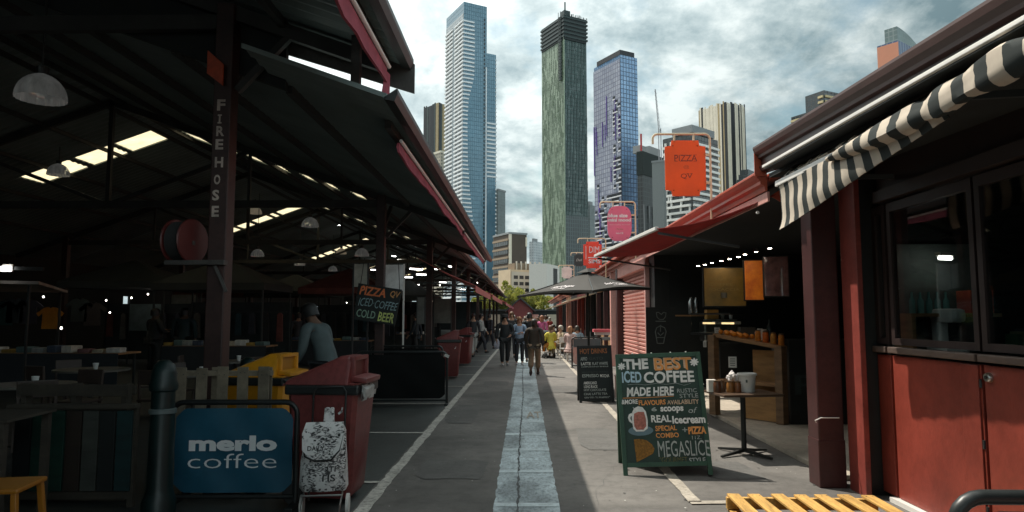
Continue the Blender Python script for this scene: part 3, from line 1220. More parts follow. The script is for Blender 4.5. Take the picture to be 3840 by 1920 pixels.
# lit downlights in a row over the counter
M_LAMP = mat('lit_lamp', (1, .86, .66), .4, emit=55.0, var=.02)
for i, px, py in ((0, 2618, 996), (1, 2644, 991), (2, 2670, 985), (3, 2705, 977), (4, 2736, 970), (5, 2769, 962), (6, 2794, 953), (7, 2835, 943), (8, 2886, 930)):
    p = onY(px, py, 11.6 - i * .28)
    t = thing('down_light', 'small white light in the row over the pizza counter', 'light', p, group='row of small lights over the pizza counter')
    MB().lathe([(.0, .04), (.035, .04), (.04, .0), (.03, -.005)], (0, 0, 0), 10).build('housing', M_BLACK, t)
    MB().lathe([(.0, -.012), (.02, -.010), (.026, -.004), (.026, .0)], (0, 0, 0), 10).build('lamp', M_LAMP, t)

# ------------------------------------------------------------------ shutter shop, then the row of stalls
sx = 3.0
st = thing('shutter_shop', 'closed shop with faded pink roller shutter beyond the pizza shop', 'shop', (sx, 16, 0))
b = MB()
ya, yb = 0.15, 5.0
n = 27
prof = []
rings = []
for i in range(n + 1):
    z = .05 + 2.72 * i / n
    for dz, dx in ((0.0, 0.035), (.30, -.012), (.72, -.020), (.82, .035)):
        zz = z + dz * 2.72 / n
        if i < n or dz == 0:
            rings.append([(dx - .02, ya, zz), (dx - .02, yb, zz)])
b.rings(rings, closed=False, cap=False)
b.build('roller_shutter', M_PINKPAINT, st, fix=False)
b = MB()
b.box((-.09, (ya + yb) / 2, 2.90), (.22, yb - ya, .30))
b.build('shutter_box', M_PINKPAINT, st, bevel=.02)
b = MB()
b.span((-.12, -.55, 0), (.2, .13, 3.0))
b.build('end_wall', M_BLACK, st)
b = MB()
for x0 in (-.32, -.22, -.12):
    b.span((x0, -.4, 3.10 + (x0 + .32) * -.5), (x0 + .05, 60, 3.17 + (x0 + .32) * -.5))
b.build('fascia', M_PINKPAINT, st)
b = MB()
b.prism([(-.5, 3.2), (-.5, 3.26), (4.4, 4.5), (4.4, 4.4)], .4, 60, lambda u, v, w: (u, w, v))
b.build('roof', M_GUTTER, st)
b = MB()
b.span((.3, .2, 0), (.4, 5.1, 3.2))
b.build('wall', M_DARKWALL, st)
b = MB()
b.span((-.24, -.02, 0.02), (-.13, .10, 2.85))
b.build('downpipe', mat('pale_pink_pipe', (.62, .33, .29), .5), st, bevel=.02)
post('dark red post between the pink shutter and the umbrella shop', 2.80, 3.02, 21.15, 21.5, 3.1, M_REDPOST)
post('second dark red post left of the pink shutter', 2.80, 3.0, 22.7, 22.95, 3.1, M_PINKPAINT)

# stalls beyond: fronts of posts with dark rooms between
rnd = random.Random(21)
for k in range(8):
    y0 = 23.2 + k * 5.2
    t = thing('market_stall', ['open stall with timber shelves right behind the black umbrella', 'dark open stall behind the seated people',
                               'third open stall on the right from the pink shutter', 'fourth open stall on the right from the pink shutter',
                               'fifth open stall on the right from the pink shutter', 'sixth small open stall far down the right row',
                               'seventh small open stall far down the right row', 'last small open stall far down the right row'][k],
              'stall', (3.0, y0, 0), group='open stalls down the right row')
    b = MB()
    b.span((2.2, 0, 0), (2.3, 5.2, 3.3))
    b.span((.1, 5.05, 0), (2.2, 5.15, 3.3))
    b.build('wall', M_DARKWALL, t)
    c = [M_REDPOST, M_BLACK, M_REDDOOR, M_REDPOST, M_PINKPAINT, M_BLACK, M_REDDOOR, M_REDPOST][k]
    for yy in (.1, 2.6, 5.1):
        MB().box((0, yy, 1.55), (.16, .16, 3.1)).build('post', c, t)
    MB().box((.3, 2.6, .45), (.5, 4.6, .9)).build('counter', [M_WARMTIM, M_BLACK, M_BLACK, M_WARMTIM][k % 4], t)
    MB().box((-.02, 2.6, 2.75), (.1, 5.1, .35)).build('sign_board', [M_WARMTIM, M_BLACK, M_REDDOOR, M_BLACK][k % 4], t)
    if k in (1, 2, 4, 6):
        a = MB()
        a.prism([(0, 2.62), (-1.25, 2.28), (-1.25, 2.25), (0, 2.58)], .2, 5.0, lambda u, v, w: (u, w, v))
        a.build('awning', [M_CREAMCAN, M_CREAMCAN, M_PINKCAN][k % 3], t)
# furnishings of the first open stall
p = onY(2245, 1255, 24.2)
for j, (z, col, w) in enumerate(((1.08, (.62, .12, .14), .7), (.98, (.6, .6, .58), .75), (.80, (.25, .28, .27), .9))):
    b = MB()
    b.box((0, 0, .05), (w, .4, .10))
    tag(b.build('stacked_box', mat('box_%d' % j, col, .5), None, bevel=.01, loc=(3.0 - .32 + .1 * j, 23.9 + .1 * j, z)),
        ['red box on the shelves behind the umbrella', 'white box under the red box on the shelves', 'grey box lowest on the shelves behind the umbrella'][j], 'box')

# terrace at the end of the street
e = thing('gabled_shed', 'dark red gabled shed closing the far end of the street', 'shed', (-.6, 92, 0))
b = MB()
b.prism([(-1.6, 0), (1.6, 0), (1.6, 2.6), (0, 4.0), (-1.6, 2.6)], 0, 8, lambda u, v, w: (u, w, v))
b.build('wall', mat('far_red_paint', (.20, .04, .038), .6), e)
b = MB()
b.prism([(-2.0, 2.3), (0, 4.02), (2.0, 2.3), (2.0, 2.5), (0, 4.25), (-2.0, 2.5)], -.6, 8.2, lambda u, v, w: (u, w, v))
b.build('roof', M_STEEL_D, e)

e = thing('low_shed', 'long low dark shed behind the gabled shed at the street end', 'shed', (0, 101, 0))  # long_low_shed
MB().span((-9, 0, 0), (9, 5, 2.5)).build('wall', M_DARKWALL, e)
MB().span((-9.4, -.5, 2.51), (9.4, 5.4, 2.75)).build('roof', M_STEEL_D, e)
for k in range(6):
    MB().span((-8 + k * 2.8, -.08, .3), (-6.4 + k * 2.8, -.01, 2.0)).build('shutter', [M_PINKPAINT, M_CREAMCAN, M_REDPOST][k % 3], e)

# ------------------------------------------------------------------ striped awning over the kiosk
aw = thing('striped_awning', 'cream and charcoal striped awning half rolled over the red doors', 'awning', (2.4, 0, 2.8))
M_STR = stripes('striped_canvas', (0.050, .058, .057), (.66, .58, .48), .225, 1, translucent=.22)
YF, YN = 6.55, 1.6
b = MB()
b.prism([(-.07, .19), (.25, .19), (.25, .225), (-.07, .225)], YN, YF + .12, lambda u, v, w: (u, w, v + .02 - (YF - w) * .022))
b.build('hood', M_STEEL_D, aw)
b = MB()
b.prism([(-.09, .205), (-.07, .20), (-.07, .235), (-.09, .23)], YN, YF + .14, lambda u, v, w: (u, w, v + .02 - (YF - w) * .022))
b.build('hood_lip', M_WHITEMET, aw, bevel=.004)
b = MB()
b.bar((.02, YF + .05, .05), (.02, 4.9, .03), .05, .055)
b.build('front_bar', M_WHITEMET, aw, bevel=.008)
rnd = random.Random(12)
# slack cloth between hood and bar
b = MB()
rings = []
n = 64
for i in range(n + 1):
    y = YF - (YF - YN) * i / n
    q = .025 * math.sin(i * 1.9) + .018 * math.sin(i * .83 + 1)
    rings.append([(.16, y, .185), (.09 + q * .6, y, .15 + q), (.03 + q, y, .10 + q * .5), (.035 + q, y, .09 + q * .5), (.1 + q * .6, y, .13 + q), (.17, y, .175)])
b.rings(rings)
b.build('slack_cloth', M_STR, aw, smooth=True)
# hanging valance with fluted lower edge
b = MB()
rings = []
n = 120
y_end = 3.9
for i in range(n + 1):
    y = YF - (YF - y_end) * i / n
    f = (YF - y) / (YF - y_end)
    bot = -.40 + .31 * f ** 1.05
    fl = .004 * math.sin(y * 2 * math.pi / .225)
    bulge = .05 * math.sin(f * math.pi * .9)
    row = []
    for j in range(9):
        g = j / 8
        z = .03 + (bot - .03) * g
        row.append((.0 + fl * g + .035 * math.sin(g * math.pi) * (1 - f) - bulge * math.sin(g * math.pi) + .006 * math.sin(g * 9 + y * 3), y, z))
    rings.append(row + [(p[0] + .008, p[1], p[2]) for p in reversed(row)])
b.rings(rings)
b.build('valance', M_STR, aw, smooth=True)
def roll_r(y):
    tab = ((1.6, .058), (2.6, .058), (3.3, .066), (3.6, .046), (3.9, .072), (4.3, .084), (4.8, .048), (5.35, .0))
    for (a, u), (c, v) in zip(tab, tab[1:]):
        if a <= y <= c:
            return u + (v - u) * (y - a) / (c - a)
    return .075


# the part of the cloth that is bunched into a loose roll
b = MB()
rings = []
n = 110
for i in range(n + 1):
    y = 5.35 - (5.35 - YN) * i / n
    f = min(1.0, (5.35 - y) / 1.3)
    r = .018 + roll_r(y)
    r *= 1 + .10 * math.sin(y * 4.1) + .06 * math.sin(y * 11.3)
    pinch = math.exp(-((y - 4.05) / .10) ** 2) + .8 * math.exp(-((y - 3.1) / .09) ** 2)
    r *= 1 - .38 * pinch
    cz = .012 * math.sin(y * 2.3 + .5)
    cx = -.03 + .02 * math.sin(y * 3.1 + 1)
    ring = []
    for k in range(18):
        a = 2 * math.pi * k / 18
        w = 1 + .10 * math.sin(3 * a + y * 2.2) + .06 * math.sin(5 * a - y * 5)
        ring.append((cx + r * .85 * w * math.cos(a), y, cz + r * 1.05 * w * math.sin(a)))
    rings.append(ring)
b.rings(rings)
b.build('rolled_cloth', M_STR, aw, smooth=True)
for y in (6.2, 3.9, 2.2):
    MB().bar((.05, y, .03), (.75, y - .3, -.02), .03, .04).build('arm', M_STEEL_D, aw)

# ------------------------------------------------------------------ the city beyond
def tower_frame(c, l, r, Y, a):
    """corner pixel (x, y), left and right edge pixels, distance, angle of the left face: origin, turn, right width, left width, height"""
    a = R(a)
    top = onY(c[0], c[1], Y)
    kl = onY(l, c[1], 1.0).x
    kr = onY(r, c[1], 1.0).x
    wl = (top.x - kl * Y) / (math.cos(a) + kl * math.sin(a))
    wr = (kr * Y - top.x) / (math.sin(a) - kr * math.cos(a))
    return Vector((top.x, Y, 0)), R(90) - a, wr, wl, top.z


def tower(label, c, l, r, Y, a, name='tower', cat='skyscraper'):
    o, rz, wr, wl, H = tower_frame(c, l, r, Y, a)
    t = thing(name, label, cat, o, rz)
    return t, wr, wl, H


def lerp_table(tab, x):
    for (a, va), (b_, vb) in zip(tab, tab[1:]):
        if a <= x <= b_:
            return va + (vb - va) * (x - a) / (b_ - a)
    return tab[-1][1] if x > tab[-1][0] else tab[0][1]


# blue tower with white balcony blades
F_BLUE = facade('blue_glass_wall', (0.085, .185, .255), (0.11, .225, .30), (0.055, .125, .175), 1.6, 3.25, .2, rough=.12, vary=.25, metal=.15)
F_BLUE2 = facade('blue_glass_side', (0.10, .14, .17), (.16, .21, .24), (.38, .43, .46), 3.3, 3.25, .6, rough=.2, vary=.3)
M_BLADE = mat('white_balcony_edge', (.74, .78, .80), .6, var=.08, scale=.2)
t, wr, wl, H = tower('tall blue glass tower with white balcony blades in a wavy edge', (1740, 6), 1675, 1826, 520, 61)
MB().span((0, 0, 0), (wr, wl, H)).build('body', F_BLUE, t)
MB().span((-.35, .3, 0), (0, wl - .2, H - 9)).build('side_wall', F_BLUE2, t)
fl = 3.25
n = int((H - 12) / fl)
tab = [(0, .55), (.12, .56), (.2, .52), (.3, .42), (.4, .27), (.5, .18), (.6, .16), (.68, .20), (.76, .44), (.86, .46), (.93, .44), (1, .40)]
for i in range(4, n):
    z = i * fl
    e = lerp_table(tab, z / H) * wr
    b = MB()
    b.span((-1.3, .2, z), (-.36, wl * .46, z + 1.25))
    b.span((-1.3, wl * .54, z), (-.36, wl, z + 1.25))
    b.span((-1.3, -.9, z), (e, -.02, z + 1.15))
    b.build('balcony', M_BLADE, t)
b = MB()
for i in range(4, n + 1):
    b.span((wr * .86, -.12, i * fl + .6), (wr * .93, .0, i * fl + 2.6))
b.build('window_column', mat('dark_window', (.008, .02, .03), .2), t)
b = MB()
for i in range(4, n):
    z = i * fl
    for f in (.1, .3, .62, .82):
        b.span((-.44, wl * f, z + 1.3), (-.34, wl * (f + .12), z + 2.9))
b.build('window_pattern', mat('dark_window', (.008, .02, .03)), t)
MB().span((wr * .2, wl * .2, H), (wr * .75, wl * .7, H + 2.5)).build('plant_room', mat('tower_plant', (.02, .05, .06), .5), t)
zt = H * (1190 - 183) / (1190 - 6)
MB().span((wr + .02, 2, 0), (wr + 9.2, wl * .6, zt)).build('wing', F_BLUE, t)
MB().span((wr - .9, -.5, 0), (wr - .1, -.03, H * .8)).build('mullion', M_BLADE, t)
for i in range(5, int(zt / fl)):
    b = MB()
    z = i * fl
    hh = z / H
    if .44 < hh < .63:
        b.span((wr + 1, 1.2, z), (wr + 9.6, 1.98, z + 1.2))
    else:
        b.span((wr + 8.6, 1.5, z), (wr + 9.6, 1.98, z + 1.1))
    b.build('balcony_band', M_BLADE, t)

# green tower with ragged fins
F_GRNLIT = facade('lit_green_glass_wall', (.185, .255, .17), (.205, .28, .185), (.13, .185, .125), 1.5, 3.4, .2, rough=.3, vary=.08)
F_GRNSHADE = facade('shaded_green_glass_wall', (.006, .042, .038), (.012, .062, .055), (.004, .024, .023), 1.5, 3.4, .22, rough=.16, vary=.14)  # darker copy of the green glass, shade of the right face painted in
F_GRID = facade('dark_grid_wall', (.010, .02, .022), (.02, .035, .036), (.10, .13, .13), 2.2, 3.4, .35, rough=.3, vary=.3)
M_FIN = mat('pale_green_fin', (.235, .305, .22), .5, var=.2, scale=.2)
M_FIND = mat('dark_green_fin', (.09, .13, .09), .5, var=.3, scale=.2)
M_CROWN = mat('dark_crown', (.010, .026, .026), .4, var=.3, scale=.2)
t, wr, wl, H = tower('very tall green tower with dark overhanging crown and ragged vertical fins', (2115, 112), 2031, 2199, 560, 60)
MB().span((.3, .3, 0), (wr, wl, H)).build('body', F_GRNSHADE, t)
MB().span((0, .4, 0), (.29, wl, H)).build('side_wall', F_GRNLIT, t)
zg = H * (1190 - 813) / (1190 - 112)
MB().span((.4, -.3, 0), (wr - .05, .29, zg)).build('grid_wall', F_GRID, t)
rnd = random.Random(4)
b, d, d2 = MB(), MB(), MB()
for i in range(760):
    y, z, hh = rnd.uniform(.4, wl - .5), rnd.uniform(10, H - 12), rnd.uniform(3, 11)
    y = round(y / 1.5) * 1.5
    (b.span((-.30, y, z), (-.01, y + .22, min(H - 2, z + hh))) if rnd.random() < .12 else d.span((-.16, y, z), (-.01, y + rnd.choice((.14, .2, .3)), min(H - 2, z + hh))))
for i in range(420):
    x, z, hh = rnd.uniform(.6, wr - .6), rnd.uniform(zg, H - 12), rnd.uniform(4, 14)
    x = round(x / 1.5) * 1.5
    d2.span((x, .10, z), (x + .2, .28, min(H - 2, z + hh)))
b.build('pale_cladding', M_FIN, t)
d.build('dark_cladding', M_FIND, t)
d2.build('shaded_cladding', mat('shaded_fin', (.012, .055, .049), .35, var=.4, scale=.3), t)
MB().span((-.55, -.3, 0), (.25, .38, H - 4)).build('corner_mullion', M_FIN, t)
b = MB()
for k in range(6):
    z = H - 6 + k * 3.3
    b.span((-1.0, -1.0, z), (wr + .7, wl + .5, z + 1.5))
b.build('crown', M_CROWN, t)
MB().span((-.5, -.5, H - 8), (wr - .5, wl - .5, H + 13)).build('crown_core', mat('crown_core', (.004, .010, .011), .6), t)
b = MB()
b.span((1, 1, H + 13), (7, 7, H + 18))
b.span((2.8, 2.8, H + 18), (3.7, 3.7, H + 26))
rnd = random.Random(3)
for i in range(26):
    x = rnd.uniform(-2, wr)
    b.span((x, -.9, H + 12), (x + .3, -.6, H + 13 + rnd.uniform(.5, 2.5)))
b.build('roof_works', M_CROWN, t)
b = MB()
zb = H * (1190 - 300) / (1190 - 112)
for i in range(int((H + 16 - zb) / 3)):
    z = zb + i * 3
    b.span((-1.6, 3.2, z), (-1.2, 6.4, z + .5))
b.span((-1.6, 3.0, zb), (-1.3, 3.4, H + 17))
b.span((-1.6, 6.2, zb), (-1.3, 6.6, H + 17))
b.span((-.8, 3.0, zb), (-.5, 6.6, H))
b.build('hoist_track', M_CROWN, t)

# violet glass tower
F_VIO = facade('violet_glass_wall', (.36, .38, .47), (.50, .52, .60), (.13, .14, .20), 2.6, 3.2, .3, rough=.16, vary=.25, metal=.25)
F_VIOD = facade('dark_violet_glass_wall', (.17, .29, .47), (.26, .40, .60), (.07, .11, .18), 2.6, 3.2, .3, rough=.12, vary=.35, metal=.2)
t, wr, wl, H = tower('violet blue glass tower with dark balcony cells low on its face', (2325, 179), 2225, 2389, 480, 60)
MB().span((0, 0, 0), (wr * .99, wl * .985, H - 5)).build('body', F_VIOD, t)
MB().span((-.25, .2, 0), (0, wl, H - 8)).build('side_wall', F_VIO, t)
MB().span((-.3, -.2, H - 5), (wr * .82, wl * .86, H - 1.5)).build('roof_cap', mat('violet_cap', (.015, .016, .022), .5), t)
rnd = random.Random(11)
b, v, w_ = MB(), MB(), MB()
for i in range(int(H / 3.2) - 3):
    z = i * 3.2 + .5
    f = z / H
    for j in range(11):
        y = .4 + j * (wl - .8) / 11
        g = j / 11
        p = max(0, 1.55 - f * 2.5 - .3 * abs(g - .3)) + (.55 if g < .22 and .45 < f < .82 and rnd.random() < .75 else 0)
        if rnd.random() < p:
            b.span((-.36, y, z), (-.24, y + 2.7, z + 2.1))
            w_.span((-.9, y - .2, z - .95), (-.24, y + 2.5, z - .05))
    for j in range(6):
        x = .5 + j * (wr - 1) / 6
        p = max(0, 1.25 - f * 2.7)
        if rnd.random() < p:
            b.span((x, -.12, z), (x + 2.0, -.0, z + 2.1))
            w_.span((x - .2, -.7, z - .5), (x + 2.3, -.01, z - .05))
for i in range(15):
    y, z, hh = rnd.uniform(.5, wl - .5), rnd.uniform(40, H * .72), rnd.uniform(10, 30)
    v.span((-.75, y, z), (-.24, y + .32, min(H - 9, z + hh)))
v.span((-.75, wl - .6, H * .55), (-.24, wl - .1, H * .74))
b.build('recess_pattern', mat('black_recess', (.006, .008, .012), .4), t)
w_.build('slab_pattern', mat('pale_slab', (.62, .63, .66), .6), t)
v.build('violet_cladding', mat('violet_fin', (.16, .09, .36), .4, var=.2), t)

# tower under construction, wrapped core and scaffold
F_DK = facade('scaffold_wall', (.012, .016, .018), (.022, .028, .030), (.055, .065, .068), 2.2, 3.0, .28, rough=.5, vary=.4)
t, wr, wl, H = tower('dark unfinished tower wrapped in scaffold behind the violet tower', (2409, 565), 2388, 2490, 450, 40)
MB().span((0, 0, 0), (wr, wl, H)).build('body', F_DK, t)
MB().span((-.5, -.5, H - 16), (wr + .3, wl, H - .5)).build('screen', mat('dark_screen', (.012, .022, .021), .7), t)
b = MB()
for i in range(9):
    x = wr * (i + .3) / 9
    b.bar((x, -.7, 10), (x + (2.5 if i % 2 else -1.5), -.7, H - 36), .5)
b.build('scaffold', mat('scaffold_pole', (.22, .23, .24), .5), t)
b = MB()
b.span((3, 3, H), (9, 9, H + 5))
b.span((wr * .5, 3, H), (wr, 9, H + 6.5))
b.build('formwork', mat('formwork', (.32, .33, .33), .7), t)
b = MB()
b.bar((2, 2, H), (2, 2, H + 12), .9)
b.build('red_mast', mat('red_mast', (.45, .03, .03), .5), t)

# white banded tower
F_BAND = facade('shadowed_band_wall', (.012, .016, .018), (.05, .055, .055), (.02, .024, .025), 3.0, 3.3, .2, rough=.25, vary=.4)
t, wr, wl, H = tower('white banded apartment tower behind the orange hanging sign', (2592, 470), 2484, 2690, 360, 48)
MB().span((0, 0, 0), (wr, wl, H - 4)).build('body', F_BAND, t)
MB().span((-1.2, -1.2, H - 4), (wr * .8, wl * .62, H)).build('roof_slab', mat('grey_slab', (.22, .24, .25), .6), t)
M_BAND = mat('white_band', (.80, .80, .77), .6, var=.08, scale=.3)
rnd = random.Random(17)
for i in range(8, int((H - 6) / 3.3)):
    z = i * 3.3
    b = MB()
    y = 0
    off = rnd.uniform(-.3, .3)
    b.rings([[(-1.3 + off, wl * .98, z), (-1.3 + off, wl * .98, z + 1.25), (-.02, wl * .98, z + 1.25), (-.02, wl * .98, z)],
             [(-1.3 + off, 1.0, z), (-1.3 + off, 1.0, z + 1.25), (-.02, 1.0, z + 1.25), (-.02, 1.0, z)]])
    b.rings([[(-.3, -1.2, z), (-.3, -1.2, z + 1.25), (-.02, -.02, z + 1.25), (-.02, -.02, z)],
             [(wr * .5, -1.5 - off, z), (wr * .5, -1.5 - off, z + 1.25), (wr * .5, -.02, z + 1.25), (wr * .5, -.02, z)],
             [(wr, -1.0, z), (wr, -1.0, z + 1.25), (wr, -.02, z + 1.25), (wr, -.02, z)]])
    for k in range(3):
        yy = rnd.uniform(1, wl - 2)
        b.span((-1.1, yy, z + 1.26), (-.02, yy + .7, z + 3.28))
    b.build('balcony_band', M_BAND, t)
t2, w2, l2, H2 = tower('pale grey slab block left of the banded tower', (2487, 606), 2478, 2496, 350, 30, 'tower_block', 'building')
MB().span((0, 0, 0), (w2, 6, H2)).build('wall', mat('grey_slab_wall', (.20, .22, .22), .7), t2)
MB().span((-.3, -.3, H2), (w2 + .3, 6.2, H2 + 1)).build('parapet', mat('grey_slab', (.22, .24, .25)), t2)

# tower with vertical cream, gold and black stripes
def striped_body(t, wr, wl, H, n1, n2, cols, z0=0, seed=1, dk=.1):
    rnd = random.Random(seed)
    by = {}
    for face, W, n in (('l', wl, n1), ('r', wr, n2)):
        p = 0
        while p < W - .3:
            w = rnd.choice((.6, .9, 1.2, 1.7)) * W / n
            w = min(w, W - p)
            c = rnd.choice(cols[face])
            top = H + rnd.uniform(-1.0, 1.2)
            q = by.setdefault(c, MB())
            if face == 'l':
                q.span((-.5, p, z0), (-.02, p + w * .9, top))
            else:
                q.span((p, -.5, z0), (p + w * .9, -.02, top))
            p += w
    return by


CREAM = mat('cream_panel', (.72, .66, .54), .6, var=.08, scale=.2)
GOLD = mat('gold_panel', (.38, .29, .15), .4, var=.1, scale=.2)
BLK = mat('black_panel', (.012, .014, .016), .3, var=.2, scale=.2)
GREYP = mat('grey_panel', (.22, .24, .25), .5, var=.1, scale=.2)
F_INK = facade('ink_glass', (.012, .018, .02), (.03, .035, .036), (.02, .025, .026), 2, 3.2, .2, rough=.2)
t, wr, wl, H = tower('tower with vertical cream, gold and black stripes right of the orange sign', (2724, 381), 2620, 2791, 420, 55)
MB().span((0, 0, 0), (wr, wl, H - 1)).build('body', F_INK, t)
for m_, q in striped_body(t, wr, wl, H, 15, 11, {'l': (CREAM, CREAM, CREAM, GOLD, BLK, BLK), 'r': (BLK, GREYP, CREAM, CREAM, BLK)}, 0, 5).items():
    q.build(m_.name.replace('panel', 'cladding'), m_, t)
t, wr, wl, H = tower('terraced grey glass block at the foot of the striped tower', (2790, 655), 2735, 2900, 300, 40, 'office_block', 'building')
b = MB()
for i in range(7):
    b.span((i * .8, 0, 0), (wr, wl - i * .5, H - 10 + i * 2.2))
b.build('body', F_INK, t)
for i in range(9):
    MB().span((-1, -1, H - 26 + i * 2.9), (wr * .9, -.02, H - 25 + i * 2.9)).build('terrace', GREYP, t)

# towers behind the kiosk roof
F_DARKT = facade('dark_glass_tower', (.008, .014, .018), (.02, .03, .035), (.012, .018, .02), 3, 3.1, .2, rough=.2)
t, wr, wl, H = tower('dark tower with cream striped balconies peeking over the kiosk roof', (3090, 338), 2963, 3160, 400, 62)
MB().span((0, 0, 0), (wr, wl * .55, H)).build('body', F_DARKT, t)
MB().span((0, wl * .551, 0), (wr, wl, H - 10)).build('low_wing', F_DARKT, t)
for i in range(int(H / 3.1) - 8, int(H / 3.1)):
    z = i * 3.1
    b = MB()
    if z < H - 12:
        b.span((-.9, wl * .72, z), (-.02, wl * .99, z + 1.3))
    b.span((-.9, .5, z), (-.02, wl * .16, z + 1.3))
    b.span((.5, -.9, z), (wr * .6, -.02, z + 1.3))
    b.build('balcony', mat('yellow_cream_band', (.50, .42, .24), .6), t)
t, wr, wl, H = tower('salmon tower with curved blue glass crown over the kiosk roof', (3368, 150), 3288, 3455, 400, 52)
MB().span((0, 0, 0), (wr, wl, H)).build('body', facade('blue_rib_wall', (.06, .09, .17), (.08, .12, .22), (.16, .19, .25), 3.2, 60, .35, rough=.15), t)
MB().span((-.3, .0, 0), (-.01, wl, H - 1)).build('side_wall', mat('salmon_wall', (.58, .24, .15), .7, var=.05, scale=.1), t)
b = MB()
pts = []
for k in range(13):
    f = k / 12
    pts.append((wr * f, H + .02 + 8.5 * math.cos(f * math.pi / 2) ** .7 if f < 1 else H + .02))
b.prism([(0, H + .02)] + pts[:-1] + [(wr, H + .03)], .4, wl * .62, lambda u, v, w: (u, w, v))
b.build('crown', facade('grey_green_crown', (.10, .15, .15), (.13, .19, .19), (.20, .25, .25), 2.6, 3, .3, rough=.3), t)

# left of the blue tower
F_SLATE = facade('slate_wall', (.03, .045, .045), (.055, .07, .068), (.03, .04, .04), 2.2, 3.2, .3, rough=.3)
t, wr, wl, H = tower('dark slate tower with gold stripe behind the blue tower at left', (1646, 384), 1590, 1692, 700, 45)
MB().span((0, 0, 0), (wr, wl, H - 3)).build('body', F_SLATE, t)
SLATE = mat('slate_panel', (.05, .07, .068), .5, var=.2, scale=.2)
for m_, q in striped_body(t, wr, wl, H, 9, 9, {'l': (SLATE, SLATE, BLK, BLK, GOLD), 'r': (SLATE, BLK, SLATE, GOLD)}, H * .3, 9).items():
    q.build(m_.name.replace('panel', 'cladding'), m_, t)
t, wr, wl, H = tower('cream block with dark windows in front of the slate tower', (1652, 572), 1612, 1672, 640, 50, 'apartment_block', 'building')
MB().span((0, 0, 0), (wr, wl, H)).build('body', facade('cream_window_wall', (.03, .035, .035), (.06, .06, .055), (.42, .37, .29), 3.0, 3.2, 1.0, rough=.4, vary=.1), t)
MB().span((-.4, -.4, H), (wr + .4, wl, H + 2)).build('parapet', CREAM, t)
t, wr, wl, H = tower('slim blue grey tower right behind the blue tower', (1868, 714), 1850, 1895, 760, 30)
MB().span((0, 0, 0), (wr, wl, H)).build('body', facade('misty_wall', (.06, .085, .09), (.10, .13, .135), (.14, .17, .175), 3, 3.2, .5, rough=.3), t)
MB().span((-.6, -.6, H), (wr * 1.03, wl, H + 2)).build('parapet', GREYP, t)
t, wr, wl, H = tower('small grey blue tower between the green and the violet towers', (2212, 768), 2190, 2234, 720, 40)
MB().span((0, 0, 0), (wr, wl, H)).build('body', facade('misty_wall', (.06, .085, .09), (.10, .13, .135), (.14, .17, .175), 3, 3.2, .5), t)
MB().span((1, 1, H), (wr * .6, wl * .6, H + 4)).build('plant_room', GREYP, t)
t, wr, wl, H = tower('faint white block far off between the brown block and the green tower', (2002, 905), 1985, 2034, 900, 35, 'apartment_block', 'building')
MB().span((0, 0, 0), (wr, wl, H)).build('body', facade('pale_far_wall', (.24, .29, .32), (.32, .37, .40), (.45, .49, .51), 4, 3.5, .9, rough=.5), t)
MB().span((1, 1, H), (wr * .5, wl * .5, H + 4)).build('plant_room', GREYP, t)

# low blocks at the end of the street
BRN = mat('brown_brick_wall', (.085, .066, .052), .75, var=.15, scale=.3)
t, wr, wl, H = tower('dark brown office block with cream corner strips at the street end', (1909, 877), 1850, 1975, 260, 62, 'office_block', 'building')
MB().span((0, 0, 0), (wr, wl, H)).build('wall', BRN, t)
MB().span((-.15, -.25, 0), (1.0, -.01, H)).build('corner_strip', CREAM, t)
MB().span((wr - .6, -.25, H - 4.5), (wr + .1, -.01, H - 1)).build('corner_strip', CREAM, t)
MB().span((-.3, -.3, H), (wr + .2, wl, H + .7)).build('parapet', GREYP, t)
for i in range(8):
    MB().span((-.35, .6, H - 4.2 - i * 3.4), (-.02, wl - .6, H - 2.6 - i * 3.4)).build('window_band', F_INK, t)
    MB().span((-.5, .2, H - 2.5 - i * 3.4), (-.02, wl - .2, H - 1.7 - i * 3.4)).build('spandrel', mat('tan_spandrel', (.26, .2, .14), .7), t)
CRM = mat('cream_render', (.56, .44, .30), .75, var=.08, scale=.4)
CRM2 = mat('pale_render', (.50, .45, .38), .75, var=.08, scale=.4)
t, wr, wl, H = tower('cream office block with three rows of dark windows at the street end', (1914, 1010), 1869, 2052, 190, 58, 'office_block', 'building')
MB().span((0, 0, 0), (wr, wl, H)).build('wall', CRM, t)
MB().span((.3, -.3, 0), (wr, -.01, H - .6)).build('front_wall', CRM2, t)
for r_ in range(3):
    for c_ in range(6):
        x = .9 + c_ * (wr - 1.2) / 6
        z = H - 2.6 - r_ * 1.75
        f = MB()
        f.span((x, -.36, z), (x + (wr - 1.2) / 6 * .72, -.31, z + .95))
        f.build('window', BLK, t)
b = MB()
b.span((2, 1, H), (wr * .96, wl * .7, H + 1.9))
b.build('plant_room', mat('brown_plant', (.20, .15, .10), .7), t)
for i in range(6):
    x = 2.3 + i * (wr - 3) / 6
    MB().span((x, .7, H), (x + .35, .98, H + 2.4)).build('duct', CRM2, t)
t, wr, wl, H = tower('white rendered block right of the cream office block', (2050, 988), 2046, 2098, 185, 20, 'office_block', 'building')
MB().span((0, 0, 0), (wr, 5, H)).build('wall', mat('white_render', (.62, .60, .56), .7, var=.06), t)
MB().span((wr * .5, -.1, 0), (wr * .8, -.01, H - .9)).build('window', BLK, t)

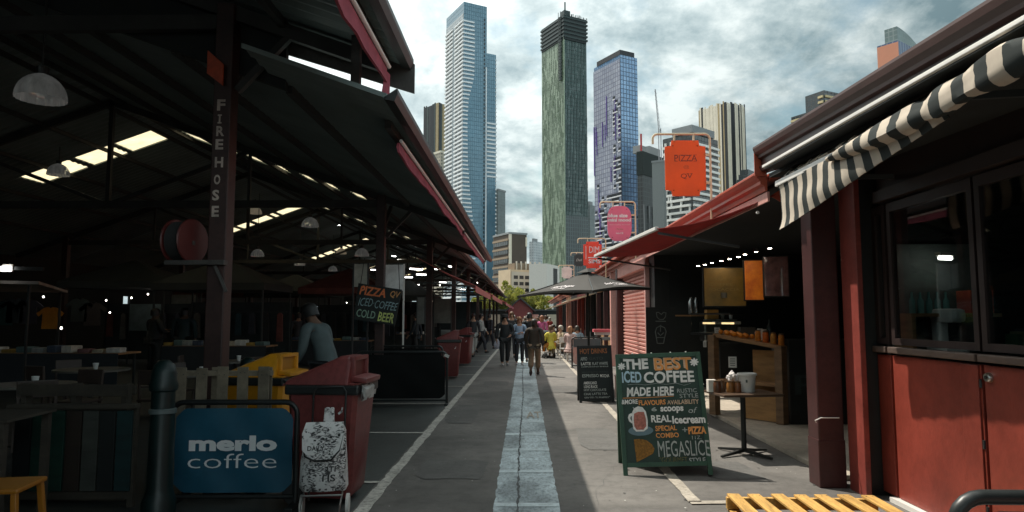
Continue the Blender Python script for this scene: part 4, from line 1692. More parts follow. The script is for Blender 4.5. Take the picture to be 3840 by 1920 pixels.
# tower crane
t = thing('tower_crane', 'thin pale lattice crane standing over the banded tower', 'crane', onY(2469, 560, 430) * 1.0)
t.location.z = 0
zt = onY(2457, 335, 430).z
b = MB()
zb = onY(2475, 540, 430).z
for sx_, sy_ in ((-.7, -.7), (.7, -.7), (.7, .7), (-.7, .7)):
    b.bar((sx_ + 1.0, sy_, zb * .6), (sx_ + 1.0, sy_, zb + 10), .25)
b.build('mast', mat('crane_paint', (.30, .30, .32), .5), t)
b = MB()
p0, p1 = Vector((1.0, 0, zb + 6)), Vector((onY(2457, 335, 430).x - onY(2469, 560, 430).x, 0, zt))
for off in ((-.6, 0, 0), (.6, 0, 0), (0, .8, 0)):
    b.bar(p0 + Vector(off), p1 + Vector(off) * .4, .22)
for i in range(22):
    a_, c_ = p0.lerp(p1, i / 22), p0.lerp(p1, (i + 1) / 22)
    s_ = 1 if i % 2 else -1
    b.bar(a_ + Vector((-.6 * s_, 0, 0)), c_ + Vector((.5 * s_, 0, 0)), .16)
b.build('jib', mat('crane_paint', (.30, .30, .32)), t)

# ------------------------------------------------------------------ trees behind the far sheds
def leafy_tree(label, p, h, w, seed):
    rnd = random.Random(seed)
    t = thing('street_tree', label, 'tree', p, group='trees at the end of the street')
    b = MB()
    b.tube([(0, 0, 0), (.05, 0, h * .3), (-.05, .1, h * .55)], [.28, .2, .12], 8)
    for k in range(5):
        a = k * 1.3
        b.tube([(0, 0, h * .35), (w * .2 * math.cos(a), w * .2 * math.sin(a), h * .6), (w * .36 * math.cos(a), w * .36 * math.sin(a), h * .8)], [.1, .07, .03], 6)
    b.build('trunk', mat('bark', (.08, .06, .045), .9), t)
    c = MB()
    clumps = [(rnd.gauss(0, w * .24), rnd.gauss(0, w * .22), h * .66 + rnd.gauss(0, h * .13), rnd.uniform(.5, 1.1)) for _ in range(26)]
    for i in range(1500):
        cx, cy, cz, r_ = rnd.choice(clumps)
        d = Vector((rnd.gauss(0, 1), rnd.gauss(0, 1), rnd.gauss(0, 1))).normalized() * r_ * rnd.random() ** .4 * w * .13
        q = Vector((cx, cy, cz)) + d
        s = rnd.uniform(.10, .26)
        M = Euler((rnd.uniform(0, 6), rnd.uniform(0, 6), rnd.uniform(0, 6))).to_matrix()
        c.face([q + M @ Vector(v) for v in ((-s, -s * .6, 0), (s, -s * .6, 0), (s * .7, s * .7, 0), (-s * .7, s * .7, 0))])
    c.build('crown', mat('leaf_green', (.13, .16, .022), .6, col2=(.34, .32, .07), scale=.5, translucent=.45), t, fix=False)
    return t


for k, (px, Y, h, w) in enumerate(((1858, 112, 6.6, 6), (1885, 108, 6.2, 6.5), (1915, 114, 6.4, 6), (1945, 110, 6.0, 6), (1975, 116, 6.0, 6), (2020, 112, 5.4, 6))):
    p = onY(px, 1190, Y)
    leafy_tree(['leftmost yellow green tree over the far awnings', 'second yellow green tree from the left over the far awnings', 'third yellow green tree over the far awnings',
                'fourth yellow green tree behind the gabled shed', 'fifth yellow green tree behind the umbrella edge', 'rightmost yellow green tree hidden by the black umbrella'][k],
               (p.x, Y, 0), h, w, 30 + k)

# ------------------------------------------------------------------ things under and beside the left hall
M_REDPL = mat('red_bin_plastic', (0.20, .045, .043), .45, var=.15, scale=3, dirt=.4)
M_YELPL = mat('yellow_bin_plastic', (0.62, .27, .012), .38, var=.15, scale=3, dirt=.15)
M_DKGREEN = mat('bottle_green_paint', (.005, .018, .0175), .4, var=.3, dirt=.3)
M_GREYWOOD = mat('grey_pallet_wood', (.21, .175, .125), .8, var=.35, scale=3, stretch=(1, 1, 5), dirt=.3)
M_SHADEWOOD = mat('shaded_grey_wood', (.045, .038, .028), .8, var=.35, scale=3, stretch=(1, 1, 5), dirt=.3)  # darker copy of the grey wood, the left corner's shade put in
M_PALLET = mat('fresh_pallet_wood', (.55, .32, .085), .75, var=.36, scale=3.5, stretch=(7, .7, 7), dirt=.42)
M_PALETEXT = mat('pale_lettering', (.80, .82, .83), .6, var=.05)
M_RUBBER = mat('rubber', (.02, .02, .02), .7)

# FIRE HOSE column: letters stencilled down the post
LET = mat('stencil_letter', (.55, .46, .40), .7, var=.3, dirt=.4)
fy = 7.2 - .0955
for ch, x0, x1, y0, y1 in (('F', 806, 846, 373, 415), ('I', 806, 834, 430, 463), ('R', 803, 842, 473, 511), ('E', 800, 838, 522, 561), ('H', 797, 838, 589, 628),
                       ('O', 795, 826, 655, 692), ('S', 788, 822, 712, 752), ('E', 786, 821, 772, 813)):
    a_, c_ = onY(x0, y1, fy), onY(x1, y0, fy)
    b = MB()
    mid = (a_.x + c_.x) / 2 + .012
    hw = (c_.x - a_.x) / 2
    put_text(b, ch, (mid - hw * (.8 if ch != 'I' else .24), mid + hw * (.8 if ch != 'I' else .24), a_.z, c_.z), lambda u, v, l: Vector((u, fy + 9.0 - .004, v)), bold=.035)
    if ch in 'I':      # slab serifs
        for zz in (a_.z, c_.z - .012):
            b.box((mid, fy + 9.0 - .0035, zz + .006), (hw * 1.1, .002, .014))
    b.build('lettering', LET, near_shed)
t = thing('warning_plate', 'small orange red plate high on the fire hose post', 'sign', onY(808, 255, 7.05))
b = MB()
b.prism([(-.085, .19), (-.085, -.06), (.085, -.19), (.085, .04)], -.012, .012, lambda u, v, w: (u, w, v))
b.build('plate', mat('orange_red_plate', (.50, .08, .03), .5, var=.25, scale=9), t)
t = thing('hose_reel', 'red fire hose reel mounted beside the fire hose post', 'hose reel', onY(692, 905, 7.15), R(-14))
b = MB()
for x in (-.10, .10):
    b.lathe([(0, x - .012), (.225, x - .012), (.235, x), (.225, x + .012), (0, x + .012)], (0, 0, 0), 28, 'x')
b.build('disc', mat('hose_reel_red', (.085, .016, .014), .4, var=.2), t, smooth=True)
b = MB()
for k in range(5):
    b.lathe([(.17, -.085 + k * .036), (.21, -.075 + k * .036), (.17, -.05 + k * .036)], (0, 0, 0), 24, 'x', cap=False)
b.build('hose', M_RUBBER, t, smooth=True)
b = MB()
b.bar((0, 0, 0), (.0, .35, 0), .04, .05)
b.bar((-.12, 0, -.02), (.12, 0, -.02), .04)
b.build('bracket', M_COLDK, t)
t = thing('wall_shelf', 'dark plank bracket under the hose reel', 'shelf', onY(735, 985, 7.08))
MB().box((0, 0, 0), (.62, .10, .05)).build('plank', M_COLDK, t, bevel=.006)
b = MB()
b.bar((.2, 0, -.03), (.32, .02, -.3), .03)
b.build('brace', M_COLDK, t)


def barrier(label, p, w, h, rz, mb, cat='barrier', name='cafe_barrier', group=None, r=.024):
    t = thing(name, label, cat, p, rz, group)
    b = MB()
    rc = .10
    pts = [(-w / 2, 0, .03), (-w / 2, 0, h - rc)]
    for k in range(1, 6):
        a = math.pi - k * math.pi / 10
        pts.append((-w / 2 + rc + rc * math.cos(a), 0, h - rc + rc * math.sin(a)))
    for k in range(0, 6):
        a = math.pi / 2 - k * math.pi / 10
        pts.append((w / 2 - rc + rc * math.cos(a), 0, h - rc + rc * math.sin(a)))
    pts += [(w / 2, 0, .03)]
    b.tube(pts, r, 10)
    b.tube([(-w / 2, 0, .075), (w / 2, 0, .075)], r * .8, 8)
    b.build('frame', M_BLACKPL, t, smooth=True)
    for x in (-w / 2, w / 2):
        f = MB()
        f.box((x, 0, .015), (.07, .42, .03))
        f.build('foot', M_BLACKPL, t, bevel=.006)
    b = MB()
    nx, nz = 32, 8
    rows = []
    for i in range(nx + 1):
        u = -w / 2 + .035 + (w - .07) * i / nx
        cut = max(0.0, .075 - (w / 2 - .035 - abs(u)))
        rows.append([(u, .006 * math.sin(i * .4 + j) - .004, .11 + cut + (h - .16 - 2 * cut) * j / nz) for j in range(nz + 1)])
    b.rings(rows, closed=False, cap=False)
    # cut corners follow the frame
    b.build('banner', mb, t, smooth=True, fix=False)
    return t


M_NAVY = mat('blue_banner', (.010, .092, .155), .55, var=.12, scale=3, dirt=.1)
t = barrier('blue cafe barrier with white coffee lettering standing before the red bin', (onZ(876, 1893).x, 5.95, 0), 1.06, .86, R(2), M_NAVY)
b = MB()
put_text(b, 'merlo', (-.37, .37, .455, .585), lambda u, v, l: Vector((u, -.021, v)), bold=.045)
put_text(b, 'coffee', (-.375, .37, .315, .435), lambda u, v, l: Vector((u, -.021, v)), bold=-.012)
b.build('lettering', M_PALETEXT, t)
t = barrier('black tube barrier with blue banner cut off in the lower right corner', (2.62, 2.62, 0), 2.1, .925, R(-1), M_NAVY, r=.027)
t = barrier('low black barrier banner beside the white line under the left hall', (-2.25, 12.75, 0), 1.65, .95, R(3), mat('black_banner', (.006, .007, .007), .7, spec=.2), group='black barriers under the left hall')
MB().box((.82, -.03, .88), (.09, .01, .05), (0, .4, 0)).build('name_plate', M_WHITEMET, t)
t = barrier('second black barrier banner further back from the white line', (-2.6, 15.3, 0), 1.6, .95, R(-2), mat('black_banner', (.012, .014, .014)), group='black barriers under the left hall')


def wheelie_bin(label, p, rz, m, group):
    """lid hood and mouth face local +X"""
    t = thing('wheelie_bin', label, 'bin', p, rz, group)
    b = MB()
    rings = []
    for z, x0, x1, hw in ((.05, -.24, .28, .20), (.10, -.28, .31, .22), (.60, -.31, .35, .26), (.98, -.33, .385, .285), (1.02, -.33, .39, .29)):
        r_ = .04
        rings.append([(x0, -hw + r_, z), (x0 + r_, -hw, z), (x1 - r_, -hw, z), (x1, -hw + r_, z), (x1, hw - r_, z), (x1 - r_, hw, z), (x0 + r_, hw, z), (x0, hw - r_, z)])
    b.rings(rings)
    b.build('body', m, t, smooth=True)
    b = MB()
    b.box((0.03, 0, .965), (.75, .61, .085))
    b.build('rim', M_BLACKPL, t, bevel=.02)
    b = MB()
    prof = [(-.36, 1.015, .29), (-.34, 1.05, .285), (-.10, 1.14, .26), (.10, 1.215, .225), (.17, 1.245, .21), (.255, 1.245, .205), (.29, 1.235, .20)]
    rings = []
    for x, z, hw in prof:
        rings.append([(x, -.295, 1.01), (x, -hw, z - .02), (x, -hw * .8, z), (x, hw * .8, z), (x, hw, z - .02), (x, .295, 1.01)])
    b.rings(rings)
    # front frame of the mouth, a sill and the recess
    b.box((.30, -.185, 1.13), (.05, .045, .22))
    b.box((.30, .185, 1.13), (.05, .045, .22))
    b.box((.30, 0, 1.225), (.05, .40, .035))
    b.build('lid', m, t, bevel=.008, smooth=True)
    b = MB()
    b.box((.375, 0, 1.045), (.16, .44, .045), (0, .12, 0))
    b.build('lip', m, t, bevel=.014, smooth=True)
    MB().box((.292, 0, 1.13), (.01, .33, .16)).build('mouth', mat(m.name + '_mouth', tuple(c * .55 for c in ((.215, .030, .028) if m is M_REDPL else (.62, .27, .012))), .5), t)
    for y in (-.24, .24):
        MB().lathe([(0, -.03), (.09, -.03), (.10, -.02), (.10, .02), (.09, .03), (0, .03)], (-.26, y, .10), 16, 'y').build('wheel', M_RUBBER, t)
    MB().tube([(-.34, -.2, 1.0), (-.41, -.19, 1.03), (-.41, .19, 1.03), (-.34, .2, 1.0)], .014, 6).build('handle', M_BLACKPL, t)
    return t


rb = wheelie_bin('big red wheelie bin with hooded lid behind the trolley', (-1.73, 6.22, 0), R(-4), M_REDPL, 'wheelie bins along the left hall')
rb.scale = (.86, 1, 1)
b = MB()
rnd = random.Random(2)
rings = []
for i in range(9):
    y = -.29 + .07 * i
    d = rnd.uniform(.0, .03)
    rings.append([(.37 + d, y, 1.0), (.395 + d, y, .965 + rnd.uniform(-.01, .01)), (.37 + d * 1.6, y, .90 - rnd.uniform(0, .05)), (.365 + d, y, .95)])
b.rings(rings)
tag(b.build('bin_liner', mat('white_liner', (.6, .6, .58), .35, var=.3, scale=12, bump=.6, bscale=30, translucent=.2), None, loc=(-1.775, 6.22, 0)),
    'white plastic liner edge poking out under the red bin lid', 'bin liner')
b = MB()
b.box((.22, -.283, .78), (.045, .004, .02), (0, -.6, 0))
b.box((.235, -.283, .80), (.012, .004, .05), (0, .3, 0))
b.build('sticker', M_PALETEXT, rb)
yb_ = wheelie_bin('yellow lidded wheelie bin behind the upright pallet and blue barrier', (-2.74, 7.3, 0), R(-6), M_YELPL, 'wheelie bins along the left hall')
yb_.scale = (.88, 1, .97)
copy_tree(rb, loc=(-2.02, 18.4, 0), rz=R(4), label='first of two distant red bins beyond the black barrier')
copy_tree(rb, loc=(-2.1, 23.4, 0), rz=R(-8), label='farther of the two distant red bins under the left hall')

# ---- shopping trolley with a newspaper print bag
def newsprint():
    m = bpy.data.materials.new('newspaper_print')
    m.use_nodes = True
    nt = m.node_tree
    N, L = nt.nodes.new, nt.links.new
    bs = nt.nodes['Principled BSDF']
    tc = N('ShaderNodeTexCoord')

    def tex(sc, off, scale, detail):
        mp = N('ShaderNodeMapping')
        mp.inputs['Scale'].default_value = sc
        mp.inputs['Location'].default_value = off
        L(tc.outputs['Object'], mp.inputs[0])
        n = N('ShaderNodeTexNoise')
        n.inputs['Scale'].default_value = scale
        n.inputs['Detail'].default_value = detail
        L(mp.outputs[0], n.inputs['Vector'])
        return n.outputs['Fac']

    def step(v, a, b_):
        r = N('ShaderNodeMapRange')
        r.inputs[1].default_value = a
        r.inputs[2].default_value = b_
        L(v, r.inputs[0])
        return r.outputs[0]

    def mul(a, b_):
        k = N('ShaderNodeMath')
        k.operation = 'MULTIPLY'
        L(a, k.inputs[0])
        L(b_, k.inputs[1])
        return k.outputs[0]
    small = mul(step(tex((42, 42, 150), (0, 0, 0), 1, 2), .48, .54), step(tex((1, 1, 1), (3, 1, 2), 9, 2), .47, .55))
    big = mul(step(tex((30, 30, 42), (5, 0, 0), 1, 1), .55, .60), step(tex((1, 1, 1), (8, 4, 2), 7, 2), .50, .56))
    pic = step(tex((1, 1, 1), (1, 9, 4), 6, 5), .60, .72)
    k = N('ShaderNodeMath')
    k.operation = 'MAXIMUM'
    L(small, k.inputs[0])
    L(big, k.inputs[1])
    k2 = N('ShaderNodeMath')
    k2.operation = 'MAXIMUM'
    L(k.outputs[0], k2.inputs[0])
    L(pic, k2.inputs[1])
    mx = N('ShaderNodeMix')
    mx.data_type = 'RGBA'
    L(k2.outputs[0], mx.inputs['Factor'])
    mx.inputs[6].default_value = (.74, .73, .72, 1)
    mx.inputs[7].default_value = (.04, .04, .042, 1)
    L(mx.outputs[2], bs.inputs['Base Color'])
    bs.inputs['Roughness'].default_value = .5
    return m


M_NEWS = newsprint()
M_CANV = mat('stall_canvas_dark', (.03, .035, .035), .9, var=.3)
M_CANV2 = mat('stall_canvas_red', (.14, .045, .04), .9, var=.3)
M_CHROME = mat('bright_steel', (.55, .55, .53), .3, 1.0, var=.1)
tr = thing('shopping_trolley', 'newspaper print shopping trolley bag leaning by the red bin', 'trolley', (-1.60, 5.60, 0), R(8), rot=(R(-9), 0, R(8)))
tr.scale = (.88, .9, 1.04)
b = MB()
rnd = random.Random(6)
rings = []
for z, hw, d0, d1 in ((.20, .185, -.10, .13), (.24, .20, -.13, .15), (.42, .195, -.14, .15), (.58, .185, -.12, .13), (.66, .165, -.09, .11), (.70, .15, -.06, .09)):
    r_ = .05
    ring = []
    for x, y in ((-hw, d0 + r_), (-hw + r_, d0), (0, d0 - .02), (hw - r_, d0), (hw, d0 + r_), (hw, d1 - r_), (hw - r_, d1), (-hw + r_, d1), (-hw, d1 - r_)):
        ring.append((x + rnd.uniform(-.012, .012), y + rnd.uniform(-.012, .012), z + rnd.uniform(-.006, .006)))
    rings.append(ring)
b.rings(rings)
b.build('bag', M_NEWS, tr, smooth=True)
b = MB()
rings = []
for z, hw, y in ((.71, .15, .07), (.705, .165, -.10), (.62, .185, -.165), (.50, .175, -.178), (.45, .12, -.178), (.43, .06, -.176)):
    rings.append([(-hw, y, z), (hw, y, z), (hw, y - .012, z + .004), (-hw, y - .012, z + .004)])
b.rings(rings)
b.build('flap', M_NEWS, tr, smooth=True)
b = MB()
for k in range(5):
    b.box((-.14 + k * .07, -.178, .585 + .012 * (k - 2)), (.022, .01, .016))
b.tube([(-.175, -.17, .56), (-.15, -.185, .46), (-.06, -.192, .425), (.08, -.19, .43), (.15, -.185, .50), (.18, -.17, .62)], .008, 6)
b.build('trim', M_BLACK, tr)
b = MB()
for s_, x0, x1, z0, z1 in (('NTI', .0, .12, .345, .385), ('TIS', -.02, .12, .275, .325), ('DAILY', -.13, .02, .50, .535)):
    put_text(b, s_, (x0, x1, z0, z1), lambda u, v, l: Vector((u, -.162 if v < .45 else -.192, v)), bold=.02)
b.build('lettering', M_BLACK, tr, fix=False)
MB().box((.02, .02, .76), (.10, .06, .13), taper=.85).build('handle_wrap', M_NEWS, tr, bevel=.01)
MB().tube([(-.15, .14, .12), (-.15, .14, .95), (-.12, .14, .99), (.12, .14, .99), (.15, .14, .95), (.15, .14, .12)], .010, 8).build('frame', M_BLACKPL, tr, smooth=True)
MB().tube([(-.17, -.02, .19), (-.165, -.14, .10), (-.15, -.155, -.03), (.15, -.155, -.03), (.165, -.14, .10), (.17, -.02, .19)], .008, 8).build('stand', M_CHROME, tr, smooth=True)
MB().tube([(-.18, -.14, .175), (.18, -.14, .175)], .008, 8).build('base_bar', M_CHROME, tr, smooth=True)
for x in (-.205, .205):
    w = MB().lathe([(.055, -.016), (.085, -.014), (.085, .014), (.055, .016)], (x, .13, .085), 20, 'x').build('wheel', M_WHITEMET, tr, smooth=True)
    MB().lathe([(0, -.010), (.054, -.010), (.054, .010), (0, .010)], (x, .13, .085), 14, 'x').build('hub', M_RUBBER, w)


def pallet(label, p, m, rot, w=1.2, d=1.2, n=7, group=None, name='pallet'):
    t = thing(name, label, 'pallet', p, rot=rot, group=group)
    rnd = random.Random(len(label))
    for k in range(n):
        x = -w / 2 + .055 + (w - .11) * k / (n - 1)
        b = MB()
        b.box((x + rnd.uniform(-.006, .006), rnd.uniform(-.015, .015), .131 + rnd.uniform(-.002, .002)), (.098, d, .018), (0, rnd.uniform(-.01, .01), rnd.uniform(-.012, .012)))
        b.build('slat', m, t, bevel=.003)
    for y in (-d / 2 + .05, 0, d / 2 - .05):
        MB().box((0, y, .075), (w, .045, .09)).build('bearer', m, t, bevel=.003)
    b = MB()
    for k in range(n):
        x = -w / 2 + .055 + (w - .11) * k / (n - 1)
        for y in (-d / 2 + .05, 0, d / 2 - .05):
            for dx in (-.025, .025):
                b.lathe([(.005, .1405), (.005, .1418), (0, .1420)], (x + dx + rnd.uniform(-.008, .008), y + rnd.uniform(-.012, .012), 0), 6)
    b.build('nail_pattern', M_STEEL_D, t)
    for k in range(3):
        MB().box((-w / 2 + .06 + (w - .12) * k / 2, 0, .016), (.09, d, .018)).build('bottom_slat', m, t, bevel=.003)
    return t


pallet('yellow timber pallet lying in the sun before the red doors', (2.225, 5.27, 0), M_PALLET, (0, 0, R(-1.5)), 1.20, 1.2)
pallet('grey timber pallet standing on edge behind the blue barrier', (-2.85, 6.45, .56), M_GREYWOOD, (R(90), 0, R(2)), 1.05, 1.12, 6)
pallet('second grey pallet standing on edge left of the green bollard', (-3.95, 6.2, .50), M_SHADEWOOD, (R(88), R(90), R(-3)), 1.0, 1.0, 6)


def bollard(label, p, h, r):
    t = thing('bollard', label, 'bollard', p, group='green cast bollards')
    b = MB()
    b.lathe([(r * 1.35, 0), (r * 1.35, .14), (r * 1.12, .2), (r, .25), (r * .92, h * .8), (r * 1.1, h * .81), (r * 1.14, h * .84), (r * 1.02, h * .87), (r * .98, h * .92), (r * .8, h * .97), (r * .35, h), (0, h)], n=22)
    b.build('shaft', M_DKGREEN, t, smooth=True)
    c = MB()
    c.lathe([(r * .97, h * .66), (r * 1.08, h * .665), (r * 1.08, h * .69), (r * .97, h * .695)], n=22)
    c.build('collar', mat('grey_collar', (.10, .13, .13), .4), t, smooth=True)
    return t


bollard('dark green bollard left of the blue barrier', (onY(612, 1500, 5.55).x, 5.55, 0), 1.24, .095)
bollard('shorter dark green bollard behind the upright pallet', (onY(932, 1320, 8.4).x, 8.4, 0), 1.10, .10)

# planter of coloured boards, slatted crate, stool in the left corner
t = thing('plank_screen', 'screen of green, brown and grey painted boards in the dark left corner', 'screen', (-3.78, 5.85, 0), R(2))
cols = [(.012, .018, .018), (.010, .075, .05), (.012, .08, .055), (.045, .028, .018), (.09, .10, .085), (.014, .02, .02), (.012, .06, .065)]
for k, c_ in enumerate(cols):
    MB().box((-.42 + k * .14, 0, .47), (.128, .025, .66)).build('board', mat('board_paint_%d' % k, tuple(v * .45 for v in c_), .7, var=.35, scale=4, stretch=(1, 1, 4)), t, bevel=.004)
MB().box((0, -.02, .84), (1.06, .09, .035)).build('top_rail', M_SHADEWOOD, t, bevel=.004)
MB().box((0, .03, .10), (1.0, .04, .06)).build('bottom_rail', M_SHADEWOOD, t)
for x in (-.48, .48):
    MB().box((x, .035, .41), (.05, .045, .82)).build('leg', M_SHADEWOOD, t)
t = thing('slatted_crate', 'weathered slatted timber crate at the left edge of the view', 'crate', (-4.12, 5.15, 0), R(6))
for k in range(5):
    MB().box((0, -.3, .12 + k * .165), (.86, .022, .115)).build('slat', M_SHADEWOOD, t, bevel=.003)
for x in (-.40, .40):
    for y in (-.27, .27):
        MB().box((x, y, .42), (.05, .05, .84)).build('leg', M_SHADEWOOD, t)
MB().box((0, 0, .85), (.9, .62, .02)).build('top', M_SHADEWOOD, t)
t = thing('metal_stool', 'orange yellow metal stool cut off in the lower left corner', 'stool', (-3.06, 4.10, 0), R(10))
M_ORST = mat('orange_stool_paint', (.36, .14, .012), .35, var=.12)
MB().box((0, 0, .60), (.34, .34, .03)).build('seat', M_ORST, t, bevel=.012)
for x in (-1, 1):
    for y in (-1, 1):
        b = MB()
        b.bar((x * .14, y * .14, .59), (x * .19, y * .19, 0), .035, .03)
        b.build('leg', M_ORST, t, bevel=.004)
    MB().bar((x * .17, -.17, .25), (x * .17, .17, .25), .02).build('stretcher', M_ORST, t)

# cafe tables and chairs in the dark
def cafe_table(label, p, r=.42, h=.75, m=None, group='round cafe tables under the left hall'):
    t = thing('cafe_table', label, 'table', p, group=group)
    MB().lathe([(0, h - .03), (r, h - .03), (r, h), (0, h)], n=24).build('table_top', m or mat('worn_table_top', (.14, .13, .11), .45, var=.3), t)
    MB().lathe([(.03, .03), (.03, h - .03)], n=10).build('pedestal', M_BLACK, t)
    MB().lathe([(.24, 0), (.22, .02), (.05, .04)], n=18).build('base', M_BLACK, t)
    return t


def cafe_chair(label, p, rz, group='dark chairs at the cafe tables', m=None):
    t = thing('cafe_chair', label, 'chair', p, rz, group)
    m = m or mat('dark_brown_chair', (.05, .035, .028), .5, var=.3)
    MB().box((0, 0, .45), (.42, .42, .035)).build('seat', m, t, bevel=.01)
    MB().box((0, .20, .76), (.40, .025, .20), (-.1, 0, 0)).build('backrest', m, t, bevel=.01)
    for x in (-.18, .18):
        MB().bar((x, -.18, .44), (x, -.2, 0), .03).build('leg', m, t)
        MB().bar((x, .18, .44), (x, .22, 0), .03).build('leg', m, t)
        MB().bar((x, .19, .44), (x, .215, .85), .028).build('back_post', m, t)
    return t


CT = [(-7.0, 11.2), (-6.2, 8.7), (-4.9, 10.4), (-5.6, 13.4)]
for k, (x, y) in enumerate(CT):
    cafe_table(['round cafe table with a white cup in the dark left hall', 'round cafe table nearest the camera in the left hall', 'round cafe table behind the green bollard',
                'round cafe table farthest back in the dark left hall'][k], (x, y, 0), [.55, .5, .45, .45][k])
    c = MB()
    c.lathe([(0, 0), (.03, 0), (.045, .10), (.04, .10), (.028, .01), (0, .01)], n=14)
    tag(c.build('cup', mat('white_china', (.7, .7, .68), .3), None, smooth=True, loc=(x + .12, y - .1, .752)),
        ['white cup on the round table with the widest top', 'white cup on the cafe table nearest the camera', 'white cup on the table behind the green bollard', 'white cup on the farthest cafe table'][k], 'cup',
        'white cups on the cafe tables')
    for j, a in enumerate((.4, 2.5, 4.4)):
        cafe_chair('dark brown chair round a cafe table in the shade of the left hall', (x + .75 * math.cos(a + k), y + .75 * math.sin(a + k), 0), a + k - math.pi / 2)

# hanging dome lamps
M_DOME = mat('ribbed_dome', (.70, .72, .70), .16, .55, var=.3, scale=9, stretch=(1, 1, .2), translucent=.3, emit=.05)  # faint glow added to brighten the domes
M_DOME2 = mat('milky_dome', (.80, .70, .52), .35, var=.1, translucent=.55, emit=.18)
def dome_lamp(label, px, py, Y, r, m=M_DOME):
    p = onY(px, py, Y)
    t = thing('dome_lamp', label, 'lamp', p, group='dome lamps hanging in the left hall')
    b = MB()
    n = 40
    prof = []
    for k in range(9):
        a = k / 8 * math.pi / 2
        prof.append((r * math.cos(a) if k < 8 else .05, -.40 * r + r * 1.15 * math.sin(a)))
    rings = []
    for i, (rr, h) in enumerate(prof):
        rings.append([((rr + (.006 if k % 2 else -.006) * (rr / r)) * math.cos(2 * math.pi * k / n), (rr + (.006 if k % 2 else -.006) * (rr / r)) * math.sin(2 * math.pi * k / n), h) for k in range(n)])
    b.rings(rings, cap=False)
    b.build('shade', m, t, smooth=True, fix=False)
    MB().lathe([(.0, r * .72), (.06, r * .74), (.065, r * 1.05), (.03, r * 1.12)], n=12).build('housing', M_STEEL_D, t, smooth=True)
    zr_ = (4.33 if Y < 7.4 else 3.69) + SL * (EAVE_X - RIDGE_X) - SL * abs(p.x - RIDGE_X)
    L_ = max(.3, zr_ - p.z - .03)
    MB().tube([(0, 0, r * 1.1), (0, 0, L_)], .012, 6).build('rod', M_STEEL_D, t)


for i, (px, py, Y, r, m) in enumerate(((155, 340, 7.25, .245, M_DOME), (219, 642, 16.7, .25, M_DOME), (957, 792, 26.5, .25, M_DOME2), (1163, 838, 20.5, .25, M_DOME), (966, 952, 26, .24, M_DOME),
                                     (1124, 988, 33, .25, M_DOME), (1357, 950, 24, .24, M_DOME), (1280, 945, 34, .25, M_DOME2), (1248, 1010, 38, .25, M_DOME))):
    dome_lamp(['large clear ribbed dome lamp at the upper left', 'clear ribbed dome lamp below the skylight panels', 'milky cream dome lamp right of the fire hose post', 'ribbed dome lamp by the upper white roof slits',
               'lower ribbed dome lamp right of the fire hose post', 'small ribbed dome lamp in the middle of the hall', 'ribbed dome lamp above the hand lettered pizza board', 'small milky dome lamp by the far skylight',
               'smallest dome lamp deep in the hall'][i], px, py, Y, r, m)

# glowing tubes over the stalls; many are added for skylight slits and reflections
M_WHITEGLOW = mat('white_glow', (1, 1, .97), .4, emit=5.0, var=.01)
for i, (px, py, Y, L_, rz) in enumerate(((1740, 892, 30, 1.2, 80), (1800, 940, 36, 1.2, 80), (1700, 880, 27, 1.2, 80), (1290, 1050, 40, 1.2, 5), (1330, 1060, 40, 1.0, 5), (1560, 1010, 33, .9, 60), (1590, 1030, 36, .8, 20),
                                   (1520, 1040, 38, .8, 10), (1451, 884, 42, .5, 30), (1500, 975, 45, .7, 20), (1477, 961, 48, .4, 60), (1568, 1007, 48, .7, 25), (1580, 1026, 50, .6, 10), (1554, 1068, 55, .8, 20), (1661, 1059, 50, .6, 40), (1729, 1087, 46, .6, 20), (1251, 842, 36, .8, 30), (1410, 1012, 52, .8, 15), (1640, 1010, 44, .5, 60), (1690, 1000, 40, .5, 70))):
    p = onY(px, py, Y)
    t = thing('tube_light', 'glowing white tube standing for a lamp or skylight slit above the far stalls of the left hall', 'light', p, R(rz), 'tube lights above the far stalls')
    MB().tube([(-L_ / 2, 0, 0), (L_ / 2, 0, 0)], .035, 6).build('tube', M_WHITEGLOW, t)
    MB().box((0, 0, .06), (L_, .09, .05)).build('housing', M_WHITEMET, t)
rnd = random.Random(44)
M_BULB = mat('lit_bulb', (1, .93, .82), .4, emit=9.0, var=.01)
for px, py, Y in ((244, 1093, 20), (493, 1117, 22), (555, 1103, 23), (614, 1132, 23), (163, 1113, 20), (398, 1126, 22), (880, 1147, 24), (412, 1172, 22), (1300, 1135, 38), (230, 1230, 16), (1790, 1060, 40), (1730, 1085, 36), (1650, 1070, 34)):
    p = onY(px, py, Y)
    t = thing('light_bulb', 'small lit bulb strung above the dark stalls', 'bulb', p, group='bulbs strung above the dark stalls')
    MB().lathe([(0, -.03), (.02, -.02), (.026, 0), (.014, .026), (0, .03)], n=10).build('globe', M_BULB, t, smooth=True)
    MB().lathe([(.014, .026), (.014, .07), (0, .07)], n=8).build('socket', M_BLACK, t)

# market stalls deep in the hall: trestle, cloth, goods, canopy
def clothes_table(label, p, w, seed, rz=0):
    t = thing('trestle_table', label, 'table', p, rz, 'goods tables deep in the left hall')
    MB().box((0, 0, .78), (w, .9, .04)).build('table_top', M_WARMTIM, t)
    b = MB()
    b.box((0, -.46, .40), (w, .015, .78))
    b.build('cloth', mat('dark_cloth', (.03, .035, .04), .9), t)
    for x in (-w / 2 + .1, w / 2 - .1):
        for y in (-.36, .36):
            MB().bar((x, y, .76), (x, y, 0), .04).build('leg', M_STEEL_D, t)
    return t


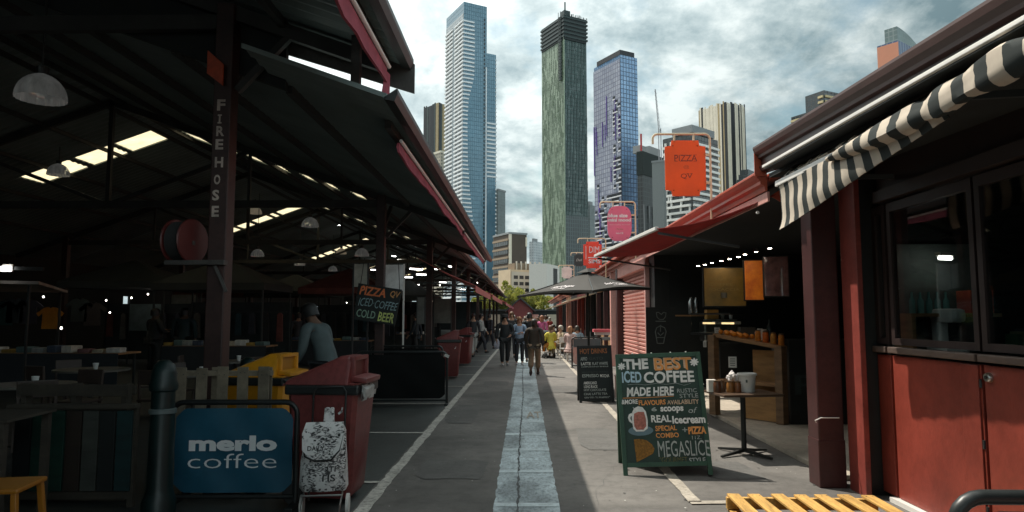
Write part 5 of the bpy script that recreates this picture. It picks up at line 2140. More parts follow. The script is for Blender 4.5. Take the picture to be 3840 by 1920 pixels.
rnd = random.Random(31)
garm = [(.42, .38, .30), (.5, .5, .48), (.34, .22, .05), (.10, .16, .16), (.3, .33, .33), (.06, .08, .12), (.55, .52, .46), (.2, .1, .1)]
k = 0
for (x, y, w) in ((-10.6, 15.6, 3.4), (-8.6, 19.5, 3.0), (-6.8, 24.0, 3.0), (-9.5, 29, 3.4), (-6.2, 33, 3.0)):
    clothes_table(['goods table with folded clothes nearest at far left', 'second goods table with folded clothes', 'third goods table behind the fire hose post', 'fourth goods table deep in the hall',
                   'fifth goods table behind the hanging pizza board'][k // 10], (x, y, 0), w, k)
    for j in range(10):
        b = MB()
        hh = rnd.uniform(.05, .16)
        b.box((0, 0, hh / 2), (rnd.uniform(.22, .3), .34, hh), (0, 0, rnd.uniform(-.2, .2)))
        tag(b.build('folded_clothes', mat('garment_%d' % (k % 8), garm[k % 8], .9, var=.3, scale=8, bump=.3, bscale=20), None, bevel=.02, loc=(x - w / 2 + .2 + j * (w - .4) / 9, y - .2, .80)),
            'small pile of folded clothes on a dark goods table', 'clothes', 'folded clothes on the goods tables')
        k += 1
t = thing('market_gazebo', 'pale grey flat stall canopy at the far left edge of the hall', 'gazebo', (-11.8, 14.6, 0))
b = MB()
b.hexa([(-2.5, -1.3, 2.30), (2.35, -1.3, 2.22), (1.2, 1.3, 2.15), (-2.5, 1.3, 2.2), (-2.5, -1.3, 2.36), (2.35, -1.3, 2.28), (1.2, 1.3, 2.2), (-2.5, 1.3, 2.25)])
b.build('canopy', mat('grey_canvas', (.36, .32, .29), .85, var=.1), t)
b = MB()
b.bar((-2.5, -1.32, 2.62), (2.45, -1.32, 2.52), .05, .07)
b.build('rail', M_STEEL_D, t)
for x, y in ((-2.3, -1.2), (2.1, -1.2), (-2.3, 1.2), (1.1, 1.2)):
    MB().bar((x, y, 2.25), (x, y, 0), .04).build('pole', M_STEEL_D, t)
t = thing('tube_light', 'bright square lamp under the grey stall canopy', 'light', onY(22, 1008, 13.2))
MB().box((0, 0, 0), (.16, .06, .10)).build('lamp', M_WHITEGLOW, t)
MB().box((0, .05, .02), (.2, .03, .14)).build('housing', M_WHITEMET, t)


def shirt(label, px, py, Y, h, m, group='garments hanging in the stalls'):
    p = onY(px, py, Y)
    t = thing('hanging_shirt', label, 'garment', p, group=group)
    b = MB()
    w = h * .36
    b.prism([(-w, -h), (w, -h), (w * .95, -h * .25), (w * 1.5, -h * .42), (w * 1.75, -h * .28), (w * .8, -.02), (w * .3, 0), (0, -h * .06), (-w * .3, 0), (-w * .8, -.02), (-w * 1.75, -h * .28), (-w * 1.5, -h * .42), (-w * .95, -h * .25)],
            -.02, .02, lambda u, v, w_: (u, w_, v))
    b.build('cloth', m, t)
    MB().tube([(-w * .7, 0, -.03), (0, 0, .05), (w * .7, 0, -.03)], .008, 5).build('hanger', M_STEEL_D, t)
    return t


shirt('orange shirt hanging in the stall at far left', 190, 1152, 19, .60, mat('orange_cloth', (.50, .20, .02), .9))
shirt('cream dress hanging in the stall right of the fire hose post', 905, 1140, 26, .9, mat('cream_cloth', (.30, .26, .18), .9))
for k, (px, py, Y, c_) in enumerate(((60, 1120, 20, (.03, .04, .05)), (110, 1125, 20, (.05, .05, .07)), (300, 1120, 21, (.04, .05, .05)), (350, 1135, 21, (.06, .05, .05)), (20, 1130, 20, (.02, .06, .06)))):
    shirt('dark garment on the rack in the far left stalls', px, py, Y, .7, mat('dark_garment_%d' % k, c_, .9))
# display backs and pale screens that show at the far side
for k, (x0, x1, y0, y1, Y, c_) in enumerate(((483, 604, 1140, 1240, 23.5, (.16, .20, .19)), (640, 735, 1105, 1205, 24.5, (.22, .22, .18)), (1328, 1378, 990, 1075, 15.45, (.55, .53, .45)), (1442, 1512, 993, 1090, 15.5, (.80, .80, .77)),
                                          (1565, 1592, 1115, 1215, 22, (.12, .13, .12)), (1628, 1690, 1120, 1212, 26, (.14, .14, .12)))):
    a_, c2 = onY(x0, y1, Y), onY(x1, y0, Y)
    t = thing('display_panel', ['glass fronted cabinet glowing grey green in the far left stalls', 'pale screen behind the two silhouettes', 'dull cream sheet hanging left of the post behind the pizza board',
                                'pale grey sheet hanging right of the post behind the pizza board', 'dim narrow sheet behind the far post', 'dim grey sheet beyond the far post'][k], 'panel', ((a_.x + c2.x) / 2, Y, a_.z))
    MB().box((0, 0, (c2.z - a_.z) / 2), (c2.x - a_.x, .03, c2.z - a_.z)).build('sheet', mat('display_%d' % k, c_, .5, var=.35, scale=3), t, bevel=.004)
    for x in (-(c2.x - a_.x) / 2 - .02, (c2.x - a_.x) / 2 + .02):
        MB().bar((x, 0, -a_.z), (x, 0, c2.z - a_.z + .02), .035).build('pole', M_WHITEMET if k == 3 else M_STEEL_D, t)
# hand lettered board
tl, tr_, br_, bl = onY(1344, 1062, 15.0), onY(1507, 1086, 15.0), onY(1480, 1221, 14.9), onY(1326, 1197, 14.9)
pzs = thing('lettered_board', 'tilted black board hand lettered with pizza, iced coffee and cold beer', 'sign', bl)
TL, TR_, BR_, BL = tl - bl, tr_ - bl, br_ - bl, Vector((0, 0, 0))
b = MB()
k_ = Vector((0, .03, 0))
b.hexa([BL, BR_, BR_ + k_, BL + k_, TL, TR_, TR_ + k_, TL + k_])
b.build('panel', mat('blackboard', (.010, .014, .013), .6, var=.3), pzs)


def quadmap(u, v, l):
    p = BL.lerp(BR_, u).lerp(TL.lerp(TR_, u), v)
    return p + Vector((0, -.004, 0))


for s_, box, c_, bd, sh_ in (('PIZZA', (.05, .66, .70, .94), (.80, .22, .08), .03, .15), ('QV', (.76, .985, .72, .93), (.65, .32, .12), .02, .15),
                        ('ICED·COFFEE', (.06, .985, .40, .62), (.30, .42, .44), .0, .25), ('COLD', (.05, .50, .09, .30), (.32, .46, .36), .01, .1), ('BEER', (.57, .95, .06, .32), (.62, .68, .22), .02, .1)):
    b = MB()
    put_text(b, s_, box, quadmap, bold=bd, shear=sh_, jitter=.07)
    b.build('lettering', mat('chalk_%s' % s_.lower()[:4], c_, .8, var=.2, dirt=.3), pzs)
b = MB()
b.tube([TL + Vector((.05, .01, 0)), TL + Vector((.1, .1, .55))], .008, 5)
b.tube([TR_ + Vector((-.05, .01, 0)), TR_ + Vector((-.1, .1, .6))], .008, 5)
b.build('cord', M_BLACK, pzs)

# stall canopies and racks that fill the depth of the hall
for k, (x, y, w, d, h, m) in enumerate(((-8.9, 20.5, 3.2, 2.4, 2.35, M_CANV), (-6.4, 25.2, 3.0, 2.4, 2.4, M_CANV2), (-12.8, 22.5, 3.4, 2.6, 2.5, M_CANV), (-9.8, 29.5, 3.4, 2.6, 2.45, M_CANV), (-5.6, 33.5, 2.8, 2.6, 2.4, M_CANV),
                                  (-13.5, 31.0, 3.4, 2.6, 2.5, M_CANV2), (-8.0, 38.0, 3.2, 2.6, 2.45, M_CANV))):
    t = thing('stall_canopy', ['dark pitched stall canopy behind the orange shirt', 'dull red pitched canopy right of the fire hose post', 'dark pitched canopy by the glowing cabinet', 'dark pitched canopy behind the bending person',
                               'dark pitched canopy behind the lettered board', 'dull red pitched canopy far back at left', 'dark pitched canopy deep behind the lettered board', 'farthest dark pitched canopy at the back of the hall'][k], 'gazebo', (x, y, 0))
    b = MB()
    b.rings([[(-w / 2, -d / 2, h), (w / 2, -d / 2, h), (w / 2, d / 2, h), (-w / 2, d / 2, h)], [(-w / 2, -d / 2, h + .2), (w / 2, -d / 2, h + .2), (w / 2, d / 2, h + .2), (-w / 2, d / 2, h + .2)],
             [(-.05, -.05, h + .95), (.05, -.05, h + .95), (.05, .05, h + .95), (-.05, .05, h + .95)]])
    b.build('canopy', m, t)
    for sx_ in (-1, 1):
        for sy_ in (-1, 1):
            MB().bar((sx_ * (w / 2 - .06), sy_ * (d / 2 - .06), 0), (sx_ * (w / 2 - .06), sy_ * (d / 2 - .06), h), .04).build('pole', M_STEEL_D, t)
    MB().bar((-w / 2 + .1, d / 2 - .2, 1.75), (w / 2 - .1, d / 2 - .2, 1.75), .03).build('rail', M_STEEL_D, t)
    b = MB()
    b.box((0, d / 2, 1.1), (w, .03, 1.9))
    b.build('back_sheet', M_CANV, t)
    rnd = random.Random(90 + k)
    for j in range(7):
        q = Vector((x - w / 2 + .3 + j * (w - .6) / 6, y + d / 2 - .22, 1.72))
        c_ = rnd.choice(((.05, .05, .06), (.10, .09, .08), (.03, .06, .07), (.16, .05, .04), (.14, .13, .11), (.03, .03, .03)))
        g_ = MB()
        w2 = rnd.uniform(.16, .24)
        L2 = rnd.uniform(.6, .95)
        g_.prism([(-w2, -L2), (w2, -L2), (w2 * .8, -.25), (w2 * .8, -.06), (.05, 0), (-.05, 0), (-w2 * .8, -.06), (-w2 * .8, -.25)], -.05, .05, lambda u, v, w_: (w_, u * .6, v) if rnd is None else (u * .5, w_, v))
        tag(g_.build('hanging_garment', mat('rack_cloth_%d_%d' % (int(c_[0] * 100), int(c_[2] * 100)), c_, .9, var=.3), None, loc=q), 'dull garment hanging on a rail under a dark stall canopy', 'garment', 'garments on the stall rails')

# ------------------------------------------------------------------ sandwich boards
M_GRNFR = mat('green_board_frame', (.035, .095, .058), .5, var=.2, dirt=.2)
M_GRNPAN = mat('green_chalk_panel', (.020, .052, .038), .55, var=.35, scale=3, dirt=.15)
M_CHALKW = mat('chalk_white', (.86, .86, .82), .85, var=.12, scale=20, dirt=.18)
M_CHALKB = mat('chalk_pale_blue', (.50, .70, .80), .85, var=.15, scale=20, dirt=.2)
M_CHALKG = mat('chalk_grey', (.48, .52, .49), .85, var=.25, scale=20, dirt=.35)
M_CHALKO = mat('chalk_orange', (.85, .36, .11), .85, var=.15, scale=20, dirt=.2)
M_CHALKP = mat('chalk_peach', (.70, .50, .34), .85, var=.15, scale=20, dirt=.2)
M_CHALKD = mat('chalk_dim_olive', (.16, .15, .06), .85, var=.25, scale=20, dirt=.3)


def aboard(label, p, rot, W, H, lean, frame, panel, z0=.09, fw=.045):
    t = thing('sandwich_board', label, 'sign board', p, rot=rot)
    ang = math.asin(lean / H)
    ca, sa = math.cos(ang), math.sin(ang)

    def f(u, v, l=0.0):
        return Vector((u - W / 2, v * sa - l * ca, v * ca + l * sa))

    def slab(b, u0, u1, v0, v1, l0, l1):
        b.hexa([f(u0, v0, l1), f(u1, v0, l1), f(u1, v0, l0), f(u0, v0, l0), f(u0, v1, l1), f(u1, v1, l1), f(u1, v1, l0), f(u0, v1, l0)])
    for u0 in (0, W - fw):
        b = MB()
        slab(b, u0, u0 + fw, 0, H, -.018, .018)
        b.build('stile', frame, t, bevel=.003)
    for v0 in (z0, H - fw):
        b = MB()
        slab(b, fw + .001, W - fw - .001, v0, v0 + fw, -.018, .016)
        b.build('rail', frame, t, bevel=.003)
    b = MB()
    slab(b, fw - .01, W - fw + .01, z0 + fw - .01, H - fw + .01, -.006, .006)
    b.build('panel', panel, t)
    # rear half
    b = MB()
    top = f(0, H - .01)

    def g(u, v, l=0.0):
        q = f(u, v, l)
        return Vector((q.x, 2 * lean + .05 - q.y, q.z))
    for u0 in (.01, W - fw - .01):
        b.hexa([g(u0, 0, -.018), g(u0, 0, .018), g(u0 + fw, 0, .018), g(u0 + fw, 0, -.018), g(u0, H - .02, -.018), g(u0, H - .02, .018), g(u0 + fw, H - .02, .018), g(u0 + fw, H - .02, -.018)])
    b.hexa([g(.05, z0, -.01), g(.05, z0, .01), g(W - .05, z0, .01), g(W - .05, z0, -.01), g(.05, H - .05, -.01), g(.05, H - .05, .01), g(W - .05, H - .05, .01), g(W - .05, H - .05, -.01)])
    b.build('rear_panel', frame, t)
    return t, f


GL, GR = onZ(2340, 1783), onZ(2672, 1787)
GW, GH = .885, 1.235
gp = (GL + GR) / 2
green, gf = aboard('dark green sandwich board chalked with iced coffee and a pizza slice', gp, (0, R(-2.0), math.atan2(GR.y - GL.y, GR.x - GL.x)), GW, GH, .285, M_GRNFR, M_GRNPAN)
LIFT = .0085


def gb(x, y):
    le = 155 + 50 * (y - 105) / 1020
    ri = 895 + 115 * (y - 110) / 1025
    return (x - le) / (ri - le) * GW, GH - (y - 107) / 1098 * GH


def gfl(u, v):
    return gf(u, v, LIFT if .046 < u < GW - .046 and v < GH - .046 else .0195)


def gtext(s, x0, x1, y0, y1, m, bold=.03, shear=0.0, jit=.05, tilt=0.0):
    u0, vb = gb(x0, y1)
    u1, vt = gb(x1, y0)
    b = MB()
    lf = LIFT if .046 < u0 and u1 < GW - .046 else .0195
    put_text(b, s, (u0, u1, vb, vt), lambda u, v, l: gf(u, v, lf), bold=bold, shear=shear, jitter=jit)
    return b.build('lettering', m, green, fix=False)


gtext('THE', 228, 440, 152, 252, M_CHALKW, .045)
gtext('BEST', 496, 812, 148, 258, M_CHALKP, .05)
gtext('BEST', 500, 816, 152, 268, M_CHALKO, .012).location = (0.004, -.0015, -.002)
gtext('ICED', 214, 380, 268, 374, M_CHALKB, .03)
gtext('COFFEE', 408, 842, 276, 382, M_CHALKW, .03)
gtext('MADE HERE', 252, 668, 418, 500, M_CHALKW, .035, .12)
gtext('RUSTIC', 700, 868, 442, 478, M_CHALKG, .0)
gtext('STYLE', 722, 882, 488, 526, M_CHALKG, .0)
gtext('&MORE', 205, 346, 528, 570, M_CHALKW, .03)
gtext('FLAVOURS', 358, 594, 536, 582, M_CHALKO, .03)
gtext('AVAILABILITY', 612, 888, 542, 582, M_CHALKP, .02)
gtext('6', 470, 516, 604, 640, M_CHALKG, .04)
gtext('scoops', 552, 752, 600, 662, M_CHALKW, .04)
gtext('of', 800, 876, 612, 664, M_CHALKG, .0, .3)
gtext('REAL', 468, 642, 674, 740, M_CHALKW, .03)
gtext('Icecream', 656, 942, 684, 756, M_CHALKW, .04)
gtext('SPECIAL', 504, 692, 768, 814, M_CHALKO, .03)
gtext('COMBO', 508, 710, 832, 876, M_CHALKO, .02)
gtext('+', 744, 788, 790, 830, M_CHALKG, .0)
gtext('PIZZA', 798, 950, 786, 852, M_CHALKO, .05)
gtext('11Z.', 832, 912, 864, 896, M_CHALKG, .0)
gtext('MEGASLICE', 528, 978, 904, 1042, M_CHALKG, .0, 0, .05)
gtext('"GOURMET', 540, 786, 1044, 1092, M_CHALKD, .0)
gtext('STYLE', 806, 948, 1054, 1100, M_CHALKG, .02)


def gline(pts, w, m, name='chalk_line'):
    b = MB()
    for (xa, ya), (xb, yb) in zip(pts, pts[1:]):
        ua, va = gb(xa, ya)
        ub, vb = gb(xb, yb)
        d = Vector((ub - ua, vb - va)).normalized() * w
        n_ = Vector((-d.y, d.x))
        b.face([gf(ua - n_.x, va - n_.y, LIFT), gf(ub - n_.x, vb - n_.y, LIFT), gf(ub + n_.x, vb + n_.y, LIFT), gf(ua + n_.x, va + n_.y, LIFT)])
    return b.build(name, m, green, fix=False)


def gpoly(pts, m, name, lift=0.0):
    b = MB()
    uu = [gb(x, y)[0] for x, y in pts]
    lf = LIFT if .046 < min(uu) and max(uu) < GW - .046 else .0195
    b.face([gf(*gb(x, y), lf + lift) for x, y in pts])
    return b.build(name, m, green, fix=False)


gline([(198, 512), (420, 514), (668, 508)], .003, M_CHALKO)
gline([(260, 392), (340, 388), (420, 398), (520, 386), (600, 398), (690, 390), (760, 412), (820, 396)], .0015, M_CHALKG)
for cx, cy, r_ in ((208, 222, 36), (845, 202, 40)):
    pts = []
    for k in range(32):
        a = 2 * math.pi * k / 32
        rr = r_ * (.55 + .45 * abs(math.cos(4 * a)))
        pts.append((cx + rr * math.cos(a), cy + rr * math.sin(a)))
    gpoly(pts, M_CHALKW, 'chalk_flower')
ell = lambda cx, cy, rx, ry, n=28, a0=0, a1=2 * math.pi: [(cx + rx * math.cos(a0 + (a1 - a0) * k / n), cy + ry * math.sin(a0 + (a1 - a0) * k / n)) for k in range(n + (0 if a1 - a0 > 6.2 else 1))]
gpoly(ell(372, 808, 112, 44), mat('chalk_slate_blue', (.16, .25, .29), .85, var=.2), 'chalk_saucer')
gpoly([(298, 640), (316, 606), (350, 590), (390, 600), (420, 640), (436, 720), (434, 790), (400, 815), (330, 815), (306, 790), (296, 730), (292, 690)], M_CHALKW, 'chalk_cup', .001)
gpoly([(258, 690), (268, 660), (292, 648), (300, 670), (282, 684), (280, 700), (296, 726), (296, 744), (268, 722)], M_CHALKW, 'chalk_handle', .001)
gpoly([(314, 656), (350, 640), (402, 642), (418, 700), (422, 770), (396, 800), (336, 800), (314, 770), (310, 710)], mat('chalk_rose', (.46, .17, .13), .85, var=.4, scale=40), 'chalk_drink', .002)
gline([(320, 690), (360, 680), (410, 686)], .003, M_CHALKP)
gline([(318, 730), (370, 722), (416, 730)], .003, M_CHALKP)
gline([(306, 596), (322, 640)], .004, M_CHALKG, 'chalk_straw')
gpoly([(308, 884), (360, 880), (420, 892), (470, 930), (492, 970), (480, 1010), (440, 1030), (330, 1082)], mat('chalk_brown', (.27, .13, .025), .85, var=.45, scale=50), 'chalk_slice')
# pins along the frame edge
b = MB()
for u in (.18, .38, .58, .74):
    b.box(gf(u, GH + .006), (.012, .014, .012))
for v in (.5, .72, .9):
    b.box(gf(GW + .004, v), (.010, .012, .012))
b.build('clip', M_CHALKW, green)

# black menu board
ML, MR = onZ(2174, 1511), onZ(2303, 1509)
MW, MH = .655, 1.06
menu, mf = aboard('black sandwich board with chalked drinks menu and orange heading', (ML + MR) / 2, (0, R(-1.2), R(3)), MW, MH, .16, M_BLACK, mat('black_chalk_panel', (.016, .024, .024), .6, var=.4), .03, .05)


def mtext(s, x0, x1, y0, y1, m, bold=.02, jit=.06):
    u0, u1 = (x0 - 190) / 690 * MW, (x1 - 190) / 690 * MW
    v0, v1 = MH - (y1 - 130) / 1100 * MH, MH - (y0 - 130) / 1100 * MH
    b = MB()
    put_text(b, s, (u0, u1, v0, v1), lambda u, v, l: mf(u, v, LIFT), bold=bold, jitter=jit)
    b.build('lettering', m, menu, fix=False)


mtext('HOT DRINKS', 245, 790, 185, 290, mat('chalk_rust', (.42, .16, .07), .85, var=.2, dirt=.3), .03)
for s_, x0, x1, y0, y1, m in (('AFFO', 250, 385, 350, 420, M_CHALKG), ('GATO', 420, 700, 355, 410, mat('chalk_faint', (.07, .08, .08), .9)), ('LATTE', 258, 450, 455, 510, M_CHALKW), ('FLAT WHITE', 480, 790, 455, 510, M_CHALKG),
                          ('CAPPUCCINO SINGLE', 260, 800, 530, 552, M_CHALKG), ('MACCHIATO DOUBLE', 270, 800, 632, 660, mat('chalk_faint', (.07, .08, .08), .9)), ('ESPRESSO', 270, 600, 685, 745, M_CHALKG),
                          ('MOCHA', 625, 805, 690, 750, M_CHALKW), ('AMERICANO', 290, 550, 825, 880, M_CHALKW), ('LONG BLACK', 295, 565, 895, 950, M_CHALKW), ('HOT CHOCOLATE', 290, 730, 965, 1010, M_CHALKG),
                          ('CHAI LATTE TEA', 285, 750, 1040, 1085, M_CHALKG), ('SPICED TURMERIC', 290, 800, 1115, 1155, M_CHALKG)):
    mtext(s_, x0, x1, y0, y1, m)

# tall black board with chalk cups by the shop corner
a_, c_ = onY(2421, 1152, 12.2), onY(2532, 1152, 12.2)
t = thing('tall_board', 'tall black board with chalk drawings of a heart cup and a milkshake', 'sign board', ((a_.x + c_.x) / 2, 12.2, 0), R(4))
tw = c_.x - a_.x
MB().box((0, 0, a_.z / 2), (tw, .03, a_.z)).build('panel', mat('deep_black_panel', (.010, .013, .013), .6, var=.3), t, bevel=.004)
MB().bar((-tw * .4, .03, a_.z * .9), (-tw * .4, .35, 0), .03).build('rear_leg', M_BLACK, t)
MB().bar((tw * .4, .03, a_.z * .9), (tw * .4, .35, 0), .03).build('rear_leg', M_BLACK, t)
M_CHF = mat('chalk_drawing', (.15, .165, .16), .85, var=.3, dirt=.3)
b = MB()
def ploop(pts, r=.008, close=False):
    q = [Vector((x - .0, -.019, z)) for x, z in pts]
    b.tube(q + ([q[0]] if close else []), r, 5)
px2 = lambda x, y: (-tw / 2 + (x - 2421) / (2532 - 2421) * tw, CAM_H + (1190 - y) / F * 12.2)
Z4 = lambda x, y: px2(2240 + x * .3571, 1100 + y * .3571)
ploop([Z4(615, 200), Z4(622, 250), Z4(650, 275), Z4(690, 272), Z4(712, 245), Z4(718, 205), Z4(690, 200), Z4(668, 222), Z4(640, 200), Z4(615, 200)])
ploop([Z4(605, 292), Z4(715, 292)])
ploop([Z4(660, 330), Z4(654, 400)])
ploop([Z4(600, 400), Z4(615, 360), Z4(655, 340), Z4(700, 360), Z4(715, 400), Z4(695, 470), Z4(685, 520), Z4(618, 520), Z4(610, 460), Z4(600, 400)], .010)
ploop([Z4(625, 410), Z4(655, 440), Z4(690, 410)], .010)
ploop([Z4(615, 460), Z4(700, 460)], .008)
b.build('chalk_drawing', M_CHF, t)

# pale pink box between the boards
p = onZ(2316, 1493)
b = MB()
b.box((0, .05, .21), (.14, .12, .42))
b.box((0, .05, .435), (.16, .14, .03))
tag(b.build('bollard', mat('pale_pink_block', (.60, .42, .38), .7, var=.1), None, bevel=.012, loc=(p.x + .03, p.y, 0)), 'short pale pink block standing between the two sandwich boards', 'bollard')

# ------------------------------------------------------------------ small black table with jars and a white tub
tp = onZ(2791, 1705)
tz = .715
tab_ = thing('bar_table', 'small dark table on a black cross foot beside the green board', 'table', (tp.x, tp.y, 0), R(8))
MB().box((0, 0, tz - .014), (.72, .60, .028)).build('table_top', mat('dark_walnut_top', (.075, .045, .028), .4, var=.3, scale=5), tab_, bevel=.008)
MB().lathe([(.03, .04), (.03, tz - .03)], n=12).build('pedestal', M_BLACK, tab_, smooth=True)
for k in range(4):
    a = R(45 + 90 * k - 20)
    b = MB()
    b.hexa([(-.02, 0, .035), (.02, 0, .035), (.015, .38, .008), (-.015, .38, .008), (-.02, 0, .075), (.02, 0, .075), (.015, .38, .028), (-.015, .38, .028)])
    o = b.build('foot', M_BLACK, tab_)
    o.rotation_euler = (0, 0, a)


def jar(label, x, y, r, h, col, group='brown jars on the black table', z=tz, cat='jar'):
    t = thing('jar', label, cat, (x, y, z), rnd.uniform(0, 6), group)
    MB().lathe([(0, 0), (r * .95, 0), (r, .01), (r, h * .8), (r * .9, h * .88), (r * .85, h)], n=18).build('body', mat('jar_' + '%d_%d' % (int(col[0] * 100), int(col[1] * 100)), col, .3, var=.35, scale=25), t, smooth=True)
    MB().lathe([(r * .9, h), (r * .92, h + .012), (0, h + .016)], n=18).build('lid', mat('jar_lid', (.16, .10, .06), .4, 0.5, var=.3), t)
    return t


jx = lambda px, Y=8.0: onY(px, 1470, Y).x
for k, (px, dy, r, h, c_) in enumerate(((2706, -.06, .046, .125, (.10, .042, .022)), (2731, .03, .045, .125, (.13, .07, .035)), (2757, -.05, .044, .12, (.24, .105, .03)), (2784, -.05, .043, .115, (.22, .085, .035)))):
    jar(['darkest brown jar at the left of the four on the table', 'second brown jar standing further back on the table', 'honey brown jar under the crumpled napkins', 'light brown jar beside the white tub'][k],
        jx(px), tp.y + dy, r, h, c_)
b = MB()
b.lathe([(0, 0), (.080, 0), (.100, .19), (.112, .192), (.112, .215), (.104, .218), (.100, .205), (.076, .02), (0, .02)], n=26)
tub = tag(b.build('tub', mat('white_tub', (.72, .70, .66), .35, var=.05), None, smooth=True, loc=(jx(2829), tp.y + .02, tz)), 'white plastic tub with flared rim at the right end of the table', 'tub')
b = MB()
b.box((-.035, -.096, .13), (.02, .012, .03), (.1, 0, -.35))
b.build('emblem', mat('grey_emblem', (.12, .14, .13), .6), tub)
b = MB()
b.box((0, 0, .07), (.09, .10, .14))
tag(b.build('carton', mat('white_carton', (.66, .62, .56), .7), None, bevel=.004, loc=(jx(2690), tp.y + .02, tz)), 'white carton standing left of the brown jars', 'carton')
b = MB()
rnd = random.Random(8)
bmesh.ops.create_icosphere(b.bm, subdivisions=3, radius=.06)
for v in b.bm.verts:
    v.co *= 1 + .35 * math.sin(v.co.x * 90 + 1) * math.sin(v.co.y * 80) + rnd.uniform(-.08, .08)
    v.co.z = v.co.z * .75 + (.03 if abs(v.co.x) < .02 else 0)
tag(b.build('napkins', mat('white_tissue', (.72, .68, .66), .85, var=.06), None, loc=(jx(2772), tp.y + .02, tz + .165)), 'crumpled white napkins heaped on the brown jars', 'napkins')

# goods on the counter
ctz = lambda f: .055 + 1.30 + .03 + f * (-.16) - .055
for k in range(7):
    f = .62 + .055 * k
    p = along(f, .12 + .1 * (k % 2))
    jar('orange juice jar in the cluster at the right end of the counter', p.x, p.y, .042, .15, ((.60, .20, .02), (.55, .26, .05), (.62, .14, .015))[k % 3], 'orange jars on the counter', 1.30 - f * .16 + .025)
for k in range(12):
    f = .06 + .036 * k
    p = along(f, .10 + .07 * (k % 3))
    b = MB()
    bmesh.ops.create_icosphere(b.bm, subdivisions=2, radius=.038)
    tag(b.build('orange', mat('orange_peel', (.72, .24, .015), .45, var=.15, bump=.2, bscale=60), None, smooth=True, loc=(p.x, p.y, 1.30 - f * .16 + .025 + .036)), 'ripe orange in the row at the left end of the counter', 'orange',
        'oranges lined up on the counter')
p = along(.66, .34)
b = MB()
b.lathe([(0, 0), (.045, 0), (.045, .20), (.015, .27), (.015, .33), (0, .33)], n=14)
tag(b.build('bottle', mat('smoky_bottle', (.03, .045, .045), .1, var=.1), None, smooth=True, loc=(p.x, p.y, 1.22)), 'tall smoky bottle behind the orange jars on the counter', 'bottle')
M_CARD = mat('price_card', (.66, .66, .62), .7, var=.05)
for px, py, w, h, Y, lb in ((2747, 1358, .115, .16, 10.35, 'white price card hanging from the counter front'), (2690, 1245, .09, .15, 11.6, 'white price card standing by the cake case'), (2643, 1290, .05, .10, 11.3, 'small grey card among the oranges')):
    p = onY(px, py, Y)
    t = thing('price_card', lb, 'card', p, R(-14))
    MB().box((0, 0, 0), (w, .006, h)).build('sheet', M_CARD, t)
    b = MB()
    for r_ in range(4):
        b.box((0, -.005, h * (.3 - .2 * r_)), (w * .6, .003, h * .06))
    b.build('lettering', mat('grey_emblem', (.12, .14, .13)), t)
# cake case with warm light, and back bar
p = onY(2690, 1262, 12.0)
t = thing('cake_case', 'small glass cake case glowing warm behind the oranges', 'display case', (p.x, 12.0, 1.28), R(-50))
MB().box((0, 0, .02), (.8, .4, .04)).build('base', M_BLACK, t)
MB().box((0, 0, .36), (.8, .4, .03)).build('top', M_STEEL_D, t)
MB().box((0, -.19, .19), (.78, .008, .30)).build('pane', M_GLASS, t)
for x in (-.2, .18):
    MB().box((x, .05, .20), (.18, .10, .03)).build('lamp', mat('warm_case_lamp', (1, .62, .3), .4, emit=1.6), t)
t = thing('back_bar', 'dark back counter with coffee machine deep in the pizza shop', 'counter', (5.6, 14.4, .055))
MB().box((0, 0, .5), (3.4, .7, 1.0)).build('cabinet', M_BLACK, t)
MB().box((0, 0, 1.02), (3.5, .75, .04)).build('counter_top', M_STEEL_D, t)
p = onY(2700, 1195, 14.2)
t = thing('coffee_machine', 'steel coffee machine on the dark back counter', 'coffee machine', (p.x, 14.3, 1.10))
MB().box((0, 0, .2), (.7, .4, .4)).build('body', mat('brushed_steel', (.3, .3, .29), .3, 1.0, var=.2), t, bevel=.03)
MB().box((0, -.1, .43), (.6, .3, .03)).build('cup_rail', M_CHROME, t)
for x in (-.18, .05, .22):
    MB().lathe([(0, .45), (.03, .45), (.04, .53), (0, .53)], (x, -.1, 0), 10).build('cup', M_CARD, t)

# ------------------------------------------------------------------ what shows behind the kiosk glass
t = thing('kiosk_shelf', 'timber shelf with a return seen through the kiosk glass', 'shelf', (3.74, 6.25, 0))
MB().box((0, 0, 1.60), (.78, .30, .03)).build('plank', M_WARMTIM, t)
MB().box((-.37, 0, 1.42), (.035, .30, .34)).build('side', M_WARMTIM, t)
MB().box((0, .17, 1.75), (.78, .02, 1.0)).build('back', mat('dim_teal_board', (.12, .15, .14), .6, var=.4), t)
for k in range(5):
    b = MB()
    b.lathe([(0, 0), (.026, 0), (.026, .11), (.010, .14), (.010, .19), (0, .19)], n=12)
    tag(b.build('bottle', mat('bottle_glass_teal', (.14, .32, .30), .08, var=.2), None, smooth=True, loc=(3.44 + k * .075, 6.24, 1.616)), 'teal bottle in the row on the kiosk shelf', 'bottle', 'teal bottles on the kiosk shelf')
b = MB()
b.box((0, 0, .10), (.20, .20, .20))
tag(b.build('box', mat('dull_red_box', (.50, .08, .05), .6, var=.2), None, bevel=.006, loc=(3.98, 6.22, 1.616)), 'dull red box right of the teal bottles behind glass', 'box')
t = thing('kitchen_mixer', 'white counter mixer behind the kiosk glass', 'mixer', (3.66, 6.12, 1.275))
MB().box((0, 0, .03), (.2, .3, .06)).build('base', M_WHITEMET, t, bevel=.02)
MB().box((0, .1, .17), (.1, .1, .24)).build('column', M_WHITEMET, t, bevel=.02)
MB().box((0, -.02, .32), (.13, .34, .12)).build('head', M_WHITEMET, t, bevel=.04)
t = thing('tube_light', 'short lit lamp over the shelf behind the kiosk glass', 'light', (3.70, 6.15, 2.10), R(20))
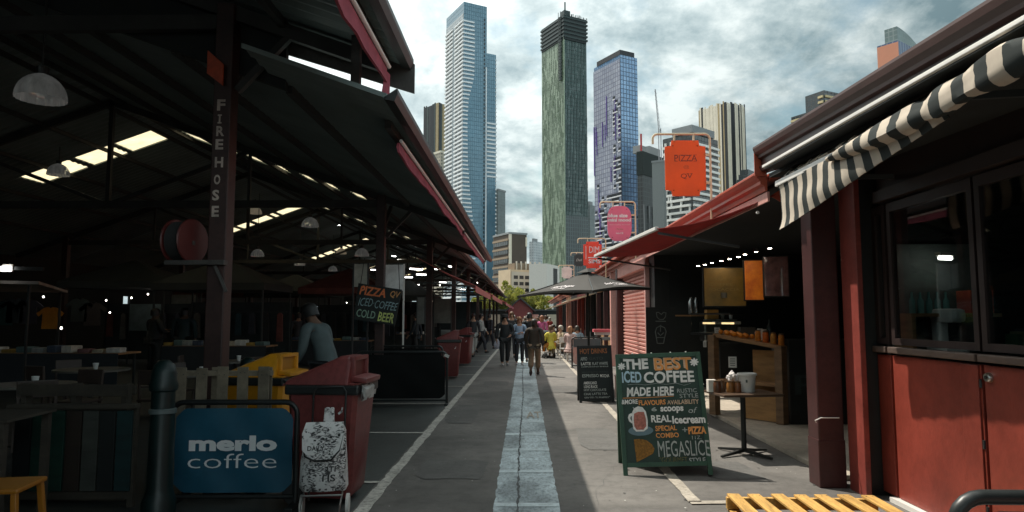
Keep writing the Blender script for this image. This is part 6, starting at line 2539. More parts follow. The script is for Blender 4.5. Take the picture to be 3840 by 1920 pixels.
MB().tube([(-.07, 0, 0), (.07, 0, 0)], .018, 8).build('tube', mat('lit_kiosk_tube', (1, .95, .85), .4, emit=6.0, var=.01), t)
MB().box((0, 0, .035), (.18, .06, .03)).build('housing', M_WHITEMET, t)
t = thing('bench', 'dark bench inside the kiosk under the window', 'bench', (4.05, 6.12, 0))
MB().box((0, 0, 1.25), (1.35, .6, .04)).build('counter_top', M_STEEL_D, t)
MB().box((0, .02, .61), (1.3, .52, 1.22)).build('cabinet', M_BLACK, t)
for k in range(9):
    b = MB()
    hh = .22 + .03 * (k % 3)
    b.box((0, 0, hh * .375), (.034, .16, hh * .75))
    tag(b.build('book', mat('book_%d' % (k % 4), ((.05, .14, .07), (.16, .18, .10), (.03, .05, .07), (.20, .20, .18))[k % 4], .6), None, bevel=.003, loc=(4.20 + k * .042, 6.08, 1.272)), 'upright book or packet in the row behind the second kiosk pane', 'book',
        'books behind the second kiosk pane')
for k, (px, Y) in enumerate(((3392, 5.75), (3285, 6.15))):
    p = onX(px, 1150, 3.42)
    t = thing('bead_string', ['string of clear beads inside the main kiosk pane', 'string of clear beads inside the narrow kiosk pane'][k], 'beads', (3.36, p.y, 1.36))
    b = MB()
    for j in range(9):
        bmesh.ops.create_icosphere(b.bm, subdivisions=1, radius=.011, matrix=Matrix.Translation((.01 * math.sin(j), 0, .04 + j * .055)))
    b.build('bead', mat('clear_bead', (.6, .62, .6), .15), t)
    MB().tube([(0, 0, 0), (0, 0, 1.2)], .002, 4).build('thread', M_STEEL_D, t)

# ------------------------------------------------------------------ hanging signs over the right eaves
M_BRASS = mat('tan_bracket_paint', (.66, .52, .34), .5, var=.12)


def hang_sign(label, px, py, Y, wpx, hpx, m, post_dx, notch=True, br=M_BRASS):
    c = onY(px, py, Y)
    k = Y / F
    w, h = wpx * k, hpx * k
    t = thing('hanging_sign', label, 'sign', c)
    if notch:
        q = []
        cx, cy = .17, .11
        for sx_, sy_ in ((1, -1), (1, 1), (-1, 1), (-1, -1)):
            A = (sx_ * w * .5, sy_ * h * (.5 - cy))
            B = (sx_ * w * (.5 - cx), sy_ * h * .5)
            Mid = (sx_ * w * (.5 - cx * .86), sy_ * h * (.5 - cy * .86))
            q += [A, Mid, B] if sx_ * sy_ > 0 else [B, Mid, A]
        poly = q
    else:
        poly = []
        for k2 in range(40):
            a = 2 * math.pi * k2 / 40
            ca, sa = math.cos(a), math.sin(a)
            e = .62
            poly.append((w * .5 * math.copysign(abs(ca) ** e, ca), h * .5 * math.copysign(abs(sa) ** e, sa)))
    b = MB()
    b.prism(poly, -.012, .012, lambda u, v, w_: (u, w_, v))
    b.build('panel', m, t)
    pxo = post_dx * w
    top = h * .62
    r_ = .019
    pts = [(pxo, .0, -h * 1.0), (pxo, 0, top - .07)]
    for j in range(1, 6):
        a = j * math.pi / 10
        pts.append((pxo - .07 * (1 - math.cos(a)), 0, top - .07 + .07 * math.sin(a)))
    left = -w * .68
    pts.append((left, 0, top))
    for j in range(1, 6):
        a = j * math.pi / 10
        pts.append((left - .06 * math.sin(a), 0, top - .06 * (1 - math.cos(a))))
    pts.append((left - .06, 0, top - .13))
    b = MB()
    b.tube(pts, r_ * .8, 8)
    b.build('bracket', br, t, smooth=True)
    for x in (-w * .26, w * .22):
        MB().bar((x, 0, h * .47), (x, 0, top), .022).build('hanger', br, t)
    for bx, bz in ((-.30, .40), (.30, .40), (-.30, -.40), (.30, -.40)):
        MB().lathe([(0, -.006), (.009, -.005), (.010, 0)], (w * bx, -.012, h * bz), 8, 'y').build('bolt', M_STEEL_D, t)
    for z in (h * .24, -h * .26):
        MB().bar((w * .46, 0, z), (pxo, 0, z), .02, .03).build('stay', br, t)
    return t, w, h


def stext(t, s, box, m, bold=.02, shear=0):
    b = MB()
    put_text(b, s, box, lambda u, v, l: Vector((u, -.0145, v)), bold=bold, shear=shear)
    return b


def serif_bar(b, x0, x1, z):
    b.box(((x0 + x1) / 2, -.0142, z), (x1 - x0, .001, .006))


t, w, h = hang_sign('bright orange notched sign reading pizza at QV on a tan bracket', 2570, 631, 9.0, 153, 213, mat('orange_sign', (.80, .17, .028), .5, var=.10, scale=2, translucent=.45), .62)
M_INK = mat('dark_rust_ink', (.20, .035, .012), .6)
b = stext(t, 'PIZZA', (-.27 * w, .29 * w, .125 * h, .235 * h), M_INK, .0)
for x in (-.27, -.13, -.02, .09, .20):
    serif_bar(b, x * w, (x + .08) * w, .125 * h)
    serif_bar(b, x * w, (x + .08) * w, .235 * h)
b.build('lettering', M_INK, t, fix=False)
stext(t, '@', (-.05 * w, .09 * w, -.02 * h, .05 * h), M_INK, .0).build('lettering', mat('pale_rust_ink', (.42, .09, .02), .6), t, fix=False)
b = stext(t, 'QV', (-.12 * w, .16 * w, -.20 * h, -.10 * h), M_INK, .0)
serif_bar(b, .02 * w, .09 * w, -.102 * h)
serif_bar(b, .11 * w, .17 * w, -.102 * h)
b.build('lettering', M_INK, t, fix=False)
t, w, h = hang_sign('pink rounded sign with white lettering on a tan bracket', 2323, 838, 14.8, 91, 133, mat('pink_sign', (.74, .25, .36), .5, var=.10, scale=2, translucent=.45), .66, False)
M_SW = mat('sign_white', (.78, .72, .72), .6)
stext(t, 'blue size', (-.46 * w, .34 * w, .17 * h, .28 * h), M_SW, .05).build('lettering', M_SW, t, fix=False)
stext(t, 'mini mood', (-.47 * w, .47 * w, .05 * h, .15 * h), M_SW, .05).build('lettering', M_SW, t, fix=False)
stext(t, 'specialty foods', (-.42 * w, .42 * w, -.055 * h, -.025 * h), M_SW, .0).build('lettering', M_SW, t, fix=False)
stext(t, '17b-lane', (-.15 * w, .15 * w, -.18 * h, -.14 * h), M_SW, .0).build('lettering', mat('sign_olive', (.25, .22, .08), .6), t, fix=False)
stext(t, 'no.12', (-.15 * w, .15 * w, -.30 * h, -.25 * h), M_SW, .03).build('lettering', M_SW, t, fix=False)
t, w, h = hang_sign('red notched sign with tall white letters partly behind the canopy rail', 2222, 956, 19.4, 69, 100, mat('red_sign', (.80, .14, .09), .5, var=.10, translucent=.45), .72)
b = stext(t, 'DIM', (-.18 * w, .36 * w, .08 * h, .32 * h), M_SW, .0)
b.box((-.36 * w, -.014, .08 * h), (.03 * w, .001, .5 * h))
b.box((.05 * w, -.014, -.10 * h), (.6 * w, .001, .03 * h))
b.build('lettering', M_SW, t, fix=False)
stext(t, 'SIMS', (-.22 * w, .42 * w, -.32 * h, -.16 * h), M_SW, .02).build('lettering', M_SW, t, fix=False)
t, w, h = hang_sign('small dark hanging sign left of the red notched sign', 2172, 976, 31, 38, 46, mat('slate_sign', (.02, .028, .028), .5), .72)
stext(t, 'Deli', (-.3 * w, .3 * w, -.08 * h, .12 * h), M_CHALKG, .0, .3).build('lettering', M_CHALKG, t, fix=False)
t, w, h = hang_sign('small blank white hanging sign above the black umbrella', 2125, 1022, 36, 38, 44, mat('white_sign', (.66, .63, .58), .6), .72)

# ------------------------------------------------------------------ black market umbrella
CC, LL, RRt = onY(2224, 1088, 13.6), onY(1940, 1110, 15.6), onY(2441, 1079, 14.6)
BK = LL + RRt - CC
AP = onY(2202, 1018, 14.7)
um = thing('market_umbrella', 'black square market umbrella with white script over the cafe tables', 'umbrella', (AP.x, AP.y, 0))
o_ = Vector((AP.x, AP.y, 0))
M_UMB = mat('black_umbrella_cloth', (.05, .047, .043), .75, var=.2, scale=2, spec=.2)
corners = [CC - o_, RRt - o_, BK - o_, LL - o_]
apx = AP - o_
b = MB()
rows = []
for j in range(9):
    g = j / 8
    row = []
    for i in range(4):
        p, q = corners[i], corners[(i + 1) % 4]
        for s_ in range(8):
            f = s_ / 8
            e = p.lerp(q, f) + Vector((0, 0, .05 * math.sin(math.pi * f) * g))
            row.append(apx.lerp(e, .02 + .98 * g) + Vector((0, 0, -.035 * math.sin(math.pi * g) * (.6 + .4 * abs(math.cos(math.pi * f))))))
    rows.append(row)
rows.append([p + Vector((0, 0, -.05)) for p in rows[-1]])
b.rings(rows, cap=False)
b.build('canopy', M_UMB, um, smooth=True, fix=False)
b = MB()
b.rings([[apx + (c - apx) * .16 + Vector((0, 0, .05)) for c in corners], [apx + Vector((0, 0, .07)) + (c - apx) * .01 for c in corners]], cap=False)
b.build('vent', M_UMB, um, smooth=False)
MB().tube([(.03, 0, 0), (.0, 0, apx.z + .03)], .026, 10).build('pole', mat('dark_pole', (.03, .026, .022), .5), um, smooth=True)
MB().box((.03, 0, .04), (.5, .5, .08)).build('base', M_BLACK, um, bevel=.01)
for c in corners:
    MB().bar(apx + Vector((0, 0, -.05)), c + Vector((0, 0, -.01)), .018).build('rib', M_STEEL_D, um)
def facepoint(i, f, g):
    p, q = corners[i], corners[(i + 1) % 4]
    e = p.lerp(q, f) + Vector((0, 0, .05 * math.sin(math.pi * f) * g))
    nrm = ((p - apx).cross(q - apx)).normalized()
    if nrm.z < 0:
        nrm = -nrm
    return apx.lerp(e, .02 + .98 * g) + Vector((0, 0, -.035 * math.sin(math.pi * g) * (.6 + .4 * abs(math.cos(math.pi * f))))) + nrm * .012
for i, f0, f1 in ((3, .34, .72), (0, .30, .78)):
    b = MB()
    put_text(b, 'Soul Origins', (f0, f1, .0, 1.0), lambda u, v, l: facepoint(i, u, .82 - .16 * v), bold=.01, shear=.35)
    b.build('script_lettering', M_SW, um, fix=False)
    b = MB()
    put_text(b, 'coffee', (f0 + .1, f1 - .1, 0, 1), lambda u, v, l: facepoint(i, u, .9 - .07 * v), shear=.35)
    b.build('script_lettering', M_SW, um, fix=False)

# ------------------------------------------------------------------ street cafe beyond the boards
M_STCH = mat('white_chair', (.62, .60, .56), .5, var=.1)
seatsp = [(1.55, 25.5, .6), (1.9, 27.6, 2.4), (1.35, 28.8, -.7), (2.1, 24.6, 3.6), (1.75, 31, 1.2), (1.3, 33, 4.0), (2.0, 33.8, .2)]
for k, (x, y, a) in enumerate(seatsp):
    cafe_chair('pale cafe chair at the sunny tables past the menu board', (x, y, 0), a, 'pale chairs of the street cafe', M_STCH)
for k, (x, y) in enumerate(((1.85, 26.3), (1.7, 29.7), (1.75, 32.3))):
    cafe_table(['small cafe table in the sun nearest the menu board', 'second small cafe table in the sun', 'third small cafe table in the sun'][k], (x, y, 0), .34, .74, mat('pale_table_top', (.45, .42, .37), .4), 'small tables of the street cafe')
t = barrier('grey topped cafe barrier with pink flower print past the menu board', (1.95, 22.0, 0), .95, .95, R(5), mat('flower_print', (.66, .60, .54), .7, var=.1, col2=(.66, .24, .20), scale=5), group=None, name='flower_barrier')
MB().box((0, -.01, .78), (.86, .03, .26)).build('top_band', mat('grey_band', (.10, .115, .12), .7), t)

# more of the pizza shop's clutter
t = thing('wall_shelf', 'dark shelf with two tall flasks high at the left of the pizza shop', 'shelf', onY(2612, 1180, 14.6))
MB().box((0, .1, -.02), (.9, .3, .03)).build('plank', M_WARMTIM, t)
for k, px in enumerate((2596, 2616)):
    p = onY(px, 1178, 14.6)
    b = MB()
    b.lathe([(0, 0), (.06, 0), (.065, .25), (.03, .31), (.03, .35), (0, .35)], n=14)
    tag(b.build('flask', mat('steel_flask', (.35, .36, .35), .25, .8), None, smooth=True, loc=(p.x, 14.68, p.z - .0)), ['left tall flask on the dark shelf', 'right tall flask on the dark shelf'][k], 'flask')
for k, (px, py, Y, w, h, c_) in enumerate(((2668, 1180, 14.2, .24, .20, (.42, .22, .05)), (2725, 1210, 13.6, .5, .06, (.3, .3, .28)), (2800, 1250, 13.9, .3, .25, (.10, .09, .08)))):
    p = onY(px, py, Y)
    b = MB()
    b.box((0, 0, 0), (w, .2, h))
    tag(b.build('carton', mat('shop_carton_%d' % k, c_, .5, var=.3), None, bevel=.01, loc=p), ['tan carton stacked in the back of the pizza shop', 'pale tray in the back of the pizza shop', 'dark carton in the back of the pizza shop'][k], 'carton')
for k in range(6):
    f = .50 + .02 * k
    p = along(f, .30)
    b = MB()
    b.lathe([(0, 0), (.03, 0), (.04, .11), (0, .11)], n=12)
    tag(b.build('paper_cup', mat('white_cup', (.66, .64, .6), .6), None, smooth=True, loc=(p.x, p.y, 1.30 - f * .16 + .027 + (.03 * (k % 3)))), 'white paper cup in the cluster in the middle of the counter', 'cup', 'paper cups on the counter')

# ------------------------------------------------------------------ people
_pm = {}


def skin_mesh(key, joints, edges, radii, root, sub=1):
    """one continuous surface grown round a skeleton"""
    if key in _pm:
        return _pm[key]
    names = list(joints)
    me = bpy.data.meshes.new('body')
    idx = {n: i for i, n in enumerate(names)}
    me.from_pydata([joints[n] for n in names], [(idx[a], idx[b]) for a, b in edges], [])
    o = bpy.data.objects.new('body', me)
    COL.objects.link(o)
    md = o.modifiers.new('skin', 'SKIN')
    md.use_smooth_shade = True
    md.branch_smoothing = .4
    if not me.skin_vertices:
        me.attributes.new('skin', 'FLOAT', 'POINT')
    sv = me.skin_vertices[0].data
    for n in names:
        r = radii[n]
        sv[idx[n]].radius = r if isinstance(r, tuple) else (r, r)
        sv[idx[n]].use_root = (n == root)
    s = o.modifiers.new('sub', 'SUBSURF')
    s.levels = s.render_levels = sub
    dg = bpy.context.evaluated_depsgraph_get()
    out = bpy.data.meshes.new_from_object(o.evaluated_get(dg))
    bpy.data.objects.remove(o)
    bpy.data.meshes.remove(me)
    out.polygons.foreach_set('use_smooth', [True] * len(out.polygons))
    _pm[key] = out
    return out


def pose_joints(pose):
    """1.68 m figure facing -Y"""
    J = {'pelvis': (0, 0, .93), 'waist': (0, 0, 1.08), 'chest': (0, -.005, 1.26), 'neckbase': (0, .01, 1.43), 'neck': (0, 0, 1.49), 'head': (0, -.015, 1.57), 'crown': (0, -.005, 1.655)}
    lean = 0.0
    arms = {'l': ((-.19, .01, 1.385), (-.235, .03, 1.12), (-.225, -.03, .89)), 'r': ((.19, .01, 1.385), (.235, .03, 1.12), (.225, -.03, .89))}
    legs = {'l': ((-.095, 0, .88), (-.10, -.02, .48), (-.10, .02, .08), (-.105, -.11, .03)), 'r': ((.095, 0, .88), (.10, -.02, .48), (.10, .02, .08), (.105, -.11, .03))}
    if pose in ('walk', 'walk2'):
        s = 1 if pose == 'walk' else -1
        f, k = ('l', 'r') if s > 0 else ('r', 'l')
        sx_ = lambda q: -1 if q == 'l' else 1
        legs[f] = ((sx_(f) * .095, 0, .88), (sx_(f) * .09, -.16, .50), (sx_(f) * .085, -.22, .09), (sx_(f) * .09, -.35, .06))
        legs[k] = ((sx_(k) * .095, 0, .88), (sx_(k) * .09, .03, .49), (sx_(k) * .085, .26, .16), (sx_(k) * .09, .19, .03))
        arms[f] = ((sx_(f) * .19, .01, 1.385), (sx_(f) * .24, .11, 1.13), (sx_(f) * .24, .12, .89))
        arms[k] = ((sx_(k) * .19, .01, 1.385), (sx_(k) * .24, -.03, 1.12), (sx_(k) * .22, -.19, .93))
    if pose == 'carry':
        legs['l'] = ((-.095, 0, .88), (-.09, -.10, .49), (-.085, -.10, .08), (-.09, -.22, .03))
        legs['r'] = ((.095, 0, .88), (.09, .04, .49), (.085, .14, .10), (.09, .03, .03))
        arms['r'] = ((.19, .01, 1.385), (.25, .0, 1.13), (.14, -.19, 1.03))
        arms['l'] = ((-.19, .01, 1.385), (-.25, .01, 1.12), (-.25, -.04, .88))
    if pose == 'phone':
        arms['r'] = ((.19, .01, 1.385), (.24, -.02, 1.13), (.08, -.24, 1.16))
        arms['l'] = ((-.19, .01, 1.385), (-.24, -.02, 1.13), (-.06, -.24, 1.12))
    if pose == 'bend':
        J = {'pelvis': (0, 0, .93), 'waist': (0, -.06, 1.08), 'chest': (0, -.19, 1.22), 'neckbase': (0, -.33, 1.32), 'neck': (0, -.38, 1.36), 'head': (0, -.46, 1.40), 'crown': (0, -.50, 1.475)}
        arms = {'l': ((-.19, -.28, 1.27), (-.22, -.36, 1.02), (-.15, -.55, .92)), 'r': ((.19, -.28, 1.27), (.22, -.36, 1.02), (.15, -.55, .92))}
    if pose == 'lean':
        J = {'pelvis': (0, 0, .93), 'waist': (0, -.03, 1.08), 'chest': (0, -.10, 1.27), 'neckbase': (0, -.19, 1.43), 'neck': (0, -.22, 1.485), 'head': (0, -.27, 1.555), 'crown': (0, -.285, 1.64)}
        arms = {'l': ((-.19, -.17, 1.385), (-.25, -.16, 1.12), (-.20, -.30, .93)), 'r': ((.19, -.17, 1.385), (.25, -.16, 1.12), (.20, -.30, .93))}
    if pose == 'sit':
        d = -.44
        J = {n: (x, y + (.04 if n in ('pelvis',) else 0), z + d) for n, (x, y, z) in J.items()}
        arms = {'l': ((-.19, .01, .945), (-.24, -.06, .70), (-.14, -.28, .74)), 'r': ((.19, .01, .945), (.24, -.06, .70), (.12, -.28, .76))}
        legs = {'l': ((-.10, -.02, .50), (-.13, -.42, .50), (-.13, -.44, .09), (-.14, -.57, .03)), 'r': ((.10, -.02, .50), (.13, -.42, .50), (.13, -.44, .09), (.14, -.57, .03))}
    return J, arms, legs


def person(label, p, rz, pose, top, bottom, hair, h=1.68, skin=(.42, .24, .16), shoe=(.05, .05, .05), sleeve=1.0, leg=1.0, hairlen=0, group=None, wide=1.0, hat=None, fine=True, bag=None):
    J, arms, legs = pose_joints(pose)
    root = thing('person', label, 'person', p, rz, group)
    sc_ = h / 1.68
    root.scale = (sc_ * wide, sc_ * wide, sc_)
    # body
    j = dict(J)
    r = {'pelvis': (.135, .105), 'waist': (.125, .095), 'chest': (.15, .105), 'neckbase': (.075, .065), 'neck': (.055, .055), 'head': (.075, .092), 'crown': (.058, .07)}
    e = [('pelvis', 'waist'), ('waist', 'chest'), ('chest', 'neckbase'), ('neckbase', 'neck'), ('neck', 'head'), ('head', 'crown')]
    hd = Vector(J['head'])
    j['nose'] = tuple(hd + Vector((0, -.098, -.012)))
    r['nose'] = .014
    e.append(('head', 'nose'))
    for s in 'lr':
        sh_, el, wr = arms[s]
        j['sh' + s], j['el' + s], j['wr' + s] = sh_, el, wr
        r['sh' + s], r['el' + s], r['wr' + s] = .058, .042, .028
        e += [('neckbase', 'sh' + s), ('sh' + s, 'el' + s), ('el' + s, 'wr' + s)]
        d = (Vector(wr) - Vector(el)).normalized()
        pm = Vector(wr) + d * .07
        j['palm' + s] = tuple(pm)
        r['palm' + s] = (.020, .036)
        e.append(('wr' + s, 'palm' + s))
        side = Vector((0, 1, 0)) if abs(d.y) < .8 else Vector((1, 0, 0))
        side = (side - d * side.dot(d)).normalized()
        inn = Vector((1 if s == 'l' else -1, 0, 0))
        if fine:
            for k in range(4):
                off = side * (.026 - .0175 * k)
                L_ = (.055, .064, .060, .047)[k]
                a_ = pm + off + d * .035
                b_ = a_ + d * L_ * .55 + inn * .010
                c_ = b_ + d * L_ * .35 + inn * .022
                for nm, q, rr in (('f%d%s' % (k, s), a_, .0085), ('g%d%s' % (k, s), b_, .008), ('h%d%s' % (k, s), c_, .0065)):
                    j[nm], r[nm] = tuple(q), rr
                e += [('palm' + s, 'f%d%s' % (k, s)), ('f%d%s' % (k, s), 'g%d%s' % (k, s)), ('g%d%s' % (k, s), 'h%d%s' % (k, s))]
            t1 = Vector(wr) + d * .03 - side * .035 + inn * .012
            t2 = t1 + d * .035 - side * .012 + inn * .014
            j['t' + s], r['t' + s] = tuple(t1), .011
            j['u' + s], r['u' + s] = tuple(t2), .009
            e += [('wr' + s, 't' + s), ('t' + s, 'u' + s)]
        hp, kn, an, to = legs[s]
        for nm, q, rr in (('hp', hp, .085), ('kn', kn, .058), ('an', an, .038), ('to', to, .032)):
            j[nm + s], r[nm + s] = q, rr
        e += [('pelvis', 'hp' + s), ('hp' + s, 'kn' + s), ('kn' + s, 'an' + s), ('an' + s, 'to' + s)]
    me = skin_mesh(('body', pose, fine), j, e, r, 'pelvis', 1)

    def add(name, mesh, m):
        m2 = mesh.copy()
        m2.materials.clear()
        m2.materials.append(m)
        o = bpy.data.objects.new(name, m2)
        COL.objects.link(o)
        o.parent = root
        return o
    cm = lambda c, n='cloth': mat('%s_%d_%d_%d' % (n, int(c[0] * 255), int(c[1] * 255), int(c[2] * 255)), c, .8 if n != 'hair' else .5, var=.2, scale=6)
    add('body', me, cm(skin, 'skin'))
    # top
    j2, r2, e2 = {}, {}, []
    for n, rr in (('pelvis', (.165, .13)), ('waist', (.155, .122)), ('chest', (.178, .132)), ('neckbase', (.085, .075))):
        j2[n], r2[n] = J[n], rr
    j2['hem'] = tuple(Vector(J['pelvis']) + Vector((0, 0, -.07)) + (Vector((0, .02, 0))))
    r2['hem'] = (.17, .135)
    e2 = [('hem', 'pelvis'), ('pelvis', 'waist'), ('waist', 'chest'), ('chest', 'neckbase')]
    for s in 'lr':
        sh_, el, wr = [Vector(q) for q in arms[s]]
        j2['sh' + s], r2['sh' + s] = tuple(sh_), .078
        e2.append(('neckbase', 'sh' + s))
        if sleeve > .5:
            j2['el' + s], r2['el' + s] = tuple(el), .060
            j2['wr' + s], r2['wr' + s] = tuple(el.lerp(wr, .93)), .044
            e2 += [('sh' + s, 'el' + s), ('el' + s, 'wr' + s)]
        else:
            j2['el' + s], r2['el' + s] = tuple(sh_.lerp(el, .75)), .066
            e2 += [('sh' + s, 'el' + s)]
    add('top', skin_mesh(('top', pose, sleeve), j2, e2, r2, 'pelvis', 1), cm(top))
    # trousers
    j3, r3, e3 = {}, {}, []
    j3['pelvis'], r3['pelvis'] = J['pelvis'], (.15, .118)
    for s in 'lr':
        hp, kn, an, to = [Vector(q) for q in legs[s]]
        j3['hp' + s], r3['hp' + s] = tuple(hp), .108
        j3['kn' + s], r3['kn' + s] = tuple(kn), .080
        end = kn.lerp(an, .92 if leg > .8 else leg)
        j3['an' + s], r3['an' + s] = tuple(end), (.064 if leg > .8 else .085)
        e3 += [('pelvis', 'hp' + s), ('hp' + s, 'kn' + s), ('kn' + s, 'an' + s)]
    add('trousers', skin_mesh(('bot', pose, leg), j3, e3, r3, 'pelvis', 1), cm(bottom))
    # shoes
    for s in 'lr':
        an, to = Vector(legs[s][2]), Vector(legs[s][3])
        b = MB()
        d = to - an
        q = Vector((0, 0, -.005))
        heel = an + Vector((0, .045, -.045))
        b.tube([heel + q, an + Vector((0, 0, -.03)) + q, an.lerp(to, .6) + q, to + Vector((0, -.02, 0)) + q], [.032, .048, .042, .028], 8)
        o = b.build('shoe', cm(shoe, 'shoe'), root, smooth=True)
    # hair
    b = MB()
    c = Vector(J['head']).lerp(Vector(J['crown']), .55)
    n = 14
    up = (Vector(J['crown']) - Vector(J['neck'])).normalized()
    fwd = Vector((0, -1, 0))
    fwd = (fwd - up * fwd.dot(up)).normalized()
    sd = up.cross(fwd)
    rings = []
    for i in range(8):
        a = i / 7
        ring = []
        for k in range(n):
            th = 2 * math.pi * k / n
            low = .02 if math.cos(th) > .35 else -(.085 + hairlen)
            z = low + (.115 - low) * a if a < 1 else .115
            rr = (.092 if z < .03 else .092 * math.sqrt(max(0.02, 1 - ((z - .03) / .088) ** 2)))
            if hairlen and z < -.05:
                rr *= 1.08
            ring.append(c + up * z + fwd * (rr * 1.10 * math.cos(th) - .012) + sd * (rr * .96 * math.sin(th)))
        rings.append(ring)
    b.rings(rings)
    b.build('hair', cm(hair, 'hair'), root, smooth=True)
    if fine:
        f = MB()
        for x in (-.032, .032):
            q = hd + Vector((x, -.088, .022))
            bmesh.ops.create_icosphere(f.bm, subdivisions=1, radius=.010, matrix=Matrix.Translation(q))
        f.box(hd + Vector((0, -.088, -.055)), (.045, .012, .010))
        f.build('face_features', mat('face_dark', (.05, .025, .02), .5), root)
    if hat:
        k = MB()
        k.lathe([(.135, .035), (.105, .045), (.10, .10), (.07, .135), (0, .14)], c, 16)
        k.build('hat', cm(hat, 'hat'), root, smooth=True)
    return root


def stand_px(px, py):
    q = onZ(px, py)
    return Vector((q.x, q.y, 0))


# the three walkers nearest
person('woman with dark brown top and baggy khaki trousers walking away along the blue strip', stand_px(2004, 1408), R(176), 'walk', (.050, .038, .028), (.23, .165, .105), (.03, .025, .02), h=1.50, skin=(.10, .06, .04), sleeve=1, leg=.78,
       wide=1.12, shoe=(.04, .03, .03))
person('person in pale blue shirt and dark trousers walking towards the camera', stand_px(1948, 1369), R(6), 'phone', (.30, .40, .52), (.022, .025, .03), (.36, .17, .08), h=1.56, shoe=(.5, .5, .5), hairlen=.03)
wk = person('man in a dark suit carrying a white bag in the shade left of the strip', stand_px(1893, 1371), R(8), 'carry', (.016, .020, .022), (.016, .020, .022), (.02, .018, .016), h=1.62, shoe=(.45, .45, .45), wide=1.15, hat=(.02, .02, .02))
q = stand_px(1866, 1371)
b = MB()
rings = []
for z, r_ in ((.0, .06), (.05, .12), (.14, .13), (.22, .10), (.28, .04), (.33, .02)):
    rings.append([(r_ * math.cos(k * .785) * (1 + .1 * (k % 2)), r_ * .6 * math.sin(k * .785), z) for k in range(8)])
b.rings(rings)
tag(b.build('carrier_bag', mat('pale_bag', (.5, .53, .62), .5, var=.35, scale=12), None, smooth=True, loc=(q.x, q.y - .05, .55)), 'pale plastic carrier bag in the hand of the man in the dark suit', 'bag')
person('person with brown hair right behind the man in the dark suit', Vector((-.52, 27.5, 0)), R(5), 'walk2', (.03, .032, .035), (.03, .03, .035), (.16, .08, .04), h=1.76, hairlen=.06)
person('person in black with grey collar walking away behind the brown top woman', Vector((.16, 24.5, 0)), R(180), 'walk2', (.015, .016, .018), (.03, .03, .035), (.02, .02, .02), h=1.70, wide=1.1)
person('person in bright pink top right of the brown top woman', Vector((.72, 29.5, 0)), R(170), 'walk', (.55, .12, .25), (.05, .05, .06), (.30, .12, .06), h=1.62, hairlen=.05)
# seated at the street cafe
for k, (x, y, a, tc_, bc, hc, lb) in enumerate(((1.00, 27.2, 200, (.68, .58, .08), (.62, .25, .05), (.12, .06, .03), 'seated person in bright yellow top at the street cafe'),
                                              (1.42, 27.6, -60, (.40, .32, .22), (.25, .20, .14), (.55, .50, .42), 'seated person with grey hair beside the yellow top'),
                                              (1.62, 25.0, 150, (.60, .42, .38), (.3, .3, .3), (.40, .20, .10), 'seated red haired person in pale pink behind the flower barrier'),
                                              (1.98, 26.4, 165, (.22, .30, .36), (.1, .1, .12), (.05, .04, .03), 'seated person in grey blue behind the flower barrier'),
                                              (1.25, 31.0, 40, (.05, .05, .06), (.3, .25, .2), (.04, .03, .02), 'seated person in black further up the street cafe'))):
    person(lb, Vector((x, y, 0)), R(a), 'sit', tc_, bc, hc, h=1.66, group='people seated at the street cafe')
# stroller
t = thing('stroller', 'dark pushchair with pale frame right of the brown top woman', 'stroller', stand_px(2044, 1342) + Vector((0, 0, 0)), R(25))
MB().box((0, .0, .62), (.40, .45, .12), (-.3, 0, 0)).build('seat', M_BLACK, t, bevel=.03)
MB().lathe([(.24, -.22), (.26, -.1), (.26, .1), (.24, .22)], (0, .14, .82), 14, 'x').build('hood', M_BLACKPL, t, smooth=True)
for x in (-.22, .22):
    MB().tube([(x, -.36, .10), (x, .06, .55), (x, .42, 1.02)], .014, 6).build('frame', M_WHITEMET, t)
    MB().tube([(x, .34, .10), (x, .02, .55)], .014, 6).build('frame', M_WHITEMET, t)
    for y in (-.36, .34):
        MB().lathe([(0, -.02), (.09, -.02), (.10, 0), (.09, .02), (0, .02)], (x, y, .10), 14, 'x').build('wheel', M_RUBBER, t)
MB().box((0, 0, .22), (.4, .55, .05)).build('basket', M_WHITEMET, t)
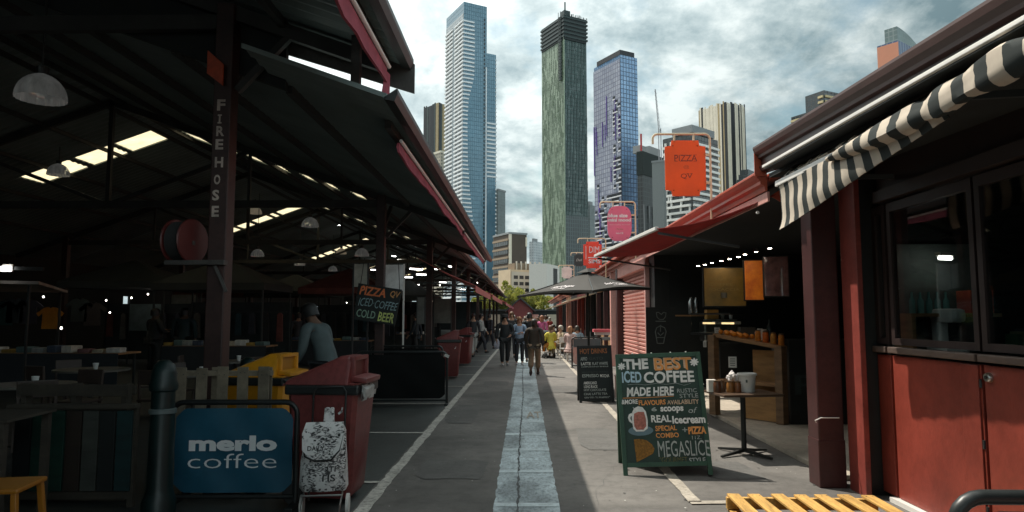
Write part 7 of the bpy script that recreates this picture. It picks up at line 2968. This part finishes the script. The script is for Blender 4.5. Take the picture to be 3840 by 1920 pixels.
# the crowd further up the street
rnd = random.Random(77)
tops = [(.03, .03, .035), (.55, .53, .5), (.40, .05, .05), (.05, .08, .14), (.16, .2, .22), (.62, .58, .5), (.04, .10, .12), (.5, .3, .2), (.02, .02, .02), (.35, .08, .1)]
hairs = [(.03, .02, .015), (.12, .06, .03), (.3, .18, .08), (.4, .38, .35)]
for k in range(22):
    y = 44 + k * 1.9 + rnd.uniform(-.5, .5)
    x = rnd.uniform(-1.0, 2.1) if y > 42 else rnd.choice((rnd.uniform(-.9, .6), rnd.uniform(.2, 1.1)))
    person('person in the dense crowd far down the lane', Vector((x, y, 0)), R(rnd.choice((0, 180)) + rnd.uniform(-40, 40)), rnd.choice(('walk', 'walk2', 'phone')), rnd.choice(tops), rnd.choice(((.03, .03, .04), (.06, .07, .1), (.2, .17, .13))),
           rnd.choice(hairs), h=rnd.uniform(1.50, 1.74), skin=rnd.choice(((.45, .26, .18), (.42, .24, .16), (.2, .11, .07))), hairlen=rnd.choice((0, 0, .08)), group='crowd far down the lane', fine=False)
# people in the left hall
person('person in a pale grey jacket leaning forward behind the red bin', (onY(1225, 1350, 9.4).x, 9.4, 0), R(-112), 'lean', (.085, .115, .12), (.03, .035, .04), (.02, .02, .02), h=1.74, wide=1.08, skin=(.16, .09, .06))
person('dark silhouette facing the glowing cabinet at far left', (onY(582, 1200, 19).x, 19, 0), R(150), 'phone', (.012, .014, .015), (.012, .014, .015), (.01, .01, .01), h=1.78, skin=(.1, .06, .04), wide=1.2)
person('dark silhouette before the pale screen left of the fire hose post', (onY(692, 1200, 20).x, 20, 0), R(190), 'stand', (.012, .03, .035), (.012, .014, .015), (.01, .01, .01), h=1.80, skin=(.1, .06, .04), wide=1.25)
for k, (px, Y, tc_, bc, lb) in enumerate(((1775, 28, (.03, .03, .035), (.5, .5, .48), 'shopper with pale trousers in the shade beyond the red bins'), (1805, 31, (.35, .34, .33), (.04, .04, .05), 'shopper in a pale top in the shade beyond the red bins'),
                                      (1835, 35, (.04, .04, .05), (.03, .03, .04), 'dark clothed shopper near the far end of the white line'), (1120, 24, (.05, .05, .06), (.03, .03, .03), 'shopper in black deep in the left hall by the pale dress'),
                                      (1560, 25, (.03, .04, .05), (.03, .03, .03), 'dark clothed shopper behind the black barriers'))):
    person(lb, (onY(px, 1200, Y).x, Y, 0), R(20 + 60 * k), 'walk', tc_, bc, (.03, .02, .02), h=1.70)
